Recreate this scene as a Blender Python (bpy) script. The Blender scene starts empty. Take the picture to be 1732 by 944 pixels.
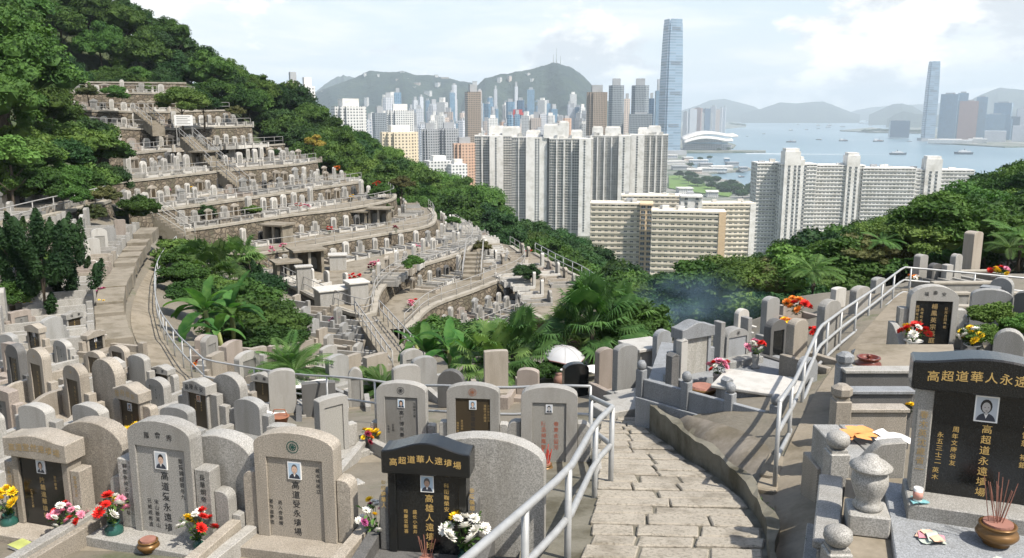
HAZE = .000105
ALL_CHARS = '一三世丞之九二五井亡人任佳倚元兄先入公兵冬前千博厚友受合吉周喜國地址垂城堂場墓墳士壽夏大夾奉妣妻威子存孫宅安宋宗寧小居山帝年府庭康建御德念思恕恩息愛慈慶成戴敏敬文新旋日明春曾會木本李松林某棹楊榮樂橋歲殿母氏民永沈泰浩澤炯然爱父爺玉王瑜留當百盛省石祀祥福秀科立紅紫累經綿緯绮羅耀考聊聲花芳英華萬葬蓉蔭蕩衔裕裝親谓谷象賢超迦逝造遑道遠遺金銀錫長长開陰陳陵陸隆雄雛雯雷靈鞠高鳳黎'
import bpy, bmesh, math, random
import numpy as np
from mathutils import Vector, Matrix
S = bpy.context.scene
COL = S.collection
random.seed(11)
RNG = np.random.default_rng(5)
PI = math.pi
R = math.radians
FPX, CX, CY, PITCH = 1443.0, 866.0, 472.0, R(11.2)
cp, sp = math.cos(PITCH), math.sin(PITCH)

# ---------- survey: photograph pixel (1732 x 944) <-> world ray; the eye is at the origin, +Y is ahead, metres
def ray(px, py):
    u = (px - CX) / FPX; v = (CY - py) / FPX
    return Vector((u, cp + v * sp, v * cp - sp))
def atY(px, py, Y):
    r = ray(px, py); return r * (Y / r.y)
def atz(px, py, z):
    r = ray(px, py); return r * (z / r.z)
def pix(p):
    d = p[1] * cp - p[2] * sp; v = (p[1] * sp + p[2] * cp) / d
    return CX + FPX * p[0] / d, CY - FPX * v, d

# ---------- mesh builder
class MB:
    def __init__(s): s.v = []; s.f = []; s.m = []
    def add(s, vs, fs, mi=0, M=None):
        o = len(s.v)
        s.v += [tuple(M @ Vector(q)) if M is not None else tuple(q) for q in vs]
        s.f += [tuple(o + i for i in f) for f in fs]
        s.m += [mi] * len(fs)
        return s
    def box(s, x0, x1, y0, y1, z0, z1, mi=0, M=None):
        return s.add([(x0,y0,z0),(x1,y0,z0),(x1,y1,z0),(x0,y1,z0),(x0,y0,z1),(x1,y0,z1),(x1,y1,z1),(x0,y1,z1)],
                     [(3,2,1,0),(4,5,6,7),(0,1,5,4),(1,2,6,5),(2,3,7,6),(3,0,4,7)], mi, M)
    def prism(s, ol, y0, y1, mi=0, M=None):      # outline in x,z (counter-clockwise seen from -y) pushed along y
        n = len(ol)
        vs = [(x, y0, z) for x, z in ol] + [(x, y1, z) for x, z in ol]
        fs = [tuple(range(n)), tuple(range(2*n-1, n-1, -1))] + [(i, i+n, (i+1) % n + n, (i+1) % n) for i in range(n)]
        return s.add(vs, fs, mi, M)
    def flat(s, ol, z0, z1, mi=0, M=None):       # outline in x,y raised along z
        n = len(ol)
        vs = [(x, y, z0) for x, y in ol] + [(x, y, z1) for x, y in ol]
        fs = [tuple(range(n-1, -1, -1)), tuple(range(n, 2*n))] + [(i, (i+1) % n, (i+1) % n + n, i+n) for i in range(n)]
        return s.add(vs, fs, mi, M)
    def tube(s, pts, r, n=6, mi=0, r1=None):
        pts = [Vector(p) for p in pts]; N = len(pts); vs = []
        for i, p in enumerate(pts):
            t = (pts[min(i+1, N-1)] - pts[max(i-1, 0)]).normalized()
            a = t.cross(Vector((0,0,1)));
            if a.length < 1e-3: a = t.cross(Vector((1,0,0)))
            a.normalize(); b = t.cross(a)
            rr = r if r1 is None else r + (r1 - r) * i / (N - 1)
            vs += [p + (a * math.cos(2*PI*k/n) + b * math.sin(2*PI*k/n)) * rr for k in range(n)]
        fs = [(i*n+k, i*n+(k+1) % n, (i+1)*n+(k+1) % n, (i+1)*n+k) for i in range(N-1) for k in range(n)]
        fs += [tuple(range(n-1, -1, -1)), tuple(range((N-1)*n, N*n))]
        return s.add(vs, fs, mi)
    def lathe(s, prof, n=14, mi=0, c=(0,0,0), M=None, sq=None):
        vs = []
        for r, z in prof:
            for k in range(n):
                a = 2*PI*(k+.5)/n
                vs.append((c[0]+r*math.cos(a), c[1]+r*math.sin(a), c[2]+z))
        N = len(prof)
        fs = [(i*n+k, i*n+(k+1) % n, (i+1)*n+(k+1) % n, (i+1)*n+k) for i in range(N-1) for k in range(n)]
        fs += [tuple(range(n-1, -1, -1)), tuple(range((N-1)*n, N*n))]
        return s.add(vs, fs, mi, M)
    def mesh(s, name, mats, smooth=False, bevel=0):
        me = bpy.data.meshes.new(name)
        me.from_pydata(s.v, [], s.f)
        for m in (mats if isinstance(mats, (list, tuple)) else [mats]): me.materials.append(m)
        if any(s.m): me.polygons.foreach_set('material_index', s.m)
        bm = bmesh.new(); bm.from_mesh(me)
        bmesh.ops.recalc_face_normals(bm, faces=bm.faces)
        if bevel:
            es = [e for e in bm.edges if len(e.link_faces) == 2 and e.calc_face_angle(0) > .5]
            bmesh.ops.bevel(bm, geom=es, offset=bevel, segments=1, affect='EDGES', clamp_overlap=True)
        bm.to_mesh(me); bm.free()
        if smooth: me.polygons.foreach_set('use_smooth', [True]*len(me.polygons))
        me.update()
        return me
    def build(s, name, mats, parent=None, smooth=False, bevel=0, loc=None, rz=0):
        return link(name, s.mesh(name, mats, smooth, bevel), parent, loc, rz)

def raw_mesh(name, V, Fq, mats, smooth=False, mi=None):          # numpy quads or tris
    me = bpy.data.meshes.new(name)
    V = np.asarray(V, np.float32); Fq = np.asarray(Fq, np.int32); k = Fq.shape[1]
    me.vertices.add(len(V)); me.vertices.foreach_set('co', V.ravel())
    me.loops.add(Fq.size); me.loops.foreach_set('vertex_index', Fq.ravel())
    me.polygons.add(len(Fq)); me.polygons.foreach_set('loop_start', np.arange(0, Fq.size, k, dtype=np.int32))
    if mi is not None: me.polygons.foreach_set('material_index', np.asarray(mi, np.int32))
    if smooth: me.polygons.foreach_set('use_smooth', np.ones(len(Fq), bool))
    for m in (mats if isinstance(mats, (list, tuple)) else [mats]): me.materials.append(m)
    me.update(calc_edges=True); me.validate()
    return me

def link(name, me, parent=None, loc=None, rz=0):
    o = bpy.data.objects.new(name, me); COL.objects.link(o)
    if parent is not None: o.parent = parent
    if loc is not None: o.location = loc
    if rz: o.rotation_euler = (0, 0, rz)
    return o
def tag(o, label=None, cat=None, group=None, kind=None):
    for k, v in (('label', label), ('category', cat), ('group', group), ('kind', kind)):
        if v: o[k] = v
    return o
def thing(name, label, cat, loc=(0,0,0), rz=0, group=None):
    o = bpy.data.objects.new(name, None); COL.objects.link(o)
    o.location = loc; o.rotation_euler = (0, 0, rz); o.empty_display_size = .2
    return tag(o, label, cat, group)
def structure(o): o['kind'] = 'structure'; return o
KIDS = {}
def kids(o): return o.children
def dup(root, loc, rz=0, label=None, group=None, scale=None, cat=None):
    r = root.copy(); COL.objects.link(r); r.location = loc; r.rotation_euler = (0, 0, rz)
    if scale is not None: r.scale = scale if hasattr(scale, '__len__') else (scale,)*3
    if label: r['label'] = label
    if group: r['group'] = group
    if cat: r['category'] = cat
    for ch in TREE.get(root.name, []):
        c = ch.copy(); COL.objects.link(c); c.parent = r
        for g in TREE.get(ch.name, []):
            d = g.copy(); COL.objects.link(d); d.parent = c
    return r
TREE = {}
def freeze(root):                       # remember a prototype's children once, so copying stays fast
    TREE[root.name] = [c for c in root.children]
    for c in root.children: TREE[c.name] = [g for g in c.children]
    return root

# ---------- materials
class NT:
    def __init__(s, name):
        s.m = bpy.data.materials.new(name); s.m.use_nodes = True; s.t = s.m.node_tree
        s.b = s.t.nodes['Principled BSDF']; s.out = s.t.nodes['Material Output']
    def n(s, typ, ins=None, **kw):
        x = s.t.nodes.new(typ)
        for k, v in kw.items(): setattr(x, k, v)
        for k, v in (ins or {}).items():
            if isinstance(v, bpy.types.NodeSocket): s.t.links.new(v, x.inputs[k])
            else: x.inputs[k].default_value = v
        return x
    def set(s, **kw):
        for k, v in kw.items():
            i = s.b.inputs[k.replace('_', ' ')]
            if isinstance(v, bpy.types.NodeSocket): s.t.links.new(v, i)
            else: i.default_value = v
    def math(s, op, a, b=0.0, c=None):
        ins = {0: a, 1: b}
        if c is not None: ins[2] = c
        return s.n('ShaderNodeMath', ins, operation=op).outputs[0]
    def mix(s, f, a, b, blend='MIX'):
        x = s.n('ShaderNodeMix', data_type='RGBA', blend_type=blend)
        for k, v in ((0, f), (6, a), (7, b)):
            if isinstance(v, bpy.types.NodeSocket): s.t.links.new(v, x.inputs[k])
            else: x.inputs[k].default_value = v
        return x.outputs[2]
    def ramp(s, f, stops):
        x = s.n('ShaderNodeValToRGB', {0: f}); e = x.color_ramp.elements
        while len(e) < len(stops): e.new(.5)
        for q, (p, c) in zip(e, stops): q.position = p; q.color = c
        return x.outputs[0]
    def noise(s, vec, scale, detail=3, rough=.55):
        return s.n('ShaderNodeTexNoise', {'Vector': vec, 'Scale': scale, 'Detail': detail, 'Roughness': rough}).outputs[0]
    def bump(s, h, strength=.3, dist=.02):
        x = s.n('ShaderNodeBump', {'Height': h, 'Strength': strength, 'Distance': dist}); s.set(Normal=x.outputs[0])
    def obj(s): return s.n('ShaderNodeTexCoord').outputs['Object']
    def pos(s): return s.n('ShaderNodeNewGeometry').outputs['Position']
    def rnd(s): return s.n('ShaderNodeObjectInfo').outputs['Random']
def C4(r, g=None, b=None):
    return (r, r, r, 1) if g is None else (r, g, b, 1)
def mul(c, k): return (c[0]*k, c[1]*k, c[2]*k, 1)

def granite(name, c, var=.16, speck=85, rough=.6, stain=.5, contrast=.5, spec=.3):
    t = NT(name); v = t.obj(); P = t.pos()
    big = t.noise(P, 1.1, 4, .6); mid = t.noise(P, 6, 3)
    col = t.mix(t.ramp(t.noise(v, speck, 2, .7), [(.38, C4(0)), (.62, C4(1))]), mul(c, 1-contrast), mul(c, 1+contrast*.55))
    # weathering: damp grey-brown blotches and streaks
    sx = t.n('ShaderNodeMapping', {'Vector': P, 'Scale': (4.5, 4.5, .8)}).outputs[0]
    st = t.math('MULTIPLY', t.ramp(t.noise(sx, 1.0, 4, .65), [(.46, C4(0)), (.70, C4(1))]), stain*.95)
    col = t.mix(st, col, mul((c[0]*.42, c[1]*.39, c[2]*.33), 1))
    col = t.mix(t.ramp(big, [(.3, C4(.5)), (.75, C4(0))]), col, mul(c, .8))
    k = t.math('MULTIPLY_ADD', t.rnd(), var*2, 1-var)
    kk = t.n('ShaderNodeCombineColor', {0: k, 1: k, 2: k}).outputs[0]
    col = t.mix(1.0, col, kk, 'MULTIPLY')
    t.set(Base_Color=col, Roughness=rough); t.b.inputs['Specular IOR Level'].default_value = spec
    t.bump(t.noise(v, speck*.8, 2), .25, .004)
    return t.m
def plain(name, c, rough=.6, metal=0., var=0., spec=.4):
    t = NT(name)
    if var:
        k = t.math('MULTIPLY_ADD', t.noise(t.obj(), 9, 3), var*2, 1-var)
        kk = t.n('ShaderNodeCombineColor', {0: k, 1: k, 2: k}).outputs[0]
        t.set(Base_Color=t.mix(1., C4(*c), kk, 'MULTIPLY'))
    else: t.set(Base_Color=C4(*c))
    t.set(Roughness=rough, Metallic=metal); t.b.inputs['Specular IOR Level'].default_value = spec
    return t.m
def foliage(name, c0, c1, scale=.6, trans=.25, var=.35, yellow=.15):
    t = NT(name); P = t.pos()
    col = t.mix(t.ramp(t.noise(P, scale, 3), [(.35, C4(0)), (.68, C4(1))]), C4(*c0), C4(*c1))
    r = t.rnd()
    k = t.math('MULTIPLY_ADD', r, var*2, 1-var)
    kk = t.n('ShaderNodeCombineColor', {0: t.math('MULTIPLY', k, t.math('MULTIPLY_ADD', t.math('FRACT', t.math('MULTIPLY', r, 7.3)), yellow*2, 1-yellow)), 1: k, 2: k}).outputs[0]
    col = t.mix(1., col, kk, 'MULTIPLY')
    t.set(Base_Color=col, Roughness=.65); t.b.inputs['Specular IOR Level'].default_value = .15
    tr = t.n('ShaderNodeBsdfTranslucent', {'Color': t.mix(1., col, (1.05, 1.2, .6, 1), 'MULTIPLY')})
    mx = t.n('ShaderNodeMixShader', {0: trans, 1: t.b.outputs[0], 2: tr.outputs[0]})
    t.t.links.new(mx.outputs[0], t.out.inputs['Surface'])
    return t.m
def rubble(name, c, scale=2.2):
    t = NT(name); P = t.pos()
    w = t.n('ShaderNodeMapping', {'Vector': t.mix(.12, P, t.n('ShaderNodeTexNoise', {'Vector': P, 'Scale': 1.5}).outputs[1]), 'Scale': (1, 1, 1.5)}).outputs[0]
    vo = t.n('ShaderNodeTexVoronoi', {'Vector': w, 'Scale': scale}); ed = t.n('ShaderNodeTexVoronoi', {'Vector': w, 'Scale': scale}, feature='DISTANCE_TO_EDGE')
    cell = t.n('ShaderNodeSeparateColor', {0: vo.outputs['Color']}).outputs[0]
    col = t.mix(cell, mul(c, .55), mul(c, 1.25))
    col = t.mix(t.ramp(t.noise(P, 9, 3), [(.35, C4(.5)), (.6, C4(0))]), col, mul((c[0]*.5, c[1]*.47, c[2]*.4), 1))
    sx = t.n('ShaderNodeMapping', {'Vector': P, 'Scale': (.9, .9, .18)}).outputs[0]
    col = t.mix(t.ramp(t.noise(sx, 1., 4, .6), [(.5, C4(0)), (.75, C4(.75))]), col, C4(.045, .05, .03))
    e = t.ramp(ed.outputs['Distance'], [(.02, C4(0)), (.1, C4(1))])
    col = t.mix(e, mul(c, .38), col)
    t.set(Base_Color=col, Roughness=.85); t.b.inputs['Specular IOR Level'].default_value = .15
    t.bump(e, .8, .05)
    return t.m
def concrete(name, c, stain=.6, sc=1.):
    t = NT(name); P = t.pos()
    col = t.mix(t.noise(P, 14*sc, 4), mul(c, .82), mul(c, 1.15))
    col = t.mix(t.math('MULTIPLY', t.ramp(t.noise(P, 1.3*sc, 5, .65), [(.45, C4(0)), (.66, C4(1))]), stain), col, C4(c[0]*.38, c[1]*.36, c[2]*.28))
    col = t.mix(t.ramp(t.noise(P, 3.1*sc, 5, .7), [(.62, C4(0)), (.7, C4(.45))]), col, mul(c, 1.4))
    t.set(Base_Color=col, Roughness=.85); t.b.inputs['Specular IOR Level'].default_value = .2
    t.bump(t.noise(P, 22*sc, 4), .4, .01)
    return t.m

M = {}
M['granite'] = granite('pale granite', (.325, .314, .288))
M['granite_warm'] = granite('warm tan granite', (.305, .272, .225), stain=.55)
M['granite_grey'] = granite('grey granite', (.27, .268, .255))
M['granite_blue'] = granite('blue grey granite', (.245, .255, .262), stain=.45)
M['granite_dark'] = granite('dark grey granite', (.115, .113, .108), stain=.4)
M['granite_white'] = granite('white washed stone', (.46, .445, .41), stain=.5, contrast=.2)
M['pink'] = granite('brownish granite', (.285, .245, .21), stain=.5)
M['black'] = granite('polished black granite', (.012, .013, .013), rough=.09, stain=.0, contrast=.4, var=.1, spec=.5)
M['brown'] = granite('dark bronze stone panel', (.055, .042, .026), rough=.28, stain=.3, contrast=.3)
M['panel'] = granite('carved grey panel', (.20, .195, .18), stain=.6)
M['panel_light'] = granite('pale carved panel', (.31, .30, .27), stain=.6)
M['gold'] = plain('gold lettering', (.50, .34, .12), .45, .2)
M['gold_dull'] = plain('worn gold lettering', (.30, .21, .09), .6)
M['ink'] = plain('black carved lettering', (.02, .02, .02), .7)
M['red_ink'] = plain('faded red lettering', (.30, .10, .06), .7)
M['steel'] = plain('galvanised steel pipe', (.33, .335, .33), .5, .3, .22)
M['steel_old'] = plain('weathered grey painted pipe', (.27, .262, .245), .6, .1, .15)
M['rust'] = plain('rusty brown pipe', (.20, .13, .08), .75, .1, .3)
M['concrete'] = concrete('stained path concrete', (.22, .19, .145))
M['concrete_lt'] = concrete('terrace concrete', (.21, .185, .145), .6)
M['coping'] = concrete('pale coping concrete', (.30, .275, .23), .45)
M['rubble'] = rubble('rubble stone masonry', (.135, .113, .085))
M['rubble_fine'] = rubble('fine rubble masonry', (.20, .175, .145), 3.4)
M['mossy'] = concrete('mossy dark concrete', (.15, .14, .11), .85)
M['earth'] = concrete('bare earth', (.20, .16, .11), .6, .6)
M['leaf'] = foliage('broadleaf foliage', (.026, .060, .014), (.076, .138, .030))
M['leaf_dark'] = foliage('dark evergreen foliage', (.016, .044, .014), (.044, .09, .028))
M['leaf_light'] = foliage('fresh green foliage', (.045, .095, .02), (.11, .185, .042))
M['leaf_olive'] = foliage('olive foliage', (.05, .06, .02), (.10, .105, .04))
M['juniper'] = foliage('juniper foliage', (.012, .032, .012), (.028, .06, .018))
M['palm'] = foliage('palm fronds', (.04, .095, .024), (.12, .20, .06), 2., .35)
M['banana'] = foliage('banana leaves', (.035, .11, .025), (.10, .20, .05), 3., .45)
M['yellow_leaf'] = foliage('yellowish foliage', (.16, .15, .03), (.32, .24, .05))
M['bark'] = concrete('bark', (.075, .06, .045), .5, 2)
M['terracotta'] = plain('terracotta', (.25, .10, .05), .6, 0, .2)
M['porcelain'] = plain('white porcelain', (.62, .61, .58), .25)
M['green_glaze'] = plain('green glazed ceramic', (.02, .075, .06), .2, 0, .2)
M['bronze'] = plain('bronze incense pot', (.16, .085, .028), .33, .35, .35)
M['ash'] = plain('ash and burnt joss', (.25, .12, .09), .95, 0, .4)
M['white'] = plain('white paint', (.78, .77, .74), .5)
M['paper'] = plain('white paper', (.72, .70, .66), .7)

# ---------- lettering: every character is drawn once with Blender's own font and kept as a flat unit glyph
GL = {}
def make_glyphs(chars):
    obs = []
    for ch in chars:
        c = bpy.data.curves.new('glyph', 'FONT'); c.body = ch; c.size = 1; c.offset = .008; c.resolution_u = 3
        o = bpy.data.objects.new('glyph', c); COL.objects.link(o); obs.append((ch, o, c))
    bpy.context.view_layer.update(); dg = bpy.context.evaluated_depsgraph_get()
    for ch, o, c in obs:
        me = bpy.data.meshes.new_from_object(o.evaluated_get(dg))
        V = np.array([v.co[:2] for v in me.vertices]) if len(me.vertices) else np.zeros((0, 2)); F_ = [tuple(p.vertices) for p in me.polygons]
        if len(V):
            V = V - (V.max(0)+V.min(0))/2; V = V/max((V.max(0)-V.min(0)).max(), .55)
        GL[ch] = (V, F_); bpy.data.meshes.remove(me)
    for ch, o, c in obs: bpy.data.objects.remove(o); bpy.data.curves.remove(c)
make_glyphs(ALL_CHARS)
def glyph(ch): return GL.get(ch, (np.zeros((0, 2)), []))
# ---------- camera, sky, sun
cam = bpy.data.cameras.new('camera'); camo = bpy.data.objects.new('camera', cam); COL.objects.link(camo)
cam.sensor_width = 36; cam.lens = 36*FPX/1732; cam.clip_start = .1; cam.clip_end = 90000
camo.rotation_euler = (PI/2 - PITCH, 0, 0); S.camera = camo
SUN_EL, SUN_AZ = 55, 128          # azimuth clockwise from +Y: the sun stands to the right, a little behind the viewer
sd = Vector((math.sin(R(SUN_AZ))*math.cos(R(SUN_EL)), math.cos(R(SUN_AZ))*math.cos(R(SUN_EL)), math.sin(R(SUN_EL))))
sun = bpy.data.lights.new('sun', 'SUN'); sun.energy = 4.1; sun.angle = R(.5); sun.color = (1, .94, .85)
suno = bpy.data.objects.new('sun', sun); COL.objects.link(suno); suno.rotation_euler = sd.to_track_quat('Z', 'Y').to_euler()
wd = bpy.data.worlds.new('World'); S.world = wd; wd.use_nodes = True
wt = wd.node_tree; wn = wt.nodes; wl = wt.links
bg = wn['Background']; bg.inputs['Strength'].default_value = .112
sky = wn.new('ShaderNodeTexSky'); sky.sky_type = 'NISHITA'; sky.sun_disc = False
sky.sun_elevation = R(SUN_EL); sky.sun_rotation = R(SUN_AZ); sky.air_density = 1.2; sky.dust_density = 2.2; sky.ozone_density = 1.2; sky.altitude = 150
def wnode(typ, ins=None, **kw):
    x = wn.new(typ)
    for k, v in kw.items(): setattr(x, k, v)
    for k, v in (ins or {}).items():
        if isinstance(v, bpy.types.NodeSocket): wl.new(v, x.inputs[k])
        else: x.inputs[k].default_value = v
    return x
def wmath(op, a, b=0.): return wnode('ShaderNodeMath', {0: a, 1: b}, operation=op).outputs[0]
def wramp(f, a, b, hi=1.):
    x = wnode('ShaderNodeMapRange', {0: f, 1: a, 2: b, 3: 0., 4: hi}, interpolation_type='SMOOTHSTEP'); return x.outputs[0]
gd = wn.new('ShaderNodeTexCoord').outputs['Generated']
sx = wnode('ShaderNodeSeparateXYZ', {0: gd})
zz = wmath('MAXIMUM', sx.outputs[2], 0.)
den = wmath('ADD', zz, .10)
pl = wnode('ShaderNodeCombineXYZ', {0: wmath('DIVIDE', sx.outputs[0], den), 1: wmath('DIVIDE', sx.outputs[1], den), 2: 0.}).outputs[0]
n1 = wnode('ShaderNodeTexNoise', {'Vector': pl, 'Scale': .55, 'Detail': 8, 'Roughness': .58, 'Distortion': .25}).outputs[0]   # high thin sheets
mp = wnode('ShaderNodeMapping', {'Vector': gd, 'Location': (.35, .2, .11), 'Scale': (4.2, 4.2, 8.5)}).outputs[0]                  # heaped cumulus banks
n2 = wnode('ShaderNodeTexNoise', {'Vector': mp, 'Scale': 1.25, 'Detail': 9, 'Roughness': .56}).outputs[0]
n3 = wnode('ShaderNodeTexNoise', {'Vector': mp, 'Scale': 3.1, 'Detail': 7, 'Roughness': .6}).outputs[0]
lowb = wramp(zz, .30, .0, 1.)
overhead = wramp(zz, .55, .25, .92)
sheet = wmath('MULTIPLY', wramp(n1, .43, .62, .8), wmath('ADD', overhead, .08))
heap = wramp(wmath('ADD', n2, wmath('MULTIPLY', lowb, .03)), .505, .56, 1.)
veil = wmath('MULTIPLY', lowb, .66)
CLOUD_W, CLOUD_S = (6.4, 6.4, 6.3, 1), (3.9, 4.15, 4.4, 1)
shade = wnode('ShaderNodeMix', {0: wramp(n3, .38, .58), 6: CLOUD_S, 7: CLOUD_W}, data_type='RGBA').outputs[2]
def wmix(f, a, b): return wnode('ShaderNodeMix', {0: f, 6: a, 7: b}, data_type='RGBA').outputs[2]
pale = wmix(wramp(zz, .50, .12, .75), sky.outputs[0], (3.1, 4.1, 4.8, 1))
c1 = wmix(veil, pale, (4.9, 5.15, 5.3, 1))
c2 = wmix(sheet, c1, (5.4, 5.5, 5.6, 1))
c3 = wmix(wmath('MULTIPLY', heap, wmath('ADD', overhead, .08)), c2, shade)
wl.new(c3, bg.inputs['Color'])
S.view_settings.view_transform = 'Standard'; S.view_settings.look = 'None'; S.view_settings.exposure = .86; S.view_settings.gamma = 1
S.render.engine = 'CYCLES'
cy = S.cycles
cy.use_denoising = True
try: cy.denoiser = 'OPENIMAGEDENOISE'
except Exception: pass
cy.max_bounces = 6; cy.diffuse_bounces = 3; cy.glossy_bounces = 3; cy.transmission_bounces = 3; cy.volume_bounces = 0; cy.transparent_max_bounces = 6
cy.caustics_reflective = cy.caustics_refractive = False
cy.sample_clamp_indirect = 6
cy.use_adaptive_sampling = True; cy.adaptive_threshold = .02

# ---------- the ground: control points (px, py, distance) or world points, blended into one sheet
SEA = -150.
ctl = []
def cpt(px, py, Y, dz=0.): v = atY(px, py, Y); ctl.append((v.x, v.y, v.z + dz))
def cw(x, y, z): ctl.append((x, y, z))
# left field of graves
for x in (-13, -7, -2.2):
    for y, z in ((-12, -1.5), (0, -2.9), (5, -3.95), (8.2, -4.55), (12.5, -5.45), (17, -6.4), (24, -7.6)): cw(x, y, z + (-.25 if x == -2.2 and y > 10 else 0))
# stairs and their surroundings
for y, z in ((-12, -1.5), (0, -2.9), (4, -3.7), (7.8, -4.45), (11, -5.05), (14.2, -5.6)): cw(1.2 + .05*y, y, z)
ER0 = [(944, 1290), (890, 1284), (840, 1250), (800, 1203), (770, 1152), (748, 1125), (725, 1092)]
for py, px in ER0:
    r_ = ray(px, py); Y_ = (-4.42 + .178*7.8)/(r_.z/r_.y + .178); x_ = r_.x/r_.y*Y_; zs_ = -4.42 - .178*(Y_-7.8)
    k_ = max(0., (Y_-7.8)/6.5)
    cw(x_-.25, Y_, zs_-.14); cw(x_+.1, Y_, zs_-.12); cw(x_+.38, Y_+.1, zs_ + .02 + .36*k_)
    cw(x_-1.5, Y_, zs_-.14)
cw(1.5, 18, -6.6); cw(2.0, 24, -8.2)
# right side
for x, y, z in ((4, -12, -1.2), (4, 0, -2.7), (4.2, 5, -3.3), (4.4, 8, -3.95), (4.6, 11, -4.45), (6, 16, -4.8), (8, 21, -5.15), (12, 26, -5.5), (16, 32, -6.2), (14, 16, -4.8), (20, 22, -5.2), (26, 34, -6.2), (14, 6, -4.0), (25, 8, -3.8), (5.5, 6.5, -4.15), (6.5, 10, -4.5), (9, 8, -4.2), (9, 27, -5.9), (4.0, 16, -5.7), (5.5, 20, -6.1), (8, 27, -7.2), (12, 33, -7.8)): cw(x, y, z)
# left path and the hollow
for px, py, Y in ((285, 430, 53.6), (250, 490, 41), (235, 530, 34.6), (255, 580, 29), (290, 635, 24), (100, 560, 31), (20, 480, 42), (120, 445, 43)): cpt(px, py, Y)
for px, py, Y in ((350, 650, 24), (420, 678, 22.3), (503, 697, 20.5), (590, 705, 19), (650, 712, 17.5), (440, 640, 27), (540, 640, 28), (380, 590, 34), (420, 560, 42), (520, 560, 47.5), (600, 600, 44), (655, 625, 40.5), (640, 650, 30), (760, 655, 26), (870, 660, 23.5), (960, 655, 22), (1040, 650, 20.5)): cpt(px, py, Y)
for px, py, Y in ((620, 540, 50), (545, 545, 49), (480, 505, 56), (700, 605, 43), (780, 600, 45), (850, 605, 42), (930, 600, 40), (1000, 600, 36), (1050, 590, 34), (340, 520, 44)): cpt(px, py, Y)
for px, py, Y in ((40, 432, 45), (150, 432, 46.5), (0, 425, 43), (-80, 445, 39), (0, 490, 36), (-100, 490, 33)): cpt(px, py, Y)
# upper left bench
for px, py, Y in ((10, 385, 44), (100, 358, 50), (180, 335, 60), (-60, 402, 42), (-200, 420, 40)): cpt(px, py, Y, -1.)
cw(-60, 60, -4); cw(-75, 40, -5); cw(-90, 95, 8)
# forest ridge on the left: crown tops minus a tree's height
for px, py, Y in ((-150, -150, 150), (20, -110, 150), (200, 0, 158), (330, 75, 162), (430, 120, 168), (490, 165, 172), (540, 200, 175), (600, 232, 172), (650, 262, 168), (700, 290, 160), (800, 318, 150), (850, 345, 140), (900, 360, 132), (1000, 405, 126)):
    cpt(px, py, Y, -7.5)
    v = atY(px, py, Y); cw(v.x*1.35 + 8, Y*1.45, v.z - 34)
# terraced slope, kept beneath the terrace slabs
TZ = [(120, 158, 118), (250, 160, 118), (120, 190, 110), (270, 190, 110), (340, 215, 106), (420, 213, 112), (260, 258, 97), (450, 246, 107), (200, 308, 82), (340, 291, 92), (530, 267, 112), (280, 353, 72), (450, 331, 85), (610, 306, 101), (300, 388, 69), (480, 365, 78), (660, 335, 95), (460, 425, 68), (600, 405, 75), (735, 368, 91), (640, 520, 52), (700, 453, 64), (800, 415, 78), (780, 380, 92), (740, 513, 56), (850, 470, 69), (820, 561, 54), (900, 526, 60), (940, 460, 76), (1040, 512, 66)]
for px, py, Y in TZ: cpt(px, py, Y, -3.2)
for px, py, Y in ((480, 235, 140), (560, 262, 145), (640, 312, 128), (760, 372, 118), (850, 425, 100), (960, 470, 84), (1080, 530, 64), (100, 110, 132), (250, 118, 135), (330, 150, 130)): cpt(px, py, Y, -4.5)
# the valley
for px, Y, z in ((1100, 45, -13), (1150, 60, -18.5), (1100, 80, -22.5), (1050, 100, -27), (1200, 100, -27), (1150, 150, -36), (1250, 150, -36), (1150, 220, -50), (1050, 220, -50), (1150, 300, -64), (950, 300, -64), (1300, 300, -64), (1150, 420, -86), (850, 420, -84), (1500, 420, -84), (600, 420, -80), (300, 420, -60), (1150, 600, -105), (700, 600, -100), (1600, 600, -105), (200, 700, -90), (1150, 1000, -140), (200, 1000, -130), (2000, 1000, -140)):
    v = atY(px, 400, Y); cw(v.x, Y, z)
# the wooded spur on the right
for px, py, Y in ((1732, 262, 92), (1650, 312, 100), (1560, 345, 108), (1480, 378, 115), (1400, 405, 122), (1300, 432, 132)):
    cpt(px, py, Y, -7.); v = atY(px, py, Y); cw(v.x*1.3, Y*1.5, v.z - 32)
for px, py, Y in ((1732, 370, 62), (1600, 420, 62), (1450, 450, 62), (1330, 480, 58), (1250, 520, 45)): cpt(px, py, Y, -6.)
cw(70, 60, -2); cw(95, 100, 6); cw(50, 45, -7.5); cw(60, 20, -2.5)
ctl = np.array(ctl)
CS = np.array([1., 1.])
d0 = np.sqrt(((ctl[:, None, :2] - ctl[None, :, :2])**2).sum(-1))
n_ = len(ctl)
A_ = np.zeros((n_+3, n_+3)); A_[:n_, :n_] = -d0 - np.eye(n_)*.06; A_[:n_, n_] = 1; A_[:n_, n_+1:] = ctl[:, :2]; A_[n_:, :n_] = A_[:n_, n_:].T
W_ = np.linalg.solve(A_, np.concatenate([ctl[:, 2], np.zeros(3)]))
def Hn(P):
    P = np.asarray(P, float).reshape(-1, 2)
    d = np.sqrt(((P[:, None] - ctl[None, :, :2])**2).sum(-1))
    return -d @ W_[:n_] + W_[n_] + P @ W_[n_+1:]
def H(x, y): return float(Hn([(x, y)])[0])
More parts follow.
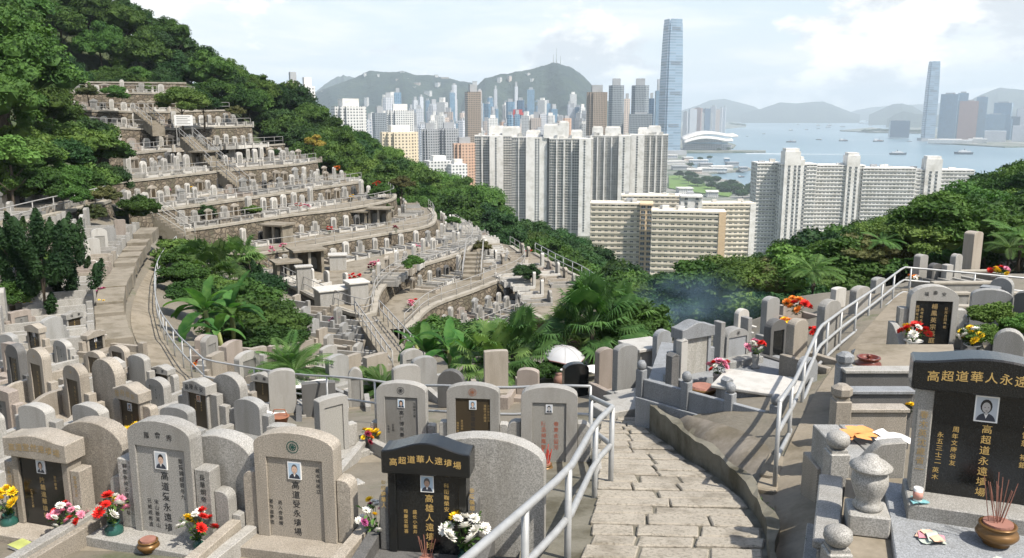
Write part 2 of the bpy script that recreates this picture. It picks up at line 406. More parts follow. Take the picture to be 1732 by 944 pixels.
def hit(px, py, y0=3.5, y1=400, lift=0.):
    r = ray(px, py); Ys = np.geomspace(y0, y1, 900)
    pts = np.outer(Ys/r.y, np.array(r)); dz = pts[:, 2] - Hn(pts[:, :2]) - lift
    i = np.argmax(dz < 0)
    if dz[i] >= 0: i = len(Ys)-1
    a, b = dz[i-1], dz[i]; t = a/(a-b) if i and a > 0 and a != b else 0
    p = pts[i-1]*(1-t) + pts[i]*t
    return Vector((p[0], p[1], H(p[0], p[1])))
hs_m = NT('wooded ground'); P_ = hs_m.pos()
nz = hs_m.noise(P_, .5, 5, .7)
hs_m.set(Base_Color=hs_m.mix(hs_m.ramp(nz, [(.35, C4(0)), (.6, C4(1))]), C4(.02, .03, .012), C4(.055, .075, .028)), Roughness=.9)
hs_m.bump(nz, 1., .6)
near_m = NT('worn ground between graves'); P_ = near_m.pos()
c_ = near_m.mix(near_m.noise(P_, 2.3, 5, .65), C4(.20, .175, .135), C4(.09, .08, .058))
c_ = near_m.mix(near_m.ramp(near_m.noise(P_, .8, 5, .7), [(.56, C4(0)), (.68, C4(.7))]), c_, C4(.06, .075, .03))
near_m.set(Base_Color=c_, Roughness=.9); near_m.bump(near_m.noise(P_, 14, 4), .5, .03)
ny, nx = 190, 190
yy = np.concatenate([np.linspace(-12, 2, 12)[:-1], np.geomspace(3, 1100, ny) - 1]); tt = np.linspace(-1.25, 1.25, nx)
gx = (yy[:, None] + 22) * tt[None, :]; gy = np.repeat(yy[:, None], nx, 1)
gz = Hn(np.stack([gx.ravel(), gy.ravel()], 1))
rows = len(yy)
idx = np.arange(rows*nx).reshape(rows, nx)
Fq = np.stack([idx[:-1, :-1], idx[:-1, 1:], idx[1:, 1:], idx[1:, :-1]], -1).reshape(-1, 4)
V_ = np.stack([gx.ravel(), gy.ravel(), gz], 1)
cen = V_[Fq].mean(1)
def in_cemetery(x, y):
    return ((y < 26) | ((y < 60) & (x < 6) & (x > -60)) | ((y < 40) & (x > 6))) & (x < 60)
mi_ = np.where(in_cemetery(cen[:, 0], cen[:, 1]), 1, 0)
structure(link('hillside_ground', raw_mesh('hillside_ground', V_, Fq, [hs_m.m, near_m.m], True, mi_)))

# ---------- sea, city flats, hills
sm = NT('harbour water'); P_ = sm.pos()
sc_ = sm.n('ShaderNodeMapping', {'Vector': P_, 'Scale': (1, .35, 1)}).outputs[0]
sm.set(Base_Color=sm.mix(sm.ramp(sm.noise(sc_, .0016, 4), [(.4, C4(0)), (.65, C4(1))]), C4(.09, .16, .20), C4(.15, .225, .265)), Roughness=.32)
sm.bump(sm.noise(sc_, .06, 5, .7), .25, 3.)
structure(link('sea', raw_mesh('sea', [(-60000, 700, SEA), (60000, 700, SEA), (60000, 70000, SEA), (-60000, 70000, SEA)], [(0, 1, 2, 3)], sm.m)))
cm = NT('city ground'); P_ = cm.pos()
cm.set(Base_Color=cm.mix(cm.ramp(cm.noise(P_, .012, 5, .7), [(.42, C4(0)), (.6, C4(1))]), C4(.06, .085, .05), C4(.23, .22, .20)), Roughness=.9)
def shore(name, pts, top=3.):
    ol = [tuple(atz(a, b, SEA).xy) if isinstance(a, (int, float)) and b is not None and kind == 'p' else (a, b) for kind, a, b in pts]
    structure(MB().flat(ol, SEA - 4, SEA + top).build(name, cm.m))
p = lambda a, b: ('p', a, b)
w = lambda a, b: ('w', a, b)
shore('city_shore', [w(-3000, 800), w(900, 800), p(1290, 345), p(1285, 321), p(1262, 318), p(1248, 308), p(1215, 305), p(1190, 292), p(1170, 283), p(1160, 266), p(1165, 250), p(1240, 252), p(1245, 246), p(1165, 222), p(1215, 219), p(1262, 215), p(1262, 211), p(1240, 206), p(1165, 204), w(1200, 8200), w(-5000, 8200)])
shore('harbour_pier', [p(1160, 259.5), p(1295, 258.5), p(1295, 256.5), p(1160, 255.5)], 5)
shore('marina_quay', [p(1180, 297), p(1252, 291), p(1270, 288.5), p(1268, 286), p(1240, 287), p(1180, 280)], 4)
shore('kowloon_shore', [p(1566, 232), p(1580, 243), p(1650, 247), p(1700, 250), p(1760, 249), p(1900, 240), p(1900, 212), p(1660, 214), p(1568, 222)], 5)
shore('harbour_spit', [p(1420, 222), p(1470, 225), p(1545, 226), p(1600, 226), p(1600, 219), p(1540, 217), p(1500, 220), p(1475, 217)], 7)
hm = NT('distant hill'); P_ = hm.pos()
hc = hm.mix(hm.ramp(hm.noise(P_, .006, 6, .65), [(.4, C4(0)), (.62, C4(1))]), C4(.012, .028, .026), C4(.032, .052, .036))
hm.set(Base_Color=hc, Roughness=.95); hm.bump(hm.noise(P_, .02, 5, .7), 1., 25.)
HILLP = {}
def hill(name, prof, D, thick, base=SEA-5, rough=.03, seed=0):
    rg = np.random.default_rng(seed)
    px = np.array([a for a, _ in prof], float); py = np.array([b for _, b in prof], float)
    HILLP[name + str(int(D))] = (px, py, D, thick, base)
    us = np.linspace(px[0], px[-1], 150); ht = np.interp(us, px, py)
    top = np.array([tuple(atY(a, b, D)) for a, b in zip(us, ht)])
    hgt = top[:, 2] - base
    k = np.convolve(rg.normal(size=170), np.ones(5)/5, 'same')[:150]
    hgt = hgt * (1 + rough*.4*k)
    vs = np.linspace(-1, 1, 41); V = []
    ph = rg.uniform(0, 6.28, 12)
    for j, v in enumerate(vs):
        spur = sum(np.sin(us*(.02+.017*q) + ph[q] + v*2.2)/(1.5+q*.6) for q in range(9)) * .05
        bell = np.clip((1-abs(v))**1.15 * (1 + spur*(4*abs(v)*(1-abs(v)))*3), 0, 1)
        yv = D + v*thick
        V.append(np.stack([top[:, 0]*(yv/D), np.full(150, yv), base + hgt*bell], 1))
    V = np.concatenate(V); ix = np.arange(41*150).reshape(41, 150)
    F_ = np.stack([ix[:-1, :-1], ix[:-1, 1:], ix[1:, 1:], ix[1:, :-1]], -1).reshape(-1, 4)
    return structure(link(name, raw_mesh(name, V, F_, hm.m, True)))
hill('peak_hill', [(380, 225), (470, 190), (520, 165), (545, 152), (575, 140), (600, 131), (625, 119), (640, 121), (668, 123), (682, 119), (700, 126), (735, 128), (760, 134), (800, 140), (830, 160), (880, 196), (900, 215)], 4300, 1200, seed=3)
hill('summit_hill', [(740, 215), (780, 170), (805, 146), (818, 134), (840, 126), (870, 123), (905, 116), (935, 107), (945, 107), (965, 113), (982, 124), (1000, 142), (1020, 165), (1060, 195), (1090, 212)], 4000, 1100, seed=8)
hill('rear_hill', [(505, 180), (550, 142), (570, 130), (582, 127), (600, 132), (640, 160)], 6800, 1200, seed=4)
hill('island_hill', [(1150, 188), (1180, 178), (1200, 170), (1225, 167), (1245, 172), (1275, 180), (1290, 188)], 12500, 1500, seed=5)
hill('island_hill', [(1255, 193), (1290, 183), (1305, 178), (1320, 173), (1345, 175), (1380, 172), (1395, 172), (1415, 180), (1440, 190), (1455, 194)], 11500, 1300, seed=6)
hill('island_hill', [(1430, 192), (1450, 186), (1475, 181), (1490, 180), (1510, 178), (1545, 177), (1600, 174), (1660, 178)], 14500, 1500, seed=7)
hill('island_hill', [(1470, 194), (1490, 185), (1510, 176), (1525, 175), (1545, 180), (1562, 190), (1575, 196)], 9800, 1000, seed=9)
hill('island_hill', [(1500, 202), (1515, 193), (1528, 188), (1545, 192), (1590, 196), (1610, 202)], 8000, 500, seed=12)
hill('kowloon_hill', [(1560, 205), (1620, 180), (1660, 160), (1690, 148), (1715, 150), (1760, 155), (1850, 140), (1950, 170)], 9500, 1600, seed=10)

# ---------- haze over the whole place
hz = bpy.data.materials.new('air haze'); hz.use_nodes = True
hz.node_tree.nodes.remove(hz.node_tree.nodes['Principled BSDF'])
pv = hz.node_tree.nodes.new('ShaderNodeVolumePrincipled'); pv.inputs['Color'].default_value = (.78, .91, 1., 1); pv.inputs['Density'].default_value = HAZE; pv.inputs['Anisotropy'].default_value = .0
hz.node_tree.links.new(pv.outputs[0], hz.node_tree.nodes['Material Output'].inputs['Volume'])
if HAZE:
    tag(MB().box(-16000, 16000, -30, 17500, SEA-8, 350).build('haze', hz), 'pale blue air haze over the harbour and the far hills', 'haze', None, 'stuff')
# ---------- the terraced cemetery on the left slope
def resample(pts, n):
    pts = np.asarray(pts, float); d = np.r_[0, np.cumsum(np.linalg.norm(np.diff(pts, axis=0), axis=1))]
    u = np.linspace(0, d[-1], n)
    return np.stack([np.interp(u, d, pts[:, k]) for k in range(pts.shape[1])], 1)
def smooth(pts, it=2):
    pts = np.asarray(pts, float)
    for _ in range(it):
        q = [pts[0]]
        for a, b in zip(pts[:-1], pts[1:]): q += [.75*a+.25*b, .25*a+.75*b]
        pts = np.array(q + [pts[-1]])
    return pts
def lipz(z, pl): return smooth([tuple(atz(a, b, z)) for a, b in pl])
def lipY(pl): return smooth([tuple(atY(a, b, Y)) for a, b, Y in pl])
ORD = 'first second third fourth fifth sixth seventh eighth ninth tenth eleventh twelfth thirteenth fourteenth fifteenth sixteenth seventeenth eighteenth nineteenth twentieth'.split()
TENS = {2: 'twenty', 3: 'thirty'}
def ordinal(i):                          # 0-based
    i += 1
    if i <= 20: return ORD[i-1]
    return {30: 'thirtieth', 40: 'fortieth'}.get(i) or {2: 'twenty', 3: 'thirty', 4: 'forty'}[i//10] + '-' + ORD[i % 10 - 1]
TN = ['topmost', 'second', 'third', 'fourth', 'fifth', 'sixth', 'seventh', 'eighth', 'ninth', 'tenth', 'eleventh']
LIPS = [
    lipY([(60, 157, 112), (96, 156, 113), (190, 157, 115), (278, 158, 117), (330, 160, 119)]),
    lipY([(70, 184, 106), (91, 185, 107), (180, 188, 108), (275, 190, 110), (345, 187, 114), (390, 186, 118)]),
    lipY([(140, 213, 99), (190, 216, 100), (270, 219, 102), (335, 216, 106), (426, 213, 114)]),
    lipz(-4.5, [(190, 263), (250, 257), (322, 249.5), (400, 248), (450, 246), (481, 243.5)]),
    lipz(-6.2, [(180, 310), (275, 300), (364, 290), (450, 283), (503, 278), (537, 273)]),
    lipz(-8.0, [(225, 362), (261, 356), (343, 346), (450, 331), (503, 323), (575, 313), (614, 307)]),
    lipz(-9.4, [(270, 394), (350, 385), (420, 374), (480, 365), (513, 361), (565, 356), (606, 350), (640, 344), (667, 337), (671, 330), (660, 322)]),
    lipz(-11.1, [(425, 431), (451, 427), (503, 420), (592, 405), (661, 394), (723, 384), (737, 375), (738, 362), (728, 352)]),
    lipz(-12.3, [(440, 452), (469, 471), (540, 508), (598, 533), (632, 536), (637, 520), (638, 502), (648, 484), (675, 463), (719, 446), (764, 434), (798, 422), (806, 408), (794, 391), (772, 377)]),
    lipz(-13.5, [(690, 556), (702, 545), (719, 525), (743, 511), (795, 494), (850, 472), (876, 462), (893, 448), (890, 432), (866, 416)]),
    lipz(-14.9, [(760, 585), (790, 572), (821, 561), (860, 545), (901, 527), (935, 508)]),
]
cop_m, fl_m, wl_m = M['coping'], M['concrete_lt'], M['rubble']
def loft(A, B, name, mat, kind=True):
    n = 40; a, b = resample(A, n), resample(B, n)
    V = np.concatenate([a, b]); F_ = [(i, i+1, n+i+1, n+i) for i in range(n-1)]
    o = link(name, raw_mesh(name, V, F_, mat))
    return structure(o) if kind else o
def outward(P, sgn=1):                   # plan normals of a lip pointing to its open (downhill) side
    t = np.gradient(P[:, :2], axis=0); t /= np.linalg.norm(t, axis=1)[:, None] + 1e-9
    return np.stack([t[:, 1], -t[:, 0]], 1)
def shift(P, d):                          # + = downhill
    Q = P.copy(); Q[:, :2] += outward(P)*d; return Q
def terrace_wall(L, zb, label, mat=None, cop=.35, n=60, name='retaining_wall', batter=.25):
    P = resample(L, n); zb = np.broadcast_to(np.asarray(zb, float), (n,))
    f = shift(P, batter); f[:, 2] = zb; bk = shift(P, -.4); bb = bk.copy(); bb[:, 2] = zb
    V = np.concatenate([P, f, bk, bb]); F_ = []
    for i in range(n-1):
        F_ += [(i, n+i, n+i+1, i+1), (2*n+i, i, i+1, 2*n+i+1)]
    F_ += [(0, 2*n, 3*n, n), (n-1, 2*n-1, 4*n-1, 3*n-1)]
    o = link(name, raw_mesh(name, V, F_, mat or wl_m)); tag(o, label, 'wall', 'retaining walls of the terraces')
    c = MB()
    a, b = shift(P, .10), shift(P, -cop)
    vs = [tuple(q + np.array([0, 0, h])) for h in (-.14, .06) for q in np.concatenate([a, b])]
    fs = []
    for i in range(n-1): fs += [(2*n+i, 2*n+i+1, 3*n+i+1, 3*n+i), (i, i+1, 2*n+i+1, 2*n+i), (n+i, 3*n+i, 3*n+i+1, n+i+1)]
    fs += [(0, 2*n, 3*n, n), (n-1, 2*n-1, 4*n-1, 3*n-1)]
    c.add(vs, fs); c.build('coping', cop_m, o)
    return o
def railing(pts, label, h=1.0, sp=2.0, r=.03, mat=None, mids=(.5,), name='metal_railing', group='pipe railings along the terraces', rp=None):
    P = np.asarray(pts, float); L = np.linalg.norm(np.diff(P[:, :2], axis=0), axis=1).sum()
    n = max(2, int(round(L/sp))+1); Q = resample(P, n); D = resample(P, max(2, int(L/.5)))
    o = thing(name, label, 'railing', tuple(Q[0]), 0, group); b = Vector(Q[0])
    m = mat or M['steel_old']
    for k in (1.0,)+tuple(mids):
        MB().tube([Vector(q) + Vector((0, 0, h*k)) - b for q in D], r, 7 if r < .026 or h < 1.2 else 8).build('rail', m, o, True)
    pm = MB().tube([(0, 0, -.25), (0, 0, h)], rp or r*.9, 7).mesh('post', m, True)
    for q in Q: link('post', pm, o, Vector(q)-b)
    return o

for i, L in enumerate(LIPS):
    below = LIPS[i+1] if i+1 < len(LIPS) else None
    nm = TN[i]
    # floor of this terrace runs back to the foot of the wall above
    if i == 0: back = resample(L, 40) + np.array([-1.5, 9.5, 0])
    else:
        back = resample(LIPS[8][20:] if i == 9 else LIPS[i-1], 40).copy(); back[:, 2] = resample(L, 40)[:, 2]
    loft(resample(L, 40), back, 'terrace_floor', fl_m)
    zb = (resample(below, 60)[:, 2].max() if below is not None else L[:, 2].min() - 4.5) - .25
    if i == 8: zb = np.where(np.linspace(0, 1, 60) < .42, -16.5, zb)
    terrace_wall(L, zb, f'stained rubble retaining wall with pale coping under the {nm} terrace from the top')
    railing(shift(resample(L, 50), -.2), f'grey pipe railing along the edge of the {nm} terrace from the top', 1.0, 2.4 if i < 6 else 2.1, .027)
# end wall above the topmost terrace, with mesh fence
up = resample(LIPS[0], 40) + np.array([-1.5, 9.5, 1.0]); up[:, 2] = LIPS[0][:, 2].mean() + 1.7
terrace_wall(up[6:34], LIPS[0][:, 2].mean() - .3, 'long grey block wall behind the topmost row of gravestones', M['rubble'])
# the eastern shelf beside the tenth terrace
zE = -13.52
es = [tuple(atz(a, b, zE)) for a, b in [(893, 448), (872, 420), (905, 428), (948, 453), (987, 471), (1021, 497), (1052, 520), (1010, 548), (930, 545), (900, 527)]]
structure(MB().flat([(a, b) for a, b, _ in es], zE-.3, zE).build('terrace_floor', fl_m))
terrace_wall(smooth([es[i] for i in (6, 7, 8, 9)]), -19, 'curved rubble wall in front of the east shelf', cop=.3)
terrace_wall(smooth([es[i] for i in (2, 3, 4, 5, 6)])[::-1], -19, 'outer rubble wall of the east shelf beside the wood', cop=.3)
E_RAIL = smooth([es[i] for i in (2, 3, 4, 5, 6)])
railing(E_RAIL, 'dark pipe railing curving along the wooded east side of the lowest terraces', 1.0, 2.1, .035, M['steel'])
# upper left bench with rocky wall
UL = lipz(-6.2, [(-60, 404), (0, 388), (37, 377), (92, 362), (135, 352), (172, 344), (186, 338)])
ub = resample(UL, 40) + np.array([-7, 9, 0.])
loft(resample(UL, 40), ub, 'terrace_floor', fl_m)
terrace_wall(UL, -10.2, 'rough rocky wall under the high bench at the left edge', M['rubble'], batter=.9)
railing(shift(resample(UL, 40), -.2), 'pale pipe railing on the high bench at the left edge', 1.0, 2.6, .035)

# ---------- hillside gravestones: a few prototypes, then copies
def arch(w, hs, rise, n=8, x0=0.):
    return [(x0+w/2, hs)] + [(x0+w/2*math.cos(PI*k/n), hs + rise*math.sin(PI*k/n)) for k in range(1, n)] + [(x0-w/2, hs)]
def slab_ol(w, hs, rise, n=8): return [(-w/2, 0), (w/2, 0)] + arch(w, hs, rise, n)
PROTO = []
def proto(desc, slabm, panm, w, hs, rise, t=.22, kerb=(1.5, 2.2, .3), kmat=None, wings=None, cap=None, panel=True, roof=False):
    g = thing('hillside_grave', desc, 'grave', (0, 0, -500))
    b = MB().prism(slab_ol(w, hs, rise), 0, t)
    if cap: b.prism([(-w*.62, hs), (w*.62, hs), (w*.58, hs+.12), (0, hs+cap), (-w*.58, hs+.12)], -.05, t+.05)
    b.build('headstone', M[slabm], g)
    if panel: MB().prism(slab_ol(w*.62, hs*.86, rise*.5), -.025, .0).build('inscription_panel', M[panm], g)
    kw, kl, kh = kerb; k = MB()
    for s in (-1, 1): k.box(s*kw/2-.08, s*kw/2+.08, -kl, .1, -.2, kh); k.box(s*kw/2-.11, s*kw/2+.11, -kl-.12, -kl+.1, -.2, kh+.16)
    k.box(-kw/2+.08, kw/2-.08, -kl-.02, -kl+.1, -.2, kh*.6)
    k.build('kerb', M[kmat or slabm], g)
    MB().box(-kw/2+.08, kw/2-.08, -kl+.1, .0, -.2, .06).box(-w*.5, w*.5, -.5, -.002, .06, .2).build('plot_slab', M['concrete_lt' if w < .8 else slabm], g)
    if wings:
        for s in (-1, 1):
            q = MB(); q.prism([(s*(w/2+.02) if s > 0 else -(w/2+.02+wings[0]), 0), (w/2+.02+wings[0] if s > 0 else -(w/2+.02), 0), (w/2+.02+wings[0] if s > 0 else -(w/2+.02), wings[1]), (s*(w/2+.02) if s > 0 else -(w/2+.02+wings[0]), wings[1])], .02, t-.02)
            q.build('wing', M[kmat or slabm], g)
    if roof:
        for s in (-1, 1): MB().box(s*kw/2-.1, s*kw/2+.1, -1.15, -.95, kh, 1.45).build('column', M['concrete_lt'], g)
        MB().box(-kw/2-.1, kw/2+.1, .26, .4, -.2, 1.45).build('back_wall', M['concrete_lt'], g)
        MB().box(-kw/2-.2, kw/2+.2, -1.3, .5, 1.451, 1.57).build('roof', M['concrete_lt'], g)
    freeze(g); PROTO.append((desc, g)); return g
proto('pale round-topped gravestone', 'granite_white', 'panel_light', .72, .95, .3)
proto('white arched gravestone with kerb', 'granite_white', 'panel', .66, 1.15, .22)
proto('grey shouldered gravestone', 'granite', 'panel', .66, 1.1, .2, wings=(.25, .75))
proto('tan gravestone with dark panel', 'granite_warm', 'brown', .8, 1.05, .16, cap=.3)
proto('tall narrow pale gravestone', 'granite_white', 'panel_light', .52, 1.5, .18, t=.3)
proto('grey gabled gravestone', 'granite_grey', 'panel', .78, 1.1, .02, cap=.34, wings=(.22, .6))
proto('dark grey round gravestone', 'granite_dark', 'black', .74, .95, .28, kmat='granite')
proto('roofed concrete tomb shelter', 'granite', 'panel_light', .8, 1.0, .1, kerb=(1.7, 1.9, .3), roof=True)
proto('broad pinkish gravestone', 'pink', 'panel_light', .95, .9, .22, wings=(.3, .6))
WTS = [5, 5, 4, 3, 4, 2.5, 2, .35, 1.5]
GRAVES = []                                # (terrace, row, px, object, desc)
def fwd_rz(nx, ny): return math.atan2(nx, -ny)     # rotate so local -y points along (nx, ny)
def grave_row(curve, off, zfun, spacing, terr, row, skip=0., lim=99, xr=(-40, 1732)):
    P = resample(curve, 200); N = outward(P); d = np.r_[0, np.cumsum(np.linalg.norm(np.diff(P[:, :2], axis=0), axis=1))]
    u = .8; k = 0
    while u < d[-1]-.5 and k < lim:
        j = int(np.searchsorted(d, u)); j = min(j, 199)
        u += spacing*random.uniform(.82, 1.22)
        if random.random() < skip: continue
        x, y = P[j, 0] + N[j, 0]*off, P[j, 1] + N[j, 1]*off
        z = zfun(j) if callable(zfun) else zfun
        q = pix((x, y, z+.7))
        if not (xr[0] < q[0] < xr[1]): continue
        i = random.choices(range(len(PROTO)), WTS)[0]; desc, g = PROTO[i]
        sc = random.uniform(.95, 1.22)*(1. if terr < 5 else .86 if terr < 7 else .74 if row < 4 else 1.)
        o = dup(g, (x, y, z), fwd_rz(N[j, 0], N[j, 1]) + random.uniform(-.05, .05), scale=(sc*random.uniform(.92, 1.08), sc, sc*random.uniform(.88, 1.12)))
        GRAVES.append((terr, row, q[0], o, desc)); k += 1
XR = [(90, 282), (90, 345), (150, 430), (200, 490), (195, 545), (205, 625), (275, 680), (395, 745), (455, 815), (700, 905), (735, 945)]
for i, L in enumerate(LIPS):
    if i == 0: backc = np.array(resample(LIPS[0], 40)) + np.array([-1.5, 9.5, 0])
    else: backc = LIPS[8][20:] if i == 9 else LIPS[i-1]
    zt = resample(L, 200)[:, 2]
    grave_row(backc, 1.15, lambda j: zt[j], 1.62 if i > 3 else 1.2, i, 0, .02, xr=XR[i])
    a, b = resample(L, 60), resample(backc, 60)
    gap = np.median(np.linalg.norm(a[:, :2]-b[:, :2], axis=1))
    if gap > 7.0 and i > 2:
        mid = a*.62 + b*.38 if gap < 13 else a*.68 + b*.32; mid[:, 2] = a[:, 2]
        grave_row(mid, 0, lambda j: zt[j], 2.0, i, 1, .12, xr=XR[i])
grave_row(np.array([es[i] for i in (1, 2, 3, 4, 5, 6)]), 0, zE, 99, 10, 2, lim=0)
eg = smooth([es[i] for i in (2, 3, 4, 5, 6)]); grave_row(eg, 1.6, zE, 2.3, 10, 2, .05)
grave_row(eg, 4.8, zE, 2.6, 10, 3, .15)
grave_row(np.array(resample(UL, 40)) + np.array([-3.5, 5.0, 0.]), 0, -6.2, 1.7, 10, 4, xr=(-30, 128))
from collections import defaultdict
rows_ = defaultdict(list)
for t_, r_, x_, o_, d_ in GRAVES: rows_[(t_, r_)].append((x_, o_, d_))
for (t_, r_), lst in rows_.items():
    lst.sort(key=lambda q: q[0])
    where = {0: f'by the {TN[t_]} terrace wall' if t_ else 'in the topmost row', 1: f'along the {TN[t_]} terrace railing', 2: 'by the east shelf railing', 3: 'inside the east shelf', 4: 'on the high left bench'}[r_]
    grp = {0: f'graves along the wall of the {TN[t_]} terrace', 1: f'front graves of the {TN[t_]} terrace', 2: 'outer graves of the east shelf', 3: 'inner graves of the east shelf', 4: 'graves on the high left bench'}[r_]
    for k, (x_, o_, d_) in enumerate(lst):
        o_['label'] = f'{d_}, {ordinal(k)} from left {where}'; o_['group'] = grp
for d_, g in PROTO:
    for c in list(g.children): bpy.data.objects.remove(c)
    bpy.data.objects.remove(g)
print('hillside graves', len(GRAVES), [sum(1 for g in GRAVES if g[0] == k) for k in range(11)])

# ---------- flights of steps with railings on the slope
def stair(A, B, width, label, rail_label=None, n=None, mat=None, rails=(1, -1)):
    A, B = Vector(A), Vector(B); d = B - A; hz_ = Vector((d.x, d.y, 0)); Lh = hz_.length; hz_.normalize(); sd_ = Vector((hz_.y, -hz_.x, 0))
    n = n or max(3, int(abs(d.z)/.18)); m = MB()
    lo = min(A.z, B.z) - .6
    for i in range(n):
        p0 = A + hz_*(Lh*i/n); p1 = A + hz_*(Lh*(i+1)/n); z = max(A.z + d.z*i/n, A.z + d.z*(i+1)/n)
        q = [p0+sd_*width/2, p1+sd_*width/2, p1-sd_*width/2, p0-sd_*width/2]
        m.flat([(v.x, v.y) for v in q], z-1.2, z)
    o = m.build('stone_steps', mat or M['concrete_lt']); tag(o, label, 'steps', 'flights of steps between terraces')
    for s in rails:
        pts = [A + sd_*(s*width/2) + Vector((0, 0, .1)), B + sd_*(s*width/2) + Vector((0, 0, .1))]
        railing([tuple(p) for p in pts], f'sloping pipe handrail on the {"right" if s > 0 else "left"} of {rail_label}', .95, 1.8, .035)
    return o
def up_to(px0, py0, z0, px1, py1, z1):
    return tuple(atz(px0, py0, z0)), tuple(atz(px1, py1, z1))
stair(*up_to(372, 284, -5.9, 316, 232, -3.0), 1.6, 'concrete steps climbing left between upper terraces below the white notice board', 'the steps under the notice board')
stair(*up_to(412, 318, -7.6, 378, 290, -6.1), 1.5, 'short concrete steps between fifth and sixth terraces', 'the short steps by the fifth terrace')
stair(atY(268, 215, 99), atY(236, 190, 105), 1.4, 'steep steps climbing to the second terrace near its middle', 'the steep top steps')
stair(*up_to(322, 402, -9.6, 268, 366, -8.0), 1.5, 'steps descending right behind the bright round shrub', 'the steps behind the round shrub')
stair(*up_to(798, 472, -13.4, 803, 426, -12.2), 1.5, 'straight steep steps against the wall under the ninth terrace', 'the steep wall steps')
stair(*up_to(692, 632, -11.2, 622, 538, -12.2), 1.4, 'railed stone steps beside banana plants leading to the ninth terrace', 'the steps beside the banana plants', 16)
stair(*up_to(920, 535, -14.9, 912, 505, -13.6), 1.6, 'short wide steps down from the east shelf', 'the east shelf steps', rails=())
# notice board on posts
nb = atY(311, 214, 100)
g = thing('notice_board', 'white notice board on posts above the concrete steps', 'sign', nb, 0)
MB().box(-1.05, 1.05, -.04, .04, .1, 1.3).build('board', M['white'], g)
q = MB()
for k in range(5): q.box(-.8, .8 - .3*(k % 2), -.046, -.041, .28+.2*k, .34+.2*k)
q.build('lettering', M['panel'], g)
for s in (-.9, .9): MB().tube([(s, .05, -1.6), (s, .05, 1.2)], .05).build('post', M['steel_old'], g)
# low sheds on the ninth and tenth floors
def shed(px, py, z, w, dpt, h, rz, label, grp='concrete tomb shelters'):
    p = atz(px, py, z); g = thing('tomb_shelter', label, 'tomb shelter', p, rz, grp)
    m = MB()
    m.box(-w/2, w/2, dpt-.2, dpt, -.2, h).box(-w/2, -w/2+.2, 0, dpt-.2, -.2, h).box(w/2-.2, w/2, 0, dpt-.2, -.2, h); m.build('wall', M['concrete_lt'], g)
    MB().box(-.1, .1, .02, .18, -.2, h).build('pillar', M['coping'], g)
    MB().box(-w/2-.2, w/2+.2, -.35, dpt+.2, h, h+.14).build('roof', M['concrete_lt'], g)
    for s in (-1, 1): MB().prism(slab_ol(.7, .8, .2), dpt-.5, dpt-.3, 0, Matrix.Translation((s*w/4, 0, 0))).build('headstone', M['granite'], g)
    return g
shed(462, 410, -9.4+-1.6, 2.0, 1.5, 1.4, -.35, 'flat-roofed concrete tomb shelter with two openings above eighth railing')
shed(640, 380, -11.05, 2.0, 1.4, 1.5, -.1, 'larger flat-roofed tomb shelter near the right end of eighth terrace')
shed(607, 380, -11.05, 1.5, 1.3, 1.2, -.1, 'smaller tomb shelter beside the larger one on eighth terrace')
shed(525, 462, -12.25, 2.2, 1.8, 1.7, .5, 'tall concrete tomb shelter in the hollow of the ninth terrace')
shed(488, 470, -12.25, 1.6, 1.4, 1.1, .5, 'low dark-roofed tomb shelter left of the tall one in hollow')
def slabbox(px, py, z, w, d, h, rz, label, mat='granite_white'):
    g = thing('stone_chest', label, 'tomb', atz(px, py, z), rz, 'box tombs in the hollow')
    MB().box(-w/2, w/2, -d/2, d/2, -.3, h).build('chest', M['granite'] if mat == 'granite_white' else M[mat], g, bevel=.02)
    MB().box(-w/2-.1, w/2+.1, -d/2-.1, d/2+.1, h, h+.12).build('lid', M[mat], g, bevel=.02)
slabbox(515, 490, -12.28, 1.0, .5, 1.6, .4, 'upright white stone panel standing at left of hollow')
slabbox(565, 512, -12.28, 2.2, 1.4, .9, .5, 'long white-topped box tomb in the hollow')
slabbox(604, 512, -12.28, 1.2, 1.2, 1.35, .5, 'tall white box tomb beside the forking path')
slabbox(572, 455, -12.28, 1.3, 1.0, 1.1, .2, 'small pale box tomb with overhanging lid under eighth wall')
# ---------- vegetation
def leaf_cards(C, N, size, rg, jit=.9, aspect=.55):
    """one folded leaf spray per point: quads at C, facing roughly N"""
    n = len(C)
    D = N + rg.normal(scale=jit, size=(n, 3)); D /= np.linalg.norm(D, axis=1)[:, None]
    A = np.cross(D, rg.normal(size=(n, 3))); A /= np.linalg.norm(A, axis=1)[:, None]
    B = np.cross(D, A)
    sz = (size*rg.uniform(.6, 1.35, n))[:, None]
    a, b = A*sz, B*sz*aspect
    V = np.stack([C - a, C - b*1. + D*sz*.12, C + a, C + b*1. + D*sz*.12], 1).reshape(-1, 3)
    F_ = np.arange(4*n).reshape(n, 4)
    return V, F_
def ico():
    bm = bmesh.new(); bmesh.ops.create_icosphere(bm, subdivisions=2, radius=1)
    V = np.array([v.co[:] for v in bm.verts]); F_ = np.array([[v.index for v in f.verts] for f in bm.faces]); bm.free(); return V, F_
IV, IF = ico()
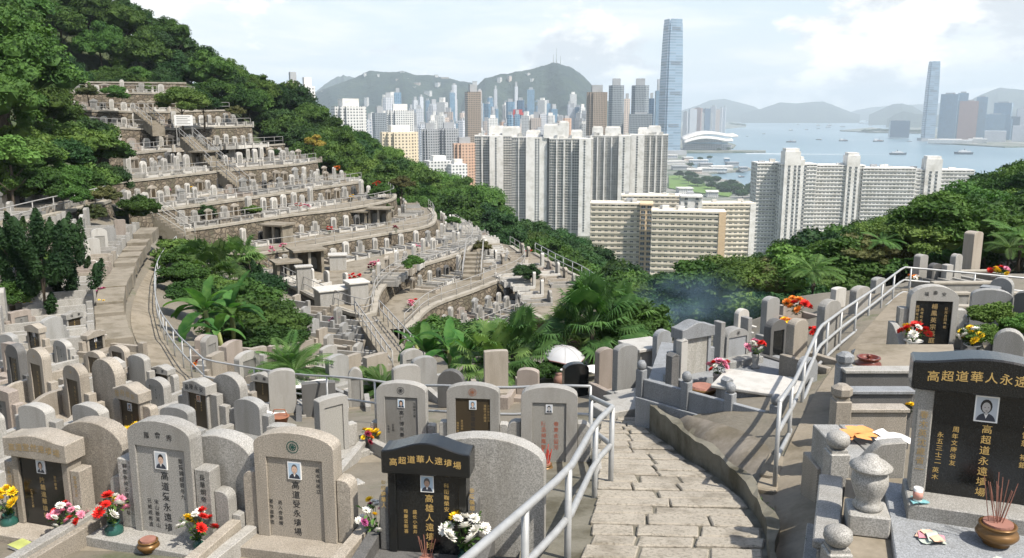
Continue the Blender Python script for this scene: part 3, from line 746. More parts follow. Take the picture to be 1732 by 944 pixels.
def crown_mesh(name, mat, seed, lobes=34, per=75, rad=(1, 1, .8), leaf=.085, lobe_r=(.24, .42), flat=.0, zc=0., droop=.15):
    """crown of unit radius made of leafy clumps over small solid cores added to block light; one mesh"""
    rg = np.random.default_rng(seed); VV, FF, o = [], [], 0
    for k in range(lobes):
        u = rg.normal(size=3); u /= np.linalg.norm(u)
        if u[2] < -.35: u[2] *= -.6
        rr = rg.uniform(.35, 1.0)**.6
        c = u*np.array(rad)*rr*rg.uniform(.72, .95); r = rg.uniform(*lobe_r)*(1.15 - .35*rr)
        sq = np.array([1, 1, .72 - flat])
        v = IV*(r*.74)*sq*(1 + .22*rg.normal(size=(len(IV), 1))) + c  # added inner solid, same foliage material, stops light leaking through the clump
        q = np.concatenate([IF, IF[:, 2:3]], 1)
        VV.append(v); FF.append(q + o); o += len(v)
        m = int(per*(r/.33)**2)
        d = rg.normal(size=(m, 3)); d /= np.linalg.norm(d, axis=1)[:, None]; d[:, 2] = np.where(d[:, 2] < -.3, -d[:, 2], d[:, 2])
        pts = c + d*sq*r*rg.uniform(.72, 1.16, (m, 1))
        nn = d*.8 + np.array([0, 0, .55]) - np.array([0, 0, droop])*rg.random((m, 1))
        v, q = leaf_cards(pts, nn, leaf, rg)
        VV.append(v); FF.append(q + o); o += len(v)
    V = np.concatenate(VV); F4 = np.concatenate(FF)
    V[:, 2] += zc
    # icosphere faces are triangles stored as degenerate quads: split the two sets
    tri = F4[:, 2] == F4[:, 3]
    me = bpy.data.meshes.new(name)
    faces = [tuple(f[:3]) for f in F4[tri]] + [tuple(f) for f in F4[~tri]]
    me.from_pydata(V.tolist(), [], [tuple(int(i) for i in f) for f in faces]); me.materials.append(mat); me.update()
    return me
def trunk_mesh(name, h, r, seed, limbs=5, spread=.32):
    rg = random.Random(seed); m = MB()
    pts = [(0, 0, -.6)]; x = y = 0
    for k in range(1, 5):
        x += rg.uniform(-.06, .06)*h; y += rg.uniform(-.06, .06)*h; pts.append((x, y, h*k/4))
    m.tube(pts, r*1.2, 7, 0, r*.55)
    for k in range(limbs):
        a = rg.uniform(0, 6.28); b = Vector(pts[2+k % 2]); L = h*spread*rg.uniform(.7, 1.1)
        e = b + Vector((math.cos(a)*L*.8, math.sin(a)*L*.8, L*.75)); md = (b+e)/2 + Vector((0, 0, -.06*L))
        m.tube([b, md, e], r*.5, 5, 0, r*.16)
    return m.mesh(name, M['bark'], True)
SPEC = {}
def species(key, mats, n, **kw):
    SPEC[key] = [crown_mesh('crown', M[mats[i % len(mats)]], 100 + 17*i + len(SPEC)*7, **kw) for i in range(n)]
species('broad', ['leaf', 'leaf', 'leaf_dark', 'leaf_light', 'leaf'], 5, lobes=40, per=230, leaf=.042)
species('umbrella', ['leaf', 'leaf_dark'], 2, lobes=38, per=220, rad=(1, 1, .5), leaf=.042, flat=.2)
species('billow', ['leaf', 'leaf_light'], 2, lobes=22, per=420, rad=(1, 1, .85), lobe_r=(.32, .5), leaf=.034, droop=.0)
species('dark', ['leaf_dark'], 2, lobes=36, per=220, rad=(.9, .9, .95), leaf=.042)
species('olive', ['leaf_olive'], 1, lobes=46, per=130, rad=(.95, .95, .7), lobe_r=(.16, .3), leaf=.038)
species('shrub', ['leaf', 'leaf_light'], 2, lobes=20, per=240, rad=(1, 1, .7), lobe_r=(.28, .42), leaf=.06, zc=.35)
species('yellow', ['yellow_leaf'], 1, lobes=16, per=160, rad=(.9, .9, .9), lobe_r=(.3, .45), leaf=.07)
TRUNKS = [trunk_mesh('trunk', 1., .035, k) for k in range(4)]
def tree(name, key, loc, h, r, label, cat='tree', group=None, rz=None, variant=None, squash=1., trunk=True):
    g = thing(name, label, cat, loc, random.uniform(0, 6.28) if rz is None else rz, group)
    cm_ = SPEC[key][random.randrange(len(SPEC[key])) if variant is None else variant % len(SPEC[key])]
    c = link('crown', cm_, g); rh = r*squash
    c.location = (0, 0, max(h - rh*.8, .1)); c.scale = (r, r, rh)
    if trunk:
        t = link('trunk', random.choice(TRUNKS), g); k = max(h - rh*.7, .5); t.scale = (max(k, r), max(k, r), k)
    return g
KIND_LABEL = {'broad': 'bushy green tree', 'umbrella': 'spreading flat-topped tree', 'billow': 'billowing round-clumped tree', 'dark': 'dark evergreen tree', 'olive': 'olive-brown thin-leaved tree'}
TL = [(860, 352), (900, 368), (960, 392), (1000, 408), (1050, 445), (1130, 470), (1225, 462), (1280, 432), (1340, 408), (1400, 382), (1480, 364), (1540, 350), (1600, 322), (1660, 300), (1720, 268), (1800, 240)]
def cap_tree(x, y, z, h):                   # keep a crown under the tree line seen against the buildings
    q = pix((x, y, z+h))
    if not 860 < q[0] < 1800: return z, h
    lim = np.interp(q[0], [a for a, _ in TL], [b for _, b in TL]) + random.uniform(0, 14)
    if q[1] >= lim: return z, h
    zt = atY(q[0], lim, y).z; h2 = max(3.6, zt - z); return min(z, zt - h2), h2
def forest(n, region, zone, group, hr, rr, seed, keys, mind, cull=True, maxd=400):
    rg = random.Random(seed); pts = []; tries = 0
    while len(pts) < n and tries < 60000:
        tries += 1
        x, y = region(rg)
        if any((x-a)**2 + (y-b)**2 < mind**2 for a, b in pts): continue
        z = H(x, y) if False else None
        pts.append((x, y))
    Z = Hn(pts)
    for (x, y), z in zip(pts, Z):
        h = rg.uniform(*hr); r = rg.uniform(*rr); k = rg.choice(keys)
        q = pix((x, y, z+h)); q0 = pix((x, y, z))
        if q[0] < -120 or q[0] > 1850: continue
        if pix((x, y, z))[0] > 860: z, h = cap_tree(x, y, z, h); r = min(r, max(2.2, h*.55))
        tree('forest_tree', k, (x, y, z), h, r, f'{KIND_LABEL[k]} {zone}', 'tree', group)
def poly_region(P):                       # region given in photograph column and distance
    P = np.array(P, float); lo, hi = P.min(0), P.max(0)
    def inside(a, b):
        c = False; j = len(P)-1
        for i in range(len(P)):
            if (P[i, 1] > b) != (P[j, 1] > b) and a < (P[j, 0]-P[i, 0])*(b-P[i, 1])/(P[j, 1]-P[i, 1]) + P[i, 0]: c = not c
            j = i
        return c
    def f(rg):
        while True:
            a, b = rg.uniform(lo[0], hi[0]), math.sqrt(rg.uniform(lo[1]**2, hi[1]**2))
            if inside(a, b): return ((a-CX)/FPX*b*1.0, b)
    return f
forest(80, poly_region([(-120, 122), (60, 130), (100, 138), (300, 139), (350, 138), (480, 142), (560, 152), (560, 186), (430, 182), (300, 176), (100, 168), (-120, 160)]), 'on the steep wooded ridge above the terraces', 'trees on the wooded ridge', (7, 10), (3.6, 5.4), 3, ['broad', 'broad', 'dark', 'broad', 'umbrella', 'billow'], 4.2)
forest(14, poly_region([(60, 126), (110, 124.5), (340, 127), (340, 137), (100, 136), (60, 134)]), 'right above the topmost gravestones', 'trees right above the topmost terrace', (4, 5.5), (2.2, 3.2), 13, ['broad', 'dark', 'broad'], 2.5)
forest(56, poly_region([(500, 128), (560, 126), (640, 112), (740, 106), (830, 96), (960, 84), (1010, 96), (940, 132), (850, 146), (760, 156), (640, 172), (560, 176)]), 'on the wooded slope right of the terraces', 'trees beside the terraces', (6, 9.5), (3.2, 5.), 4, ['broad', 'broad', 'dark', 'billow', 'umbrella'], 4.)
forest(60, poly_region([(880, 86), (1000, 66), (1100, 50), (1240, 44), (1310, 52), (1400, 100), (1330, 160), (1150, 170), (1000, 150), (900, 130)]), 'in the wooded valley below the tall estate', 'trees in the wooded valley', (6, 9.5), (3.2, 5.2), 6, ['broad', 'broad', 'dark', 'umbrella', 'broad'], 4.6)
forest(26, poly_region([(950, 180), (1420, 180), (1420, 330), (1250, 400), (900, 400), (900, 250)]), 'at the foot of the tall estate', 'trees at the foot of the estate', (8, 12), (5, 8), 8, ['broad', 'dark', 'umbrella'], 14)
forest(62, poly_region([(1310, 66), (1450, 62), (1600, 60), (1760, 56), (1830, 80), (1830, 100), (1732, 102), (1600, 112), (1480, 120), (1380, 126), (1330, 120)]), 'on the wooded spur at right', 'trees on the right spur', (6, 9.5), (3., 5.), 9, ['broad', 'billow', 'billow', 'dark', 'umbrella'], 4.0)
# ---------- buildings
def facade(name, wall, glass, fx=3.4, fz=3.3, wx=.5, wz=.5, var=.12, rough=.6, gl=.25, band=None):
    """wall with a grid of windows; the grid runs along whichever way the wall faces"""
    t = NT(name); o = t.obj(); g = t.n('ShaderNodeSeparateXYZ', {0: o})
    nn = t.n('ShaderNodeSeparateXYZ', {0: t.n('ShaderNodeTexCoord').outputs['Normal']})
    side = t.math('GREATER_THAN', t.math('ABSOLUTE', nn.outputs[0]), .707)
    u = t.math('ADD', t.math('MULTIPLY', g.outputs[1], side), t.math('MULTIPLY', g.outputs[0], t.math('SUBTRACT', 1., side)))
    a = t.math('LESS_THAN', t.math('FRACT', t.math('DIVIDE', u, fx)), wx)
    b = t.math('LESS_THAN', t.math('FRACT', t.math('DIVIDE', g.outputs[2], fz)), wz)
    top = t.math('LESS_THAN', t.math('ABSOLUTE', nn.outputs[2]), .5)
    m = t.math('MULTIPLY', t.math('MULTIPLY', a, b), top)
    cell = t.n('ShaderNodeTexWhiteNoise', {'Vector': t.n('ShaderNodeCombineXYZ', {0: t.math('FLOOR', t.math('DIVIDE', u, fx)), 1: t.math('FLOOR', t.math('DIVIDE', g.outputs[2], fz)), 2: side}).outputs[0]}).outputs[0]
    gc = t.mix(cell, mul(glass, .75), mul(glass, 1.3))
    w = t.mix(t.noise(o, .12, 4, .7), mul(wall, .86), mul(wall, 1.1))
    k = t.math('MULTIPLY_ADD', t.rnd(), var*2, 1-var)
    w = t.mix(1., w, t.n('ShaderNodeCombineColor', {0: k, 1: k, 2: k}).outputs[0], 'MULTIPLY')
    t.set(Base_Color=t.mix(m, w, gc), Roughness=t.math('MULTIPLY_ADD', m, gl-rough, rough))
    return t.m
FM = {
 'white': facade('white flats', (.60, .60, .58), (.09, .10, .11), 3.2, 3., .5, .5),
 'cream': facade('cream flats', (.58, .50, .36), (.12, .10, .08), 3.4, 3., .45, .5),
 'orange': facade('peach flats', (.55, .36, .25), (.14, .10, .08), 3.4, 3., .45, .5),
 'grey': facade('grey flats', (.38, .39, .40), (.08, .09, .10), 2.8, 3., .55, .55),
 'brown': facade('brown tower', (.27, .215, .165), (.06, .055, .05), 2.6, 3., .5, .55),
 'slate': facade('slate blue tower', (.25, .28, .30), (.06, .075, .09), 2.6, 3.1, .6, .6),
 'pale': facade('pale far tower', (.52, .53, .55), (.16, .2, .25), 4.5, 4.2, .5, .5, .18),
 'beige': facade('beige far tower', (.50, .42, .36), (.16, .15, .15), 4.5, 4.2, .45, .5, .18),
 'glass': facade('blue glass tower', (.17, .26, .34), (.08, .16, .24), 5., 4.2, .8, .75, .22, .3, .12),
 'navy': facade('dark blue glass tower', (.07, .12, .18), (.04, .075, .12), 5., 4.2, .8, .75, .2, .3, .12),
 'icc': facade('silver blue glass', (.22, .29, .36), (.165, .24, .31), 60., 8.8, 1.1, .6, .02, .35, .2),
 'brick': facade('reddish tower', (.30, .18, .15), (.10, .08, .09), 5., 4.2, .5, .5, .1),
}
WALLM = {'white': concrete('white render', (.68, .665, .63), .4, .12), 'cream': concrete('cream render', (.68, .62, .51), .35, .12), 'tan': concrete('tan render', (.62, .46, .29), .12, .08), 'pale': concrete('pale grey render', (.50, .485, .45), .4, .12), 'grey': concrete('grey render', (.33, .34, .35), .2, .08)}
M['pane'] = plain('dark window pane', (.045, .055, .065), .15, 0, .3, .6)
M['frame'] = plain('window frame', (.5, .5, .48), .6)
M['louvre'] = plain('dark louvre band', (.13, .16, .19), .5)
M['redsign'] = plain('red sign panel', (.5, .04, .03), .5)
def win_mesh(name, w, h, sill=True):
    m = MB(); m.box(-w/2, w/2, -.05, .04, 0, h, 0)
    if sill: m.box(-w/2-.12, w/2+.12, -.38, .04, -.16, -.003, 1)
    m.box(-.05, .05, -.09, -.052, 0, h, 1)
    return m.mesh(name, [M['pane'], M['frame']])
def put_windows(root, spots, me, limit=100):
    """spots: (x, y, z, rz); the ones nearest the eye are objects of their own, the rest one mesh"""
    for x, y, z, rz in spots[:limit]: link('window', me, root, (x, y, z), rz)
    rest = spots[limit:]
    if rest:
        V = np.array([v.co[:] for v in me.vertices]); F0 = [tuple(p.vertices) for p in me.polygons]; mi = [p.material_index for p in me.polygons]
        vs, fs, ms = [], [], []
        for x, y, z, rz in rest:
            c, s_ = math.cos(rz), math.sin(rz); o = len(vs)
            vs += [(x + c*a - s_*b, y + s_*a + c*b, z + d) for a, b, d in V]
            fs += [tuple(o+i for i in f) for f in F0]; ms += mi
        n = bpy.data.meshes.new('window'); n.from_pydata(vs, [], fs)
        for mm in me.materials: n.materials.append(mm)
        n.polygons.foreach_set('material_index', ms); n.update()
        link('window', n, root)['kind'] = 'stuff'
def spanw(a, b, D): return (b-a)/FPX*(D*cp)*1.02
def base_at(px, pyt, D): t = atY(px, pyt, D); return t
WS = win_mesh('window', 1.7, 1.6); WB = win_mesh('window', .9, 1.3, False); WL = win_mesh('window', 2.2, 1.5)
# --- the five tall white towers of the estate
def cross_tower(pl, ga, gb, pr, pyt, D, zb, label, roofs, rz=0.):
    c = atY((ga+gb)/2, pyt, D); top = c.z; h = top - zb
    face = -math.atan2(c.x, c.y) + rz
    g = thing('tower_block', label, 'apartment tower', (c.x, c.y, zb), face, 'white estate towers')
    k = D/FPX*1.0
    xl, xr, gl, gr = (pl-(ga+gb)/2)*k, (pr-(ga+gb)/2)*k, (ga-gb)/2*k, (gb-ga)/2*k
    MB().box(gl, gr, -4, 3.6, 0, h+.8).build('gable', WALLM['white'], g); m = MB(); m.box(xl, xr, 4, 22, 0, h)
    for z in np.arange(2.8, h-1, 2.8):
        m.box(xl-.2, gl-.01, 3.3, 3.98, z-.55, z) if gl-xl > 4 else None
        m.box(gr+.01, xr+.2, 3.3, 3.98, z-.55, z) if xr-gr > 4 else None
    m.build('wall', WALLM['pale'], g)
    fin = MB()
    for x0, x1 in ((xl, gl), (gr, xr)):
        if x1-x0 < 5: continue
        n = max(1, int((x1-x0)/6.5))
        for i in range(1, n): x = x0 + (x1-x0)*i/n; fin.box(x-.7, x+.7, 1.6, 3.29, 0, h-1)
    if fin.v: fin.build('fin_wall', WALLM['white'], g)
    MB().box(xl-.3, xr+.3, 3.6, 22.3, h+.002, h+1.1).build('parapet', WALLM['white'], g)
    for a, b, hh in roofs:
        a, b = (a-(ga+gb)/2)*k, (b-(ga+gb)/2)*k
        q = MB().box(a, b, 6, 18, h+1.1, h+1.1+hh); q.box(a+1, b-1, 8, 16, h+1.1+hh, h+hh+2.6); q.build('roof_block', WALLM['white'], g)
    rr_ = random.Random(int(pl))
    for k in range(5):
        x = xl + 2 + rr_.random()*(xr-xl-5); a_ = rr_.uniform(1, 2.4); MB().box(x-a_, x+a_, 4.2, 5.9, h+1.11, h+rr_.uniform(2.6, 5)).build('roof_hut', WALLM[rr_.choice(['white', 'pale', 'grey'])], g)
    sp_ = []
    for z in np.arange(h-2.6, 3, -2.8):
        sp_.append(((gl+gr)/2-.6, -4.02, z, 0)); sp_.append(((gl+gr)/2+2.2, -4.02, z, 0)) if gr-gl > 16 else None
        for x0, x1 in ((xl, gl), (gr, xr)):
            n = int((x1-x0)/2.35)
            sp_ += [(x0 + (x1-x0)*(i+.5)/n, 3.96, z+.25, 0) for i in range(n)] if n else []
        sp_ += [(xr+.02, y, z, PI/2) for y in (8, 12, 17)]
    put_windows(g, sp_, WS)
cross_tower(803, 828, 851, 868, 231, 960, -130, 'white tower block farthest left of the white estate, behind the tree line', [(828, 853, 9)])
cross_tower(866, 890, 925, 932, 233, 905, -130, 'white tower block with broad windowless gable, second from left in the estate', [(850, 880, 9), (890, 915, 5)])
cross_tower(930, 980, 1000, 1003, 236, 890, -130, 'white tower block with bright narrow gable at middle of the estate', [(920, 946, 13), (946, 962, 16), (966, 985, 7)])
cross_tower(1000, 1047, 1066, 1067, 231, 935, -130, 'white tower block behind the low slab flats, fourth from left in the estate', [(1002, 1020, 8), (1024, 1050, 8)])
cross_tower(1066, 1068, 1090, 1129, 229, 965, -130, 'white tower block with greyish gable, rightmost of the estate beside the harbour', [(1079, 1096, 6), (1096, 1117, 8)])
# --- the wide estate at right: blocks with shafts
def slab_block(pl, pr, pytl, D, zb, depth, label, cols_sp=3.2, wall='white', shafts=(), rz=0., fl=2.85, end=None, group='slab blocks of flats', band=True, wmesh=None, name='apartment_block', parap=True):
    c = atY((pl+pr)/2, pytl, D); k = D/FPX; w = (pr-pl)*k; h = c.z - zb
    face = -math.atan2(c.x, c.y)*.35 + rz
    g = thing(name, label, 'apartment block', (c.x, c.y, zb), face, group)
    m = MB().box(-w/2, w/2, 0, depth, 0, h)
    if band:
        for z in np.arange(h, 2, -fl): m.box(-w/2+.05, w/2-.05, -.75, -.01, z-1.75, z-.85)
    m.build('wall', WALLM[wall], g)
    if end:
        MB().box(w/2-3.2, w/2+.25, -1.0, depth+.2, 0, h+.7).build('end_wall', WALLM[end], g)
    if parap: MB().box(-w/2-.2, w/2+.2, -.9, depth+.3, h+.002, h+.9).build('parapet', WALLM[wall], g)
    for a, b, hh in shafts:
        a, b = (a-(pl+pr)/2)*k, (b-(pl+pr)/2)*k
        q = MB().box(a, b, -2.2, 9, 0, h+hh); q.box(a+.8, b-.8, -1, 8, h+hh, h+hh+2.2); q.build('stair_tower', WALLM['white'], g)
    sp_ = []
    inside = [((a-(pl+pr)/2)*k-.8, (b-(pl+pr)/2)*k+.8) for a, b, _ in shafts]
    for z in np.arange(h-1.0, 2, -fl):
        n = int(w/cols_sp)
        for i in range(n):
            x = -w/2 + (i+.5)*w/n
            if any(a < x < b for a, b in inside) or (end and x > w/2-4): continue
            sp_.append((x, -.02, z-1.0+.25, 0))
        for a, b in inside: sp_ += [((a+b)/2+s_*2.2, -2.22, z-.9, 0) for s_ in (-1, 1)]
        n = int(depth/4)
        if end: sp_ += [(w/2+.27, (i+.5)*depth/n, z-.8, PI/2) for i in range(n)]
        else: sp_ += [(w/2+.02, (i+.5)*depth/n, z-.8, PI/2) for i in range(n)]
        sp_ += [(-w/2-.02, (i+.5)*depth/n, z-.8, -PI/2) for i in range(n)]
    rr_ = random.Random(int(pl))
    for k in range(int(w/9)):
        x = -w/2 + 3 + rr_.random()*(w-7); a_ = rr_.uniform(1, 2.6); y_ = rr_.uniform(2, max(2.5, depth-4)); MB().box(x-a_, x+a_, y_, y_+rr_.uniform(1.5, 3), h+.01, h+rr_.uniform(1.4, 3.2)).build('roof_hut', WALLM[rr_.choice(['white', 'pale', 'grey'])], g)
    put_windows(g, sp_, wmesh or WS)
    return g
slab_block(1281, 1322, 277, 650, -118, 16, 'narrow white block at the left end of the right estate', 2.6, rz=.10)
slab_block(1322, 1382, 279, 640, -118, 18, 'white block with the tallest square stair tower in the right estate', 2.6, shafts=((1326, 1352, 10), (1352, 1360, 4)), rz=.10)
slab_block(1382, 1462, 281, 655, -118, 16, 'white block with slender tall stair tower in the right estate', 2.7, shafts=((1431, 1452, 8),), rz=.06)
slab_block(1462, 1548, 286, 650, -118, 16, 'long plain white block right of the two stair towers', 2.7, rz=.04)
slab_block(1548, 1645, 289, 665, -118, 16, 'white block partly behind the wooded spur with small stair tower', 2.8, shafts=((1566, 1592, 9),), rz=.02)
# --- low cream slab blocks in the middle
slab_block(999, 1086, 346, 460, -92, 12, 'cream slab block with balcony bands left of the tan stairwell', 3.1, 'cream', rz=-.10, fl=2.8)
slab_block(1083, 1104, 347, 452, -92, 13, 'narrow tan stairwell block between the two cream slab blocks', 3.0, 'tan', rz=-.10, fl=2.8, band=False, wmesh=WL)
slab_block(1103, 1226, 360, 432, -92, 12, 'front cream slab block with tan end wall beside the valley trees', 3.0, 'cream', rz=-.10, fl=2.8, end='tan')
slab_block(1052, 1152, 333, 540, -100, 14, 'rear cream slab block behind the tan stairwell', 3.2, 'cream', rz=-.06, fl=2.8)
slab_block(1160, 1278, 346, 520, -100, 13, 'long pale slab block in the rear beside the white estate on right', 3.1, 'cream', rz=.10, fl=2.8, end='white')
slab_block(1152, 1188, 334, 505, -100, 12, 'small white roof house on top of slab flats', 6, 'white', rz=-.05, band=False, name='stair_house')

# --- medium towers with procedural windows
def tower(px0, px1, pyt, D, mat, label, zb=None, style='box', depth=None, group=None, name='high_rise', rz=None, rh=.06):
    c = atY((px0+px1)/2, pyt, D); w = (px1-px0)*D/FPX; d = depth or w*.8; zb = -146. if zb is None else zb; h = c.z - zb
    rz = random.uniform(-.5, .5) if rz is None else rz
    f = abs(math.cos(rz)) + abs(math.sin(rz))*.8; w /= f; d /= f
    g = thing(name, label, 'tower', (c.x, c.y, zb), -math.atan2(c.x, c.y) + rz, group)
    m = MB(); hb = h*(1-rh)
    if style == 'box': m.box(-w/2, w/2, -d/2, d/2, 0, hb)
    elif style == 'step':
        m.box(-w/2, w/2, -d/2, d/2, 0, h*.55); m.box(-w*.42, w*.42, -d*.42, d*.42, h*.55, hb)
    elif style == 'cross':
        m.box(-w/2, w/2, -d*.22, d*.22, 0, hb); m.box(-w*.22, w*.22, -d/2, -d*.2201, 0, hb); m.box(-w*.22, w*.22, d*.2201, d/2, 0, hb)
        for s_ in (-1, 1):
            m.box(s_*w*.3-w*.07, s_*w*.3+w*.07, -d*.38, -d*.2201, 0, hb)
    elif style == 'oct':
        q = [(-w/2, -d*.3), (-w*.3, -d/2), (w*.3, -d/2), (w/2, -d*.3), (w/2, d*.3), (w*.3, d/2), (-w*.3, d/2), (-w/2, d*.3)]; m.flat(q, 0, hb)
    m.build('wall', FM[mat], g)
    MB().box(-w*.26, w*.26, -d*.26, d*.26, hb+.01, h).build('roof_block', WALLM['grey' if mat not in ('white', 'cream') else 'white'], g)
    return g
tower(483, 506, 122, 820, 'beige', 'tan twin-topped flats rising above ridge, taller left half', -110, rz=.3, style='cross')
tower(505, 533, 131, 830, 'white', 'white flats rising above ridge beside the tan half', -110, rz=.3, style='cross')
tower(556, 622, 167, 900, 'white', 'white cross-plan flats directly above the tree line', -120, rz=.35, style='cross')
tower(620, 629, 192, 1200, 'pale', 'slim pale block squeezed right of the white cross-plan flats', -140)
tower(629, 654, 181, 1300, 'slate', 'teal-grey tower left of the grey-white twin flats', -140, rz=.3)
tower(652, 700, 176, 1250, 'white', 'grey-white flats in front of the peak', -140, style='cross', rz=.1)
tower(666, 678, 149, 2500, 'glass', 'slim pale blue tower poking above the grey-white flats', rz=.1)
tower(640, 709, 212, 840, 'cream', 'yellow-cream flats above the tree line', -120, style='cross', rz=.2)
tower(712, 742, 208, 1000, 'grey', 'grey-white flats, left one of a pair behind cream flats', -130, style='cross', rz=.1)
tower(741, 776, 207, 1020, 'grey', 'grey-white flats, right one of a pair behind cream flats', -130, style='cross', rz=.1)
tower(764, 805, 232, 900, 'orange', 'peach-coloured flats left of the white estate', -130, style='cross', rz=.2)
tower(716, 766, 263, 800, 'white', 'low white flats with terraces above the tree line', -120, rz=.3)
tower(757, 790, 269, 790, 'white', 'lowest white flats beside the peach-coloured block', -120, rz=.3)
tower(786, 813, 143, 1300, 'brown', 'tall brown tower standing alone left of the white estate', -140, rz=.25, depth=20)
tower(992, 1028, 144, 1350, 'brown', 'broad ribbed brown tower behind the white estate', -140, style='cross', rz=.1)
tower(1030, 1056, 133, 1500, 'slate', 'slate tower with dark crown right of the ribbed brown tower', -140, style='oct', rz=.1)
tower(1064, 1103, 190, 1480, 'slate', 'wide slate tower base of the stepped pair', -140, style='box', rz=.05, rh=.02)
tower(1069, 1098, 133, 1495, 'slate', 'tall slate shaft rising from the wide slate base', -140, style='oct', rz=.05)
tower(1056, 1066, 158, 1800, 'beige', 'thin beige tower between the two slate towers', rz=.1)
tower(1098, 1107, 157, 1700, 'navy', 'thin dark tower right of the slate shaft', rz=.1)
t_ = tower(1109, 1121, 134, 3200, 'glass', 'pointed blue tower just left of the tallest skyscraper', rz=.2, rh=.16)
# the tallest tower: tapering shaft of silver-blue glass with chamfered corners, louvre bands and a toothed crown
def skyscraper(px, pyt, pyb, w_px, D, label, zb, tap=.80, lean_rz=.45, bands=(.21, .45, .67, .92)):
    c = atY(px, pyt, D); w = w_px*D/FPX*.80; h = c.z - zb
    g = thing('skyscraper', label, 'skyscraper', (c.x, c.y, zb), lean_rz - math.atan2(c.x, c.y))
    def ring(t):
        s_ = w/2*(1 if t < .45 else 1 - (1-tap)*((t-.45)/.55)**1.6); e = s_*.18
        return [(-s_, -s_+e), (-s_+e, -s_+e), (-s_+e, -s_), (s_-e, -s_), (s_-e, -s_+e), (s_, -s_+e), (s_, s_-e), (s_-e, s_-e), (s_-e, s_), (-s_+e, s_), (-s_+e, s_-e), (-s_, s_-e)]
    ts = np.linspace(0, .97, 26); m = MB(); vs = [(x, y, t*h) for t in ts for x, y in ring(t)]
    fs = [(i*12+k, i*12+(k+1) % 12, (i+1)*12+(k+1) % 12, (i+1)*12+k) for i in range(25) for k in range(12)] + [tuple(range(25*12, 26*12))]
    m.add(vs, fs); m.build('shaft', FM['icc'], g)
    for t in bands:
        s_ = w/2*(1 if t < .45 else 1 - (1-tap)*((t-.45)/.55)**1.6)
        for k in range(4):
            for j in range(2):
                q = MB().box(-s_*.6, s_*.6, -s_-.9, -s_-.1, h*t+j*h*.014, h*t + j*h*.014+h*.008, 0, Matrix.Rotation(k*PI/2, 4, 'Z')); q.build('louvre_band', M['louvre'], g)
    s_ = w/2*tap
    for k in range(4):
        MB().box(-s_*.78, s_*.78, -s_, -s_*.9, h*.9705, h, 0, Matrix.Rotation(k*PI/2, 4, 'Z')).build('crown', FM['icc'], g)
    MB().box(-w*.75, w*.75, -w*.7, w*.7, 0, h*.035).build('podium', WALLM['grey'], g)
skyscraper(1139, 33, 262, 37, 2900, 'tallest silver-blue glass skyscraper tapering to a toothed crown at middle of the skyline', -147)
skyscraper(1581, 104, 235, 22, 4150, 'tall slim pale blue skyscraper on the far shore at right', -145, .82, .3, (.33, .62, .9))
# far shore at right
for a, b, yt, mt, st, lb in [(1594, 1622, 157, 'glass', 'box', 'broad blue glass tower directly right of the slim far skyscraper'), (1622, 1638, 155, 'glass', 'box', 'thin pale blue tower on the far right shore'), (1624, 1654, 169, 'brick', 'box', 'reddish arch-fronted tower on the far right shore'), (1654, 1671, 162, 'glass', 'box', 'dark blue slim tower beside the reddish one on far shore'), (1682, 1715, 172, 'glass', 'step', 'pale stepped tower near the right edge on far shore'), (1668, 1700, 192, 'glass', 'box', 'squat blue-grey block on the far right shore'), (1700, 1724, 196, 'navy', 'box', 'squat dark blue block near right edge of far shore'), (1722, 1745, 182, 'pale', 'box', 'pale tower cut by the right edge on far shore'), (1716, 1745, 212, 'pale', 'box', 'low pale block at right edge of far shore'), (1668, 1700, 221, 'pale', 'box', 'low pale stone block on the far right quay'), (1506, 1538, 203, 'navy', 'box', 'dark low slab building alone on the harbour spit')]:
    tower(a, b, yt, 4300 if yt < 200 else 4700 if a == 1506 else 4050, mt, lb, -146, st, rz=random.uniform(-.15, .15), rh=.03)
for a, b, yt, mt, lb in [(1574, 1640, 235, 'white', 'long low white terminal roof on the far right quay'), (1640, 1668, 233, 'white', 'short low white shed on the far right quay')]:
    tower(a, b, yt, 3850, mt, lb, -146, 'box', depth=60, rz=0, rh=.2, name='quay_building')
# the distant city centre: one tower after another
far = []
rg = random.Random(21)
for i in range(84):
    px = 632 + 366*i/83 + rg.uniform(-4, 4); D = rg.uniform(2250, 3700)
    yt = rg.uniform(168, 214) if rg.random() < .8 else rg.uniform(150, 178)
    if D > 3000: yt = min(yt, 196)
    far.append((px, yt, D, rg.uniform(8, 16)*2700/D*1., rg.choices(['pale', 'beige', 'glass', 'navy', 'white', 'grey'], [6, 3, 4, 2, 4, 2])[0]))
far += [(748, 165, 2400, 19, 'white'), (733, 168, 2450, 17, 'pale'), (866, 173, 2500, 10, 'orange'), (877, 186, 2300, 13, 'navy'), (898, 148, 3000, 12, 'glass'), (873, 138, 3300, 7, 'pale'), (768, 141, 3200, 9, 'pale'), (838, 145, 3300, 6, 'pale'), (936, 176, 2400, 17, 'glass'), (985, 176, 2300, 12, 'white'), (812, 170, 2500, 14, 'glass'), (825, 172, 2500, 13, 'glass'), (712, 160, 3000, 8, 'pale'), (1015, 186, 2600, 12, 'glass'), (1160, 188, 3900, 9, 'pale')]
for i in range(46):
    px = 640 + 360*i/45 + rg.uniform(-5, 5); far.append((px, rg.uniform(184, 222), rg.uniform(1500, 2200), rg.uniform(11, 19), rg.choices(['pale', 'beige', 'glass', 'navy', 'white', 'grey', 'orange'], [5, 5, 2, 1.5, 6, 2, .7])[0]))
far.sort(key=lambda q: q[0])
cnt = defaultdict(int)
FARN = {'pale': 'pale grey', 'beige': 'beige', 'glass': 'blue glass', 'navy': 'dark navy', 'white': 'white', 'grey': 'mid-grey', 'orange': 'peach'}
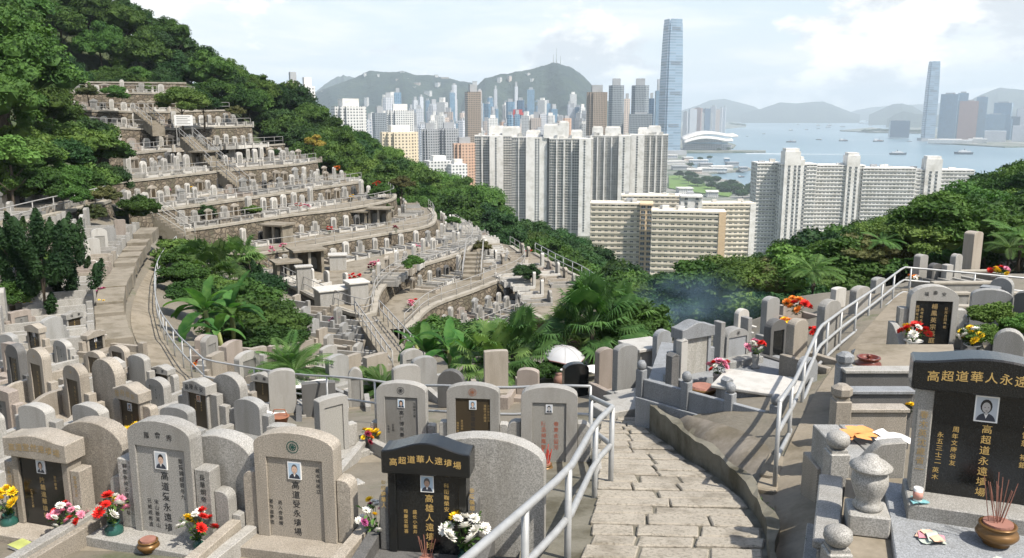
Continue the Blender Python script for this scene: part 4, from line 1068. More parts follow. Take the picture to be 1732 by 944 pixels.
for px, yt, D, w, mt in far:
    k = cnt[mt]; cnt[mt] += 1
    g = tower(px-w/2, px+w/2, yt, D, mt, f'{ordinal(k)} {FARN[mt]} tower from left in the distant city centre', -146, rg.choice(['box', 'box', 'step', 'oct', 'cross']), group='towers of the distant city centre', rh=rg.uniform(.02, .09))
    if mt == 'navy' and abs(px-877) < 1:
        MB().box(-w*.9, w*.9, -w*1.2, -w*.8, 0, 14).build('sign', M['redsign'], g, loc=(0, 0, atY(px, yt, D).z+146-13))
cnt2 = 0
for px, yt, w, mt in [(1172, 183, 14, 'pale'), (1181, 181, 15, 'brick'), (1196, 182, 12, 'navy'), (1207, 178, 10, 'pale'), (1214, 184, 8, 'beige'), (1220, 181, 6, 'pale'), (1226, 179, 5, 'pale'), (1188, 190, 8, 'white'), (1203, 190, 8, 'white'), (1165, 192, 8, 'pale')]:
    tower(px-w/2, px+w/2, yt, 5400, mt, f'{ordinal(cnt2)} {dict(FARN, brick="reddish")[mt]} tower on the headland beyond the convention hall', -146, group='towers on the far headland', rh=.04); cnt2 += 1
# houses along the crest of the peak
for k, (px, py, w, wht) in enumerate([(617, 122, 6, 1), (640, 124, 5, 1), (681, 119, 9, 1), (688, 131, 10, 1), (706, 138, 14, 0), (724, 152, 16, 1), (738, 125, 8, 1), (752, 129, 20, 0), (803, 136, 11, 1), (700, 145, 8, 1), (672, 132, 7, 0), (740, 138, 9, 1), (845, 129, 8, 1), (862, 127, 7, 0), (893, 122, 7, 1), (900, 131, 6, 1), (620, 163, 7, 1), (545, 152, 5, 1)]):
    hp = HILLP['peak_hill4300' if px < 803 else 'summit_hill4000']; D = hp[2]; crest = atY(px, np.interp(px, hp[0], hp[1]), D).z - hp[4]
    for _ in range(6): D = hp[2] - hp[3]*max(0., 1 - min(1., (atY(px, py+3, D).z - hp[4])/crest)**(1/1.15)) - 3
    q = atY(px, py + 4, D); ww = w*D/FPX*.65
    g = thing('hill_house', f'{ordinal(k)} pale building from left scattered along the peak' if k < 18 else '', 'house', q, rg.uniform(-.4, .4), 'buildings on the peak')
    MB().box(-ww/2, ww/2, -12, 12, -45, 5).build('wall', FM['white' if wht else 'beige'], g)
    MB().box(-ww/2-1, ww/2+1, -13, 13, 5.01, 7).build('roof', WALLM['grey'], g)
order = sorted([o for o in S.objects if o.name.startswith('hill_house')], key=lambda o: pix(o.location)[0])
for k, o in enumerate(order): o['label'] = f'{ordinal(k)} pale building from the left scattered along the peak'
for k, (px, dz) in enumerate([(936, 42), (941, 70), (948, 35)]):
    q = atY(px, 108, 4000); MB().tube([(0, 0, -20), (0, 0, dz)], 3.2, 5, 0, .8).build('radio_mast', M['steel'], None, loc=q)
    tag(S.objects['radio_mast' + ('' if k == 0 else f'.{k:03d}')], ['short radio mast at left on the rounded summit', 'tallest radio mast on the rounded summit', 'short radio mast at right on the rounded summit'][k], 'mast', 'radio masts on the summit')
# the convention hall: stacked wing-shaped roofs over a glass hall
c = atY(1196, 248, 3250)
g = thing('convention_hall', 'white convention hall with curved wing-shaped roof on the waterfront', 'hall', (c.x, c.y, -146), -.1)
k = 3250/FPX
m = MB().box(-38*k, 22*k, -40, 60, 0, 17*k).box(22*k, 38*k, -30, 50, 0, 8*k); m.build('wall', facade('hall wall', (.5, .5, .5), (.2, .24, .28), 9, 7, .6, .4), g)
def wing_roof(x0, x1, z0, z1, y0, y1, hump, nm):
    n = 24; vs = []
    for i in range(n+1):
        t = i/n; x = x0 + (x1-x0)*t; z = z0 + (z1-z0)*t + hump*math.sin(PI*min(1, t*1.15))*(1-t*.35); th = 5
        vs += [(x, y0, z), (x, y1, z+6), (x, y1, z+6-th), (x, y0, z-th)]
    fs = [(i*4+a, i*4+(a+1) % 4, (i+1)*4+(a+1) % 4, (i+1)*4+a) for i in range(n) for a in range(4)] + [(3, 2, 1, 0), (n*4, n*4+1, n*4+2, n*4+3)]
    MB().add(vs, fs).build(nm, WALLM['white'], g, True)
wing_roof(-42*k, 46*k, 17*k, 24*k, -60, 80, 9*k, 'roof'); wing_roof(-42*k, 36*k, 13*k, 17*k, -90, -61, 7*k, 'lower_roof')
MB().box(-36*k, 30*k, -52, -44, 10*k, 13*k).build('glass_hall', FM['glass'], g)
# waterfront clutter: low sheds and lawns
structure(MB().flat([tuple(atz(a, b, SEA).xy) for a, b in [(1131, 301), (1150, 300), (1185, 312), (1215, 322), (1240, 330), (1232, 337), (1180, 330), (1131, 322)]], SEA+3, SEA+5).build('lawn', plain('waterfront lawn', (.10, .17, .035), .9, 0, .3)))
wf = [(1140, 279, 50, 'white'), (1165, 272, 20, 'beige'), (1182, 277, 38, 'pale'), (1150, 288, 30, 'grey'), (1205, 292, 60, 'white'), (1222, 288, 46, 'white'), (1240, 281, 24, 'grey'), (1175, 294, 30, 'beige'), (1195, 283, 26, 'grey'), (1230, 274, 10, 'glass'), (1258, 290, 16, 'grey'), (1136, 268, 24, 'pale'), (1160, 328, 30, 'white'), (1205, 334, 24, 'white'), (1140, 340, 34, 'pale'), (1245, 325, 16, 'beige')]
wf.sort(key=lambda q: q[0])
for k_, (px, py, w, mt) in enumerate(wf):
    q = atz(px, py, SEA+3); ww = w*q.y/FPX*.8
    g = thing('waterfront_building', f'{ordinal(k_)} low {FARN[mt]} building from left along the inner waterfront', 'low building', q, rg.uniform(-.2, .2), 'low buildings along the waterfront')
    MB().box(-ww/2, ww/2, 0, 22, 0, 9).build('wall', FM[mt], g); MB().box(-ww/2-1, ww/2+1, -1.5, 23.5, 9.01, 10.5).build('roof', WALLM['white' if mt != 'grey' else 'grey'], g)
# trees round the waterfront lawn
rgw = random.Random(5)
for k_ in range(26):
    t = k_/25; px = 1150 + 105*t + rgw.uniform(-6, 6); py = 303 + 26*t + rgw.uniform(-4, 6)
    if k_ % 5 == 0: px, py = rgw.uniform(1250, 1280), rgw.uniform(322, 336)
    q = atz(px, py, SEA+3); tree('waterfront_tree', 'dark', q, rgw.uniform(13, 20), rgw.uniform(10, 15), 'dark green tree beside the waterfront lawn', 'tree', 'trees round the waterfront lawn', squash=.7)
for k_ in range(5):
    q = atz(1168 + 16*k_, [283, 272, 270, 256, 255][k_], SEA+3); tree('waterfront_tree', 'dark', q, 12, 11, 'dark green tree among the low waterfront sheds', 'tree', 'trees among the waterfront sheds', squash=.7)
for k_ in range(14):
    q = atz([1478, 1486, 1494, 1540, 1548, 1240, 1246, 1252, 1258, 1470, 1502, 1556, 1462, 1236][k_], [224, 223, 224, 225, 225, 212, 213, 213, 214, 224.5, 224, 225.5, 224.5, 211][k_], SEA+4); tree('waterfront_tree', 'dark', q, 22, 26, 'blurred dark tree on a far harbour shore', 'tree', 'trees on the far harbour shores', squash=.55, trunk=False)
# ---------- boats on the harbour
hullm, cabm, decm = plain('dark hull paint', (.05, .07, .09), .5), plain('pale cabin paint', (.55, .56, .56), .5), plain('rusty deck', (.25, .14, .10), .7)
foam = plain('white wake foam', (.6, .64, .66), .7)
def boat(px, py, wpx, kind, label, rz=0., wake=0):
    q = atz(px, py, SEA); L = 1.25*wpx*q.y/FPX; b = L*.24
    g = thing('boat', label, 'boat', (q.x, q.y, SEA+.05), rz, 'boats on the harbour')
    ol = [(-L/2, -b/2), (L*.3, -b/2), (L/2, 0), (L*.3, b/2), (-L/2, b/2), (-L*.53, 0)]
    hh = L*.11; m = MB(); n = len(ol)
    vs = [(x*.93, y*.8, 0) for x, y in ol] + [(x, y, hh*(1.25 if x > L*.4 else 1)) for x, y in ol]
    m.add(vs, [tuple(range(n-1, -1, -1)), tuple(range(n, 2*n))] + [(i, (i+1) % n, n+(i+1) % n, n+i) for i in range(n)]); m.build('hull', hullm, g)
    if kind == 'ferry':
        MB().box(-L*.38, L*.28, -b*.38, b*.38, hh, hh+L*.07).build('cabin', cabm, g); MB().box(-L*.15, L*.15, -b*.3, b*.3, hh+L*.0705, hh+L*.12).build('bridge', cabm, g); MB().tube([(-L*.05, 0, hh+L*.1), (-L*.05, 0, hh+L*.19)], L*.03, 8).build('funnel', hullm, g)
    else:
        MB().box(-L*.44, -L*.18, -b*.34, b*.34, hh, hh+L*.16).build('cabin', cabm, g); MB().box(-L*.12, L*.3, -b*.33, b*.33, hh, hh+L*.04).build('cargo_hatch', decm, g); MB().tube([(L*.05, 0, hh), (L*.05, 0, hh+L*.22)], L*.012, 5).build('mast', hullm, g)
    if wake:
        m = MB(); m.add([(-L*.5, -b*.3, .02), (-L*.5, b*.3, .02), (-L*wake, b*1.6, .02), (-L*wake, -b*1.6, .02)], [(0, 1, 2, 3)])
        w_ = m.build('boat_wake', foam, None, loc=(q.x, q.y, SEA+.3), rz=rz); w_['kind'] = 'structure'
big = [(1338, 241, 13, 'cargo', 'dark cargo boat with high bow, biggest boat left of centre', 2.9, 0), (1385, 237, 8, 'cargo', 'small dark boat trailing a short wake right of the biggest', 3.0, 6), (1427, 239, 13, 'cargo', 'grey cargo boat in the middle of the harbour', .2, 0), (1486, 240, 15, 'cargo', 'grey cargo boat with long deck right of harbour middle', .1, 0), (1519, 262, 22, 'ferry', 'large white ferry with long white wake nearest the right estate', -.15, 9), (1629, 261, 24, 'ferry', 'large white passenger ferry near the wooded spur', 3.0, 0), (1538, 240, 6, 'ferry', 'tiny ferry with short wake below the harbour spit', 2.9, 5), (1254, 300, 9, 'cargo', 'small boat in the marina basin', .1, 0), (1316, 205, 16, 'cargo', 'long flat barge alone far out on the left', .05, 0), (1262, 195, 18, 'cargo', 'faint long ship on the far horizon at left', 0, 0)]
for a in big: boat(*a)
small = [(1264, 231, 4), (1292, 227, 5), (1338, 221, 7), (1337, 201, 4), (1350, 211, 4), (1364, 220, 6), (1366, 206, 5), (1384, 213, 6), (1384, 218, 5), (1401, 216, 7), (1403, 213, 7), (1416, 208, 5), (1425, 215, 7), (1425, 204, 5), (1432, 205, 7), (1440, 203, 6), (1447, 206, 6), (1452, 204, 7), (1457, 209, 7), (1459, 203, 6), (1464, 206, 5), (1473, 213, 6), (1470, 205, 8), (1478, 204, 7), (1490, 205, 6), (1496, 206, 6), (1499, 210, 5), (1508, 205, 7), (1548, 213, 6), (1553, 209, 6), (1410, 203, 5), (1395, 206, 5), (1480, 209, 5), (1505, 213, 5)]
small.sort(key=lambda q: q[0])
for k_, (px, py, w) in enumerate(small): boat(px, py, w, 'cargo', f'{ordinal(k_) if k_ < 30 else "thirty-" + ORD[k_-30]} tiny boat from left among those anchored far out', rg.uniform(-.5, .5))
# ---------- lettering: every character is drawn once with Blender's own font and kept as a flat unit glyph
def put_char(m, ch, x, z, s, y, sx=1.):
    V, F_ = glyph(ch)
    if len(V): m.add([(x + a*s*sx*.92, y, z + b*s*.92) for a, b in V], F_)
def col(m, txt, x, ztop, s, y, gap=1.12):
    for i, ch in enumerate(txt): put_char(m, ch, x, ztop - s*.5 - i*s*gap, s, y)
def row(m, txt, x0, x1, z, s, y, bow=0.):
    n = len(txt)
    for i, ch in enumerate(txt):
        t = (i+.5)/n; put_char(m, ch, x0 + (x1-x0)*t, z + bow*math.sin(PI*t), s, y)
SKIN = plain('photo skin tone', (.52, .36, .27), .5); HAIR = plain('photo black hair', (.015, .013, .012), .5); SUIT = plain('photo dark suit', (.03, .035, .05), .5); PBG = plain('photo grey backdrop', (.42, .45, .48), .4); PWH = plain('photo white border', (.74, .73, .70), .4)
SKIN2 = plain('grey photo skin tone', (.40, .38, .36), .5); PBG2 = plain('orange photo backdrop', (.55, .27, .14), .5)
PCOUNT = [0]
HAIR2 = plain('photo greying hair', (.10, .095, .09), .5); SUIT2 = plain('photo grey jacket', (.12, .12, .13), .5); SUIT3 = plain('photo brown jacket', (.09, .05, .035), .5); PBG3 = plain('photo pale blue backdrop', (.36, .46, .55), .4); SKIN3 = plain('photo darker skin tone', (.40, .265, .19), .5)
def portrait(parent, x, zc, w, h, y, woman=False, grey=False, orange=False):
    PCOUNT[0] += 1; v_ = random.Random(PCOUNT[0]*7+1); fw, hw, fr_ = v_.uniform(.165, .215), v_.uniform(.225, .27), v_.uniform(-.02, .04)
    bgm, sum_, ham, skm = v_.choice([PBG, PBG3, PBG]), v_.choice([SUIT, SUIT2, SUIT3]), v_.choice([HAIR, HAIR, HAIR2]), v_.choice([SKIN, SKIN3]); dx_ = v_.uniform(-.03, .03)*w
    m = MB(); m.box(x-w/2, x+w/2, y-.012, y, zc-h/2, zc+h/2, 0)
    q = w*.44; y1 = y-.0125
    m.add([(x-q, y1, zc-h*.45), (x+q, y1, zc-h*.45), (x+q, y1, zc+h*.45), (x-q, y1, zc+h*.45)], [(0, 1, 2, 3)], 1)
    def disc(cx, cz, rx, rz_, yy, mi, n=14, a0=0, a1=2*PI):
        vs = [(cx + rx*math.cos(a0+(a1-a0)*k/n), yy, cz + rz_*math.sin(a0+(a1-a0)*k/n)) for k in range(n + (a1-a0 < 6))]
        m.add(vs, [tuple(range(len(vs)))], mi)
    disc(x, zc-h*.45, w*.40, h*.30, y1-.0005, 2, 14, 0, PI)
    m.add([(x-w*.09, y1-.001, zc-h*.17), (x, y1-.001, zc-h*.36), (x+w*.09, y1-.001, zc-h*.17)], [(0, 1, 2)], 0)
    disc(x+dx_, zc+h*.11, w*hw, h*.27, y1-.001, 3)
    if woman: disc(x, zc+h*.02, w*.29, h*.28, y1-.0009, 3)
    disc(x+dx_, zc+h*(.05-fr_), w*fw, h*.20, y1-.0016, 4)
    m.box(x-w*.05, x+w*.05, y1-.0015, y1-.001, zc-h*.22, zc-h*.1, 4)
    for s in (-1, 1): disc(x+s*w*.075, zc+h*.07, w*.03, h*.014, y1-.002, 3, 8)
    disc(x, zc-h*.06, w*.06, h*.012, y1-.002, 3, 8)
    return m.build('portrait', [PWH, PBG2 if orange else bgm, SUIT if grey else sum_, HAIR if woman or grey else ham, SKIN2 if grey else skm], parent)

def wave_ol(w, z0, z1, lift, n=16, ear=.0):              # header stone with a gently humped top
    top = []
    for i in range(n+1):
        t = i/n; x = w/2 - w*t
        top.append((x, z1 + lift*(.5-.5*math.cos(2*PI*t))))
    return [(-w/2, z0), (w/2, z0)] + top
def shoulder_ol(x0, w, h, rnd, side):                     # outer upper corner rounded
    o = x0 + side*w; pts = [(x0, 0), (o, 0)]
    n = 5; r = min(w*.7, h*.4)*rnd
    if r > 0: pts += [(o - side*r*(1-math.cos(a)), h - r + r*math.sin(a)) for a in [PI/2*k/n for k in range(n+1)]]
    else: pts += [(o, h)]
    pts += [(x0, h)]
    return pts if side > 0 else pts[::-1]
TXH = {'arch': 1.02, 'header': 1.08}
SIZES = []
def tomb(name, label, loc, rz, w, h, t=.2, style='arch', stone='granite', panel='panel', shoulders=(), plot=None, floor='concrete_lt', step=True, cols=(), title=None, title_mat='ink', ink='ink', photo=None, emblem=None, back=None, group=None, ph=.74, pw=.64, rise=None, kerb_h=.3, bev=.008, kstone=None, kw=None, posts=True, cat='grave', header_stone=None, plinth=.0, wall_curve=False, apron=0):
    g = thing(name, label, cat, loc, rz, group); ks = M[kstone or stone]; st = M[stone]
    z0 = .14 if step else 0.
    SIZES.append((label[:30], round(w, 2), round(h, 2)))
    T_ = Matrix.Translation((0, 0, z0)); rise = rise if rise is not None else h*.13
    if style in ('arch', 'plain', 'flat'):
        hs = h - rise
        if style == 'plain': MB().prism(slab_ol(w, hs, rise, 10), 0, t, 0, T_).build('headstone', st, g, bevel=bev)
        else:
            p2 = w*pw/2; pz = h*ph
            m = MB().prism([(-w/2, 0), (-p2, 0), (-p2, pz), (p2, pz), (p2, 0), (w/2, 0)] + arch(w, hs, rise, 12), 0, .035, 0, T_)
            m.prism(slab_ol(w-.002, hs, rise-.001, 12), .035, t, 0, T_); m.build('headstone', st, g, bevel=bev*.5)
            MB().box(-p2+.002, p2-.002, .024, .034, z0, z0+pz-.002).build('panel', M[panel], g)
        yt = .022
        ztop = z0 + h*ph
    else:                                                  # 'header': dark panel between jambs under a projecting capstone
        hh = h*.2; hb = h - hh - rise
        p2 = w*pw/2
        MB().box(-w/2, -p2, 0, t, z0, z0+hb).build('jamb', st, g, bevel=bev); MB().box(p2, w/2, 0, t, z0, z0+hb).build('jamb', st, g, bevel=bev)
        MB().box(-p2+.001, p2-.001, .03, t-.01, z0, z0+hb-.002).build('panel', M[panel], g)
        MB().prism(wave_ol(w*1.12, z0+hb+.001, z0+hb+hh, rise), -.045, t+.03).build('header', M[header_stone or stone], g, bevel=bev*1.3)
        yt = .027; ztop = z0 + hb
    if photo:
        pwid, pz = photo[0], ztop - photo[1] - photo[0]*.62
        portrait(g, photo[3] if len(photo) > 3 else 0, pz, pwid, pwid*1.28, yt+.0015, **(photo[2] if len(photo) > 2 else {}))
    if cols:
        ls = (ztop - z0)/TXH.get(style, .88); wsc = w/.95
        for c in cols:
            m = MB(); cx_ = c[1]*wsc; yy_ = yt
            if abs(c[1]) >= .37 and shoulders: cx_ = math.copysign(w/2 + .004 + shoulders[0][0]/2, c[1]); yy_ = shoulders[0][2] - .003
            elif abs(cx_) > w*pw/2 - c[3]*ls*.3: cx_ = math.copysign(w*(pw+1)/4, cx_); yy_ = -.003
            st0 = c[2]*ls
            if photo and abs(c[1]) < .12: st0 = max(st0, photo[1] + photo[0]*1.27 + .02)
            col(m, c[0], cx_, ztop - st0, min(c[3]*ls, (ztop - z0 - st0 - .015)/(len(c[0])*1.12)), yy_); m.build('inscription', M[c[4] if len(c) > 4 else ink], g)
    if title:
        m = MB()
        if style == 'header': row(m, title, -w*.46, w*.46, z0+hb+hh*.5, min(hh*.62, w*.92/len(title)*.94), -.048, rise*.55)
        else: row(m, title, -w*.27, w*.27, z0+h*ph + (h-h*ph)*.38, w*.1, -.003, rise*.2)
        m.build('title_inscription', M[title_mat], g)
    if emblem:
        m = MB(); cz = z0 + h*(ph+.985)/2 if style != 'header' else z0+h; r = w*.075
        for a, b in ((r, r*.86), (r*.6, r*.5)):
            n = 20
            m.add([(q*math.cos(2*PI*k/n), -.003, cz+q*math.sin(2*PI*k/n)) for q in (a, b) for k in range(n)], [(k, (k+1) % n, n+(k+1) % n, n+k) for k in range(n)])
        for k in range(4):
            c_, s_ = math.cos(PI/4*k), math.sin(PI/4*k); e = r*.07
            m.add([(c_*r*.5*q - s_*e*u, -.003, cz+s_*r*.5*q + c_*e*u) for q, u in ((-1, -1), (1, -1), (1, 1), (-1, 1))], [(0, 1, 2, 3)])
        m.build('emblem', M[emblem], g)
    xl = w/2
    for side in (-1, 1):
        x = side*(w/2 + .004)
        for sw, sh, sy, rnd in shoulders:
            MB().prism(shoulder_ol(x, sw, sh, rnd, side), sy, t+sy*.3, 0, T_).build('shoulder', ks, g, bevel=bev)
            x += side*(sw+.003); xl = max(xl, abs(x))
    if step: MB().box(-xl-.03, xl+.03, -.28, t+.06, -.5, z0-.001).build('base_step', ks, g, bevel=bev)
    if back:
        bw, bh, bx, bt = back
        MB().prism([(x+bx, z) for x, z in slab_ol(bw, bh*.78, bh*.22, 14)], t+.10, t+.10+bt).build('back_slab', M[stone if stone not in ('black', 'brown') else 'granite'], g, bevel=bev)
    if plot:
        L = plot; k2 = (kw or 2*xl+.16)/2
        for side in (-1, 1):
            if wall_curve:
                n = 14; pr = [(-L, -.5), (t, -.5)] + [(t - (L+t)*i/n, kerb_h + .34*(.5+.5*math.cos(PI*min(1, max(0, (i/n-.15)/.55))))) for i in range(n+1)]
                Rm = Matrix.Rotation(PI/2, 4, 'Z')
                MB().prism(pr, -(side*k2+.06), -(side*k2-.06), 0, Rm).build('side_wall', ks, g, bevel=bev)
            else: MB().box(side*k2-.065, side*k2+.065, -L, t, -.5, kerb_h).build('side_wall', ks, g, bevel=bev)
            if posts: MB().box(side*k2-.105, side*k2+.105, -L-.21, -L-.002, -.5, kerb_h+.12).build('corner_post', ks, g, bevel=bev)
        if apron: MB().box(-k2-.14, k2+.14, -L-.24-apron, -L-.24, -.6, .07).build('apron_slab', M['concrete_lt'], g, bevel=.01)
        MB().box(-k2+.066, k2-.066, -L, -.281 if step else -.001, -.5, .03).build('plot_floor', M[floor], g)
    return g
def place(px, pyb): p_ = hit(px, pyb); return p_
def hgt(px, pyt, p_): return atY(px, pyt, p_.y).z - p_.z
def mpx(p_): return (p_.y*cp - p_.z*sp)/FPX                # metres per photograph pixel at that depth

# ---------- paths
def ribbon(A, B, name, mat, lift=.03, n=60, sub=5):
    a = np.array([tuple(hit(*q)) for q in resample(smooth(A), n)]); b = np.array([tuple(hit(*q)) for q in resample(smooth(B), n)])
    ts = np.linspace(0, 1, sub); V = np.concatenate([a*(1-t) + b*t for t in ts]); V[:, 2] = Hn(V[:, :2]) + lift
    F_ = [(k*n+i, k*n+i+1, (k+1)*n+i+1, (k+1)*n+i) for k in range(sub-1) for i in range(n-1)]
    return structure(link(name, raw_mesh(name, V, F_, mat, True)))
PATH_R = [(300, 424), (271, 460), (262, 500), (268, 560), (302, 615), (350, 668)]
ribbon([(279, 426), (246, 465), (224, 510), (219, 555), (248, 612), (285, 660)], PATH_R, 'footpath', M['concrete'])
ribbon([(596, 540), (618, 575), (640, 625)], [(628, 538), (648, 575), (676, 628)], 'footpath', M['concrete'])
ribbon([(1290, 1010), (1300, 905), (1297, 850), (1312, 806), (1340, 742), (1385, 655), (1440, 585), (1500, 520), (1530, 485)], [(1400, 1010), (1392, 905), (1396, 800), (1405, 700), (1436, 640), (1600, 620), (1640, 540), (1600, 510), (1560, 485)], 'footpath', M['concrete'])
ribbon([(1080, 700), (1150, 730), (1220, 790), (1262, 846), (1282, 892), (1292, 960)], [(1100, 690), (1210, 716), (1300, 748), (1312, 806), (1297, 850), (1298, 960)], 'concrete_apron', concrete('blotched apron concrete', (.24, .21, .17), .75))

# ---------- the old granite steps in front
t = NT('old worn step stone'); P_ = t.pos()
c_ = t.mix(t.noise(P_, 3, 4, .6), C4(.25, .225, .185), C4(.38, .345, .285))
c_ = t.mix(t.ramp(t.noise(P_, 24, 5, .7), [(.5, C4(0)), (.64, C4(.7))]), c_, C4(.12, .105, .08))
c_ = t.mix(t.ramp(t.noise(P_, 1.6, 4, .7), [(.5, C4(0)), (.68, C4(.7))]), c_, C4(.13, .112, .082))
t.set(Base_Color=c_, Roughness=.9); t.b.inputs['Specular IOR Level'].default_value = .15; t.bump(t.noise(P_, 26, 5, .7), .8, .02)
M['step'] = t.m
def zS(Y): return -4.42 - .178*(Y-7.8)
EL = np.array([(1100, 935), (1010, 955), (944, 985), (900, 1000), (850, 1008), (790, 1012), (760, 1012), (735, 1014), (700, 1014), (660, 1016)], float)[::-1]
ER = np.array([(1100, 1292), (944, 1290), (890, 1284), (840, 1250), (800, 1203), (770, 1152), (748, 1125), (725, 1092), (700, 1085), (660, 1075)], float)[::-1]
rg = random.Random(8); sm_ = MB(); base = MB()
Y = 5.2; k_ = 0; EDGE_R = []
while Y < 15.6:
    dy = rg.uniform(.31, .42)
    if Y > 11: dy *= .9
    za, zb_ = zS(Y) + .05, zS(Y+dy) + .055
    def edges(yv, zv):
        py = pix((1.5, yv, zv))[1]
        return atY(np.interp(py, EL[:, 0], EL[:, 1]), py, yv).x, atY(np.interp(py, ER[:, 0], ER[:, 1]), py, yv).x
    xl0, xr0 = edges(Y, za); xl1, xr1 = edges(Y+dy, zb_)
    n = rg.choice([2, 3, 3]) if Y < 11 else 2; cuts = [0] + sorted((i+rg.uniform(-.25, .25))/n for i in range(1, n)) + [1]
    EDGE_R.append((xr0, Y, za)); jr = rg.uniform(-.05, .05); jl = rg.uniform(-.06, .02)
    for a, b in zip(cuts[:-1], cuts[1:]):
        ja, jb = (0 if a else jl), (0 if b < 1 else jr)
        g_ = rg.uniform(.010, .019)
        nx_ = 6; dz = rg.uniform(-.012, .012); top = []
        skw = rg.uniform(-.02, .02)
        for i in range(nx_+1):
            t_ = i/nx_; x = xl0 + (xr0-xl0)*(a+(b-a)*t_) + (g_ if t_ == 0 else -g_ if t_ == 1 else 0) + ja*(1-t_) + jb*t_
            top.append((x, Y + g_ + rg.uniform(-.008, .012) - (x-xl0)*.05, za + dz))
        for i in range(nx_+1):
            t_ = 1-i/nx_; x = xl1 + (xr1-xl1)*(a+(b-a)*t_) + (g_ if t_ == 0 else -g_ if t_ == 1 else 0) + ja*(1-t_) + jb*t_ + skw
            top.append((x, Y + dy - g_ + rg.uniform(-.012, .008) - (x-xl0)*.05, zb_ + dz))
        n2 = len(top); vs = [(x, y, z-.22) for x, y, z in top] + top
        sm_.add(vs, [tuple(range(n2-1, -1, -1)), tuple(range(n2, 2*n2))] + [(i, (i+1) % n2, (i+1) % n2 + n2, i+n2) for i in range(n2)])
    Y += dy; k_ += 1
structure(sm_.build('stone_steps', M['step'], bevel=.016))
bl = MB(); ys = np.linspace(4.8, 15.8, 30)
bl.add([(x, y, zS(y)+.012) for y in ys for x in (-.4 + .06*y, atY(np.interp(pix((1.5, y, zS(y)))[1], ER[:, 0], ER[:, 1]), pix((1.5, y, zS(y)))[1], y).x + .05)], [(2*i, 2*i+1, 2*i+3, 2*i+2) for i in range(29)])
structure(bl.build('step_bedding', M['mossy']))
# mossy kerb wall along the right of the steps
er = resample(smooth([q for q in EDGE_R if 6.6 < q[1] < 15.2]), 40); mb_ = MB(); vs = []
er[:, 0] += .06
for i, (x, y, z) in enumerate(er):
    s = i/39; hh = .07 + .42*max(0, (s-.12)/.88)**.9; w_ = .11 + .05*math.sin(i*.9)
    vs += [(x, y, z-.5), (x + .01*math.sin(i*1.7), y, z+hh + .015*math.sin(i*2.3)), (x+w_, y+.02, z+hh+.01*math.cos(i*1.9)), (x+w_, y+.02, z-.5)]
mb_.add(vs, [(4*i+a, 4*i+(a+1) % 4, 4*i+4+(a+1) % 4, 4*i+4+a) for i in range(39) for a in range(4)] + [(3, 2, 1, 0), (156, 157, 158, 159)])
tag(mb_.build('low_wall', M['mossy']), 'low mossy dark kerb wall rising along the right side of the stone steps', 'wall')
# dark gutter stones and cracked edge beside the right path
gp = [hit(*q) for q in smooth([(1303, 950), (1301, 905), (1296, 860), (1300, 830), (1308, 800), (1318, 775)])]
m = MB(); rg = random.Random(3)
gp = resample(np.array([tuple(q) for q in gp]), 9); gp = [Vector(q) for q in gp]
for a, b in zip(gp[:-1], gp[1:]):
    c = (a+b)/2; L_ = (b-a).length; ang_ = math.atan2(-(b-a).x, (b-a).y)
    m.box(-.12 - rg.uniform(0, .04), .10, -L_*.47, L_*.47, -.35, .05 + rg.uniform(0, .05), 0, Matrix.Translation(c) @ Matrix.Rotation(ang_, 4, 'Z'))
structure(m.build('path_kerb', M['concrete'], bevel=.02))

# ---------- railings in front
r1 = [tuple(hit(*q)) for q in resample(smooth(PATH_R), 26)] + [tuple(hit(*q)) for q in [(420, 681), (503, 699), (590, 712), (650, 722), (705, 735)]]
r1 += [(-1.5, 15.0, -5.95), (-.2, 14.5, -5.85), (.75, 14.2, -5.7), (1.32, 13.7, -5.55)]
r1 = smooth(r1, 1)
railing(r1, 'long two-bar steel railing winding along the left footpath and behind the second row of graves', 1.0, 2.0, .025, M['steel'], group='pipe railings in front')
r2 = [(1.32, 13.7, -5.55+.0)] 
def rtop(px, py, Y): return tuple(atY(px, py, Y) - Vector((0, 0, 1.05)))
r2 = [rtop(1000, 672, 12.9), rtop(1036, 689, 10.7), rtop(1008, 714, 10.05), rtop(962, 795, 7.85), rtop(875, 871, 6.6), rtop(790, 944, 5.75), rtop(690, 1030, 4.9)]
railing(r2, 'thick two-bar pipe railing running down the left side of the stone steps', 1.05, 9, .038, M['steel'], group='pipe railings in front')
ro = S.objects[[o.name for o in S.objects if o.get('label', '').startswith('thick two-bar')][0]]
for c in list(ro.children):
    if c.name.startswith('post'): bpy.data.objects.remove(c)
pm_ = MB().tube([(0, 0, -.5), (0, 0, 1.05)], .036, 9).mesh('post', M['steel'], True)
for q in (r2[0], r2[1], r2[2], r2[3], tuple(Vector(r2[3])*.5 + Vector(r2[5])*.5)): link('post', pm_, ro, Vector(q)-Vector(r2[0]))
def r3t(px, py, Y): return tuple(atY(px, py, Y) - Vector((0, 0, 1.02)))
r3 = [r3t(1319, 680, 10), r3t(1345, 643, 12), r3t(1387, 553, 15.5), r3t(1426, 524, 18), r3t(1482, 487, 21.5), r3t(1529, 452, 25), r3t(1640, 462, 24.6), r3t(1760, 473, 24.2)]
railing(r3, 'three-bar steel railing climbing along the right footpath and turning at the corner', 1.02, 1.75, .031, M['steel'], mids=(.62, .26), group='pipe railings in front')

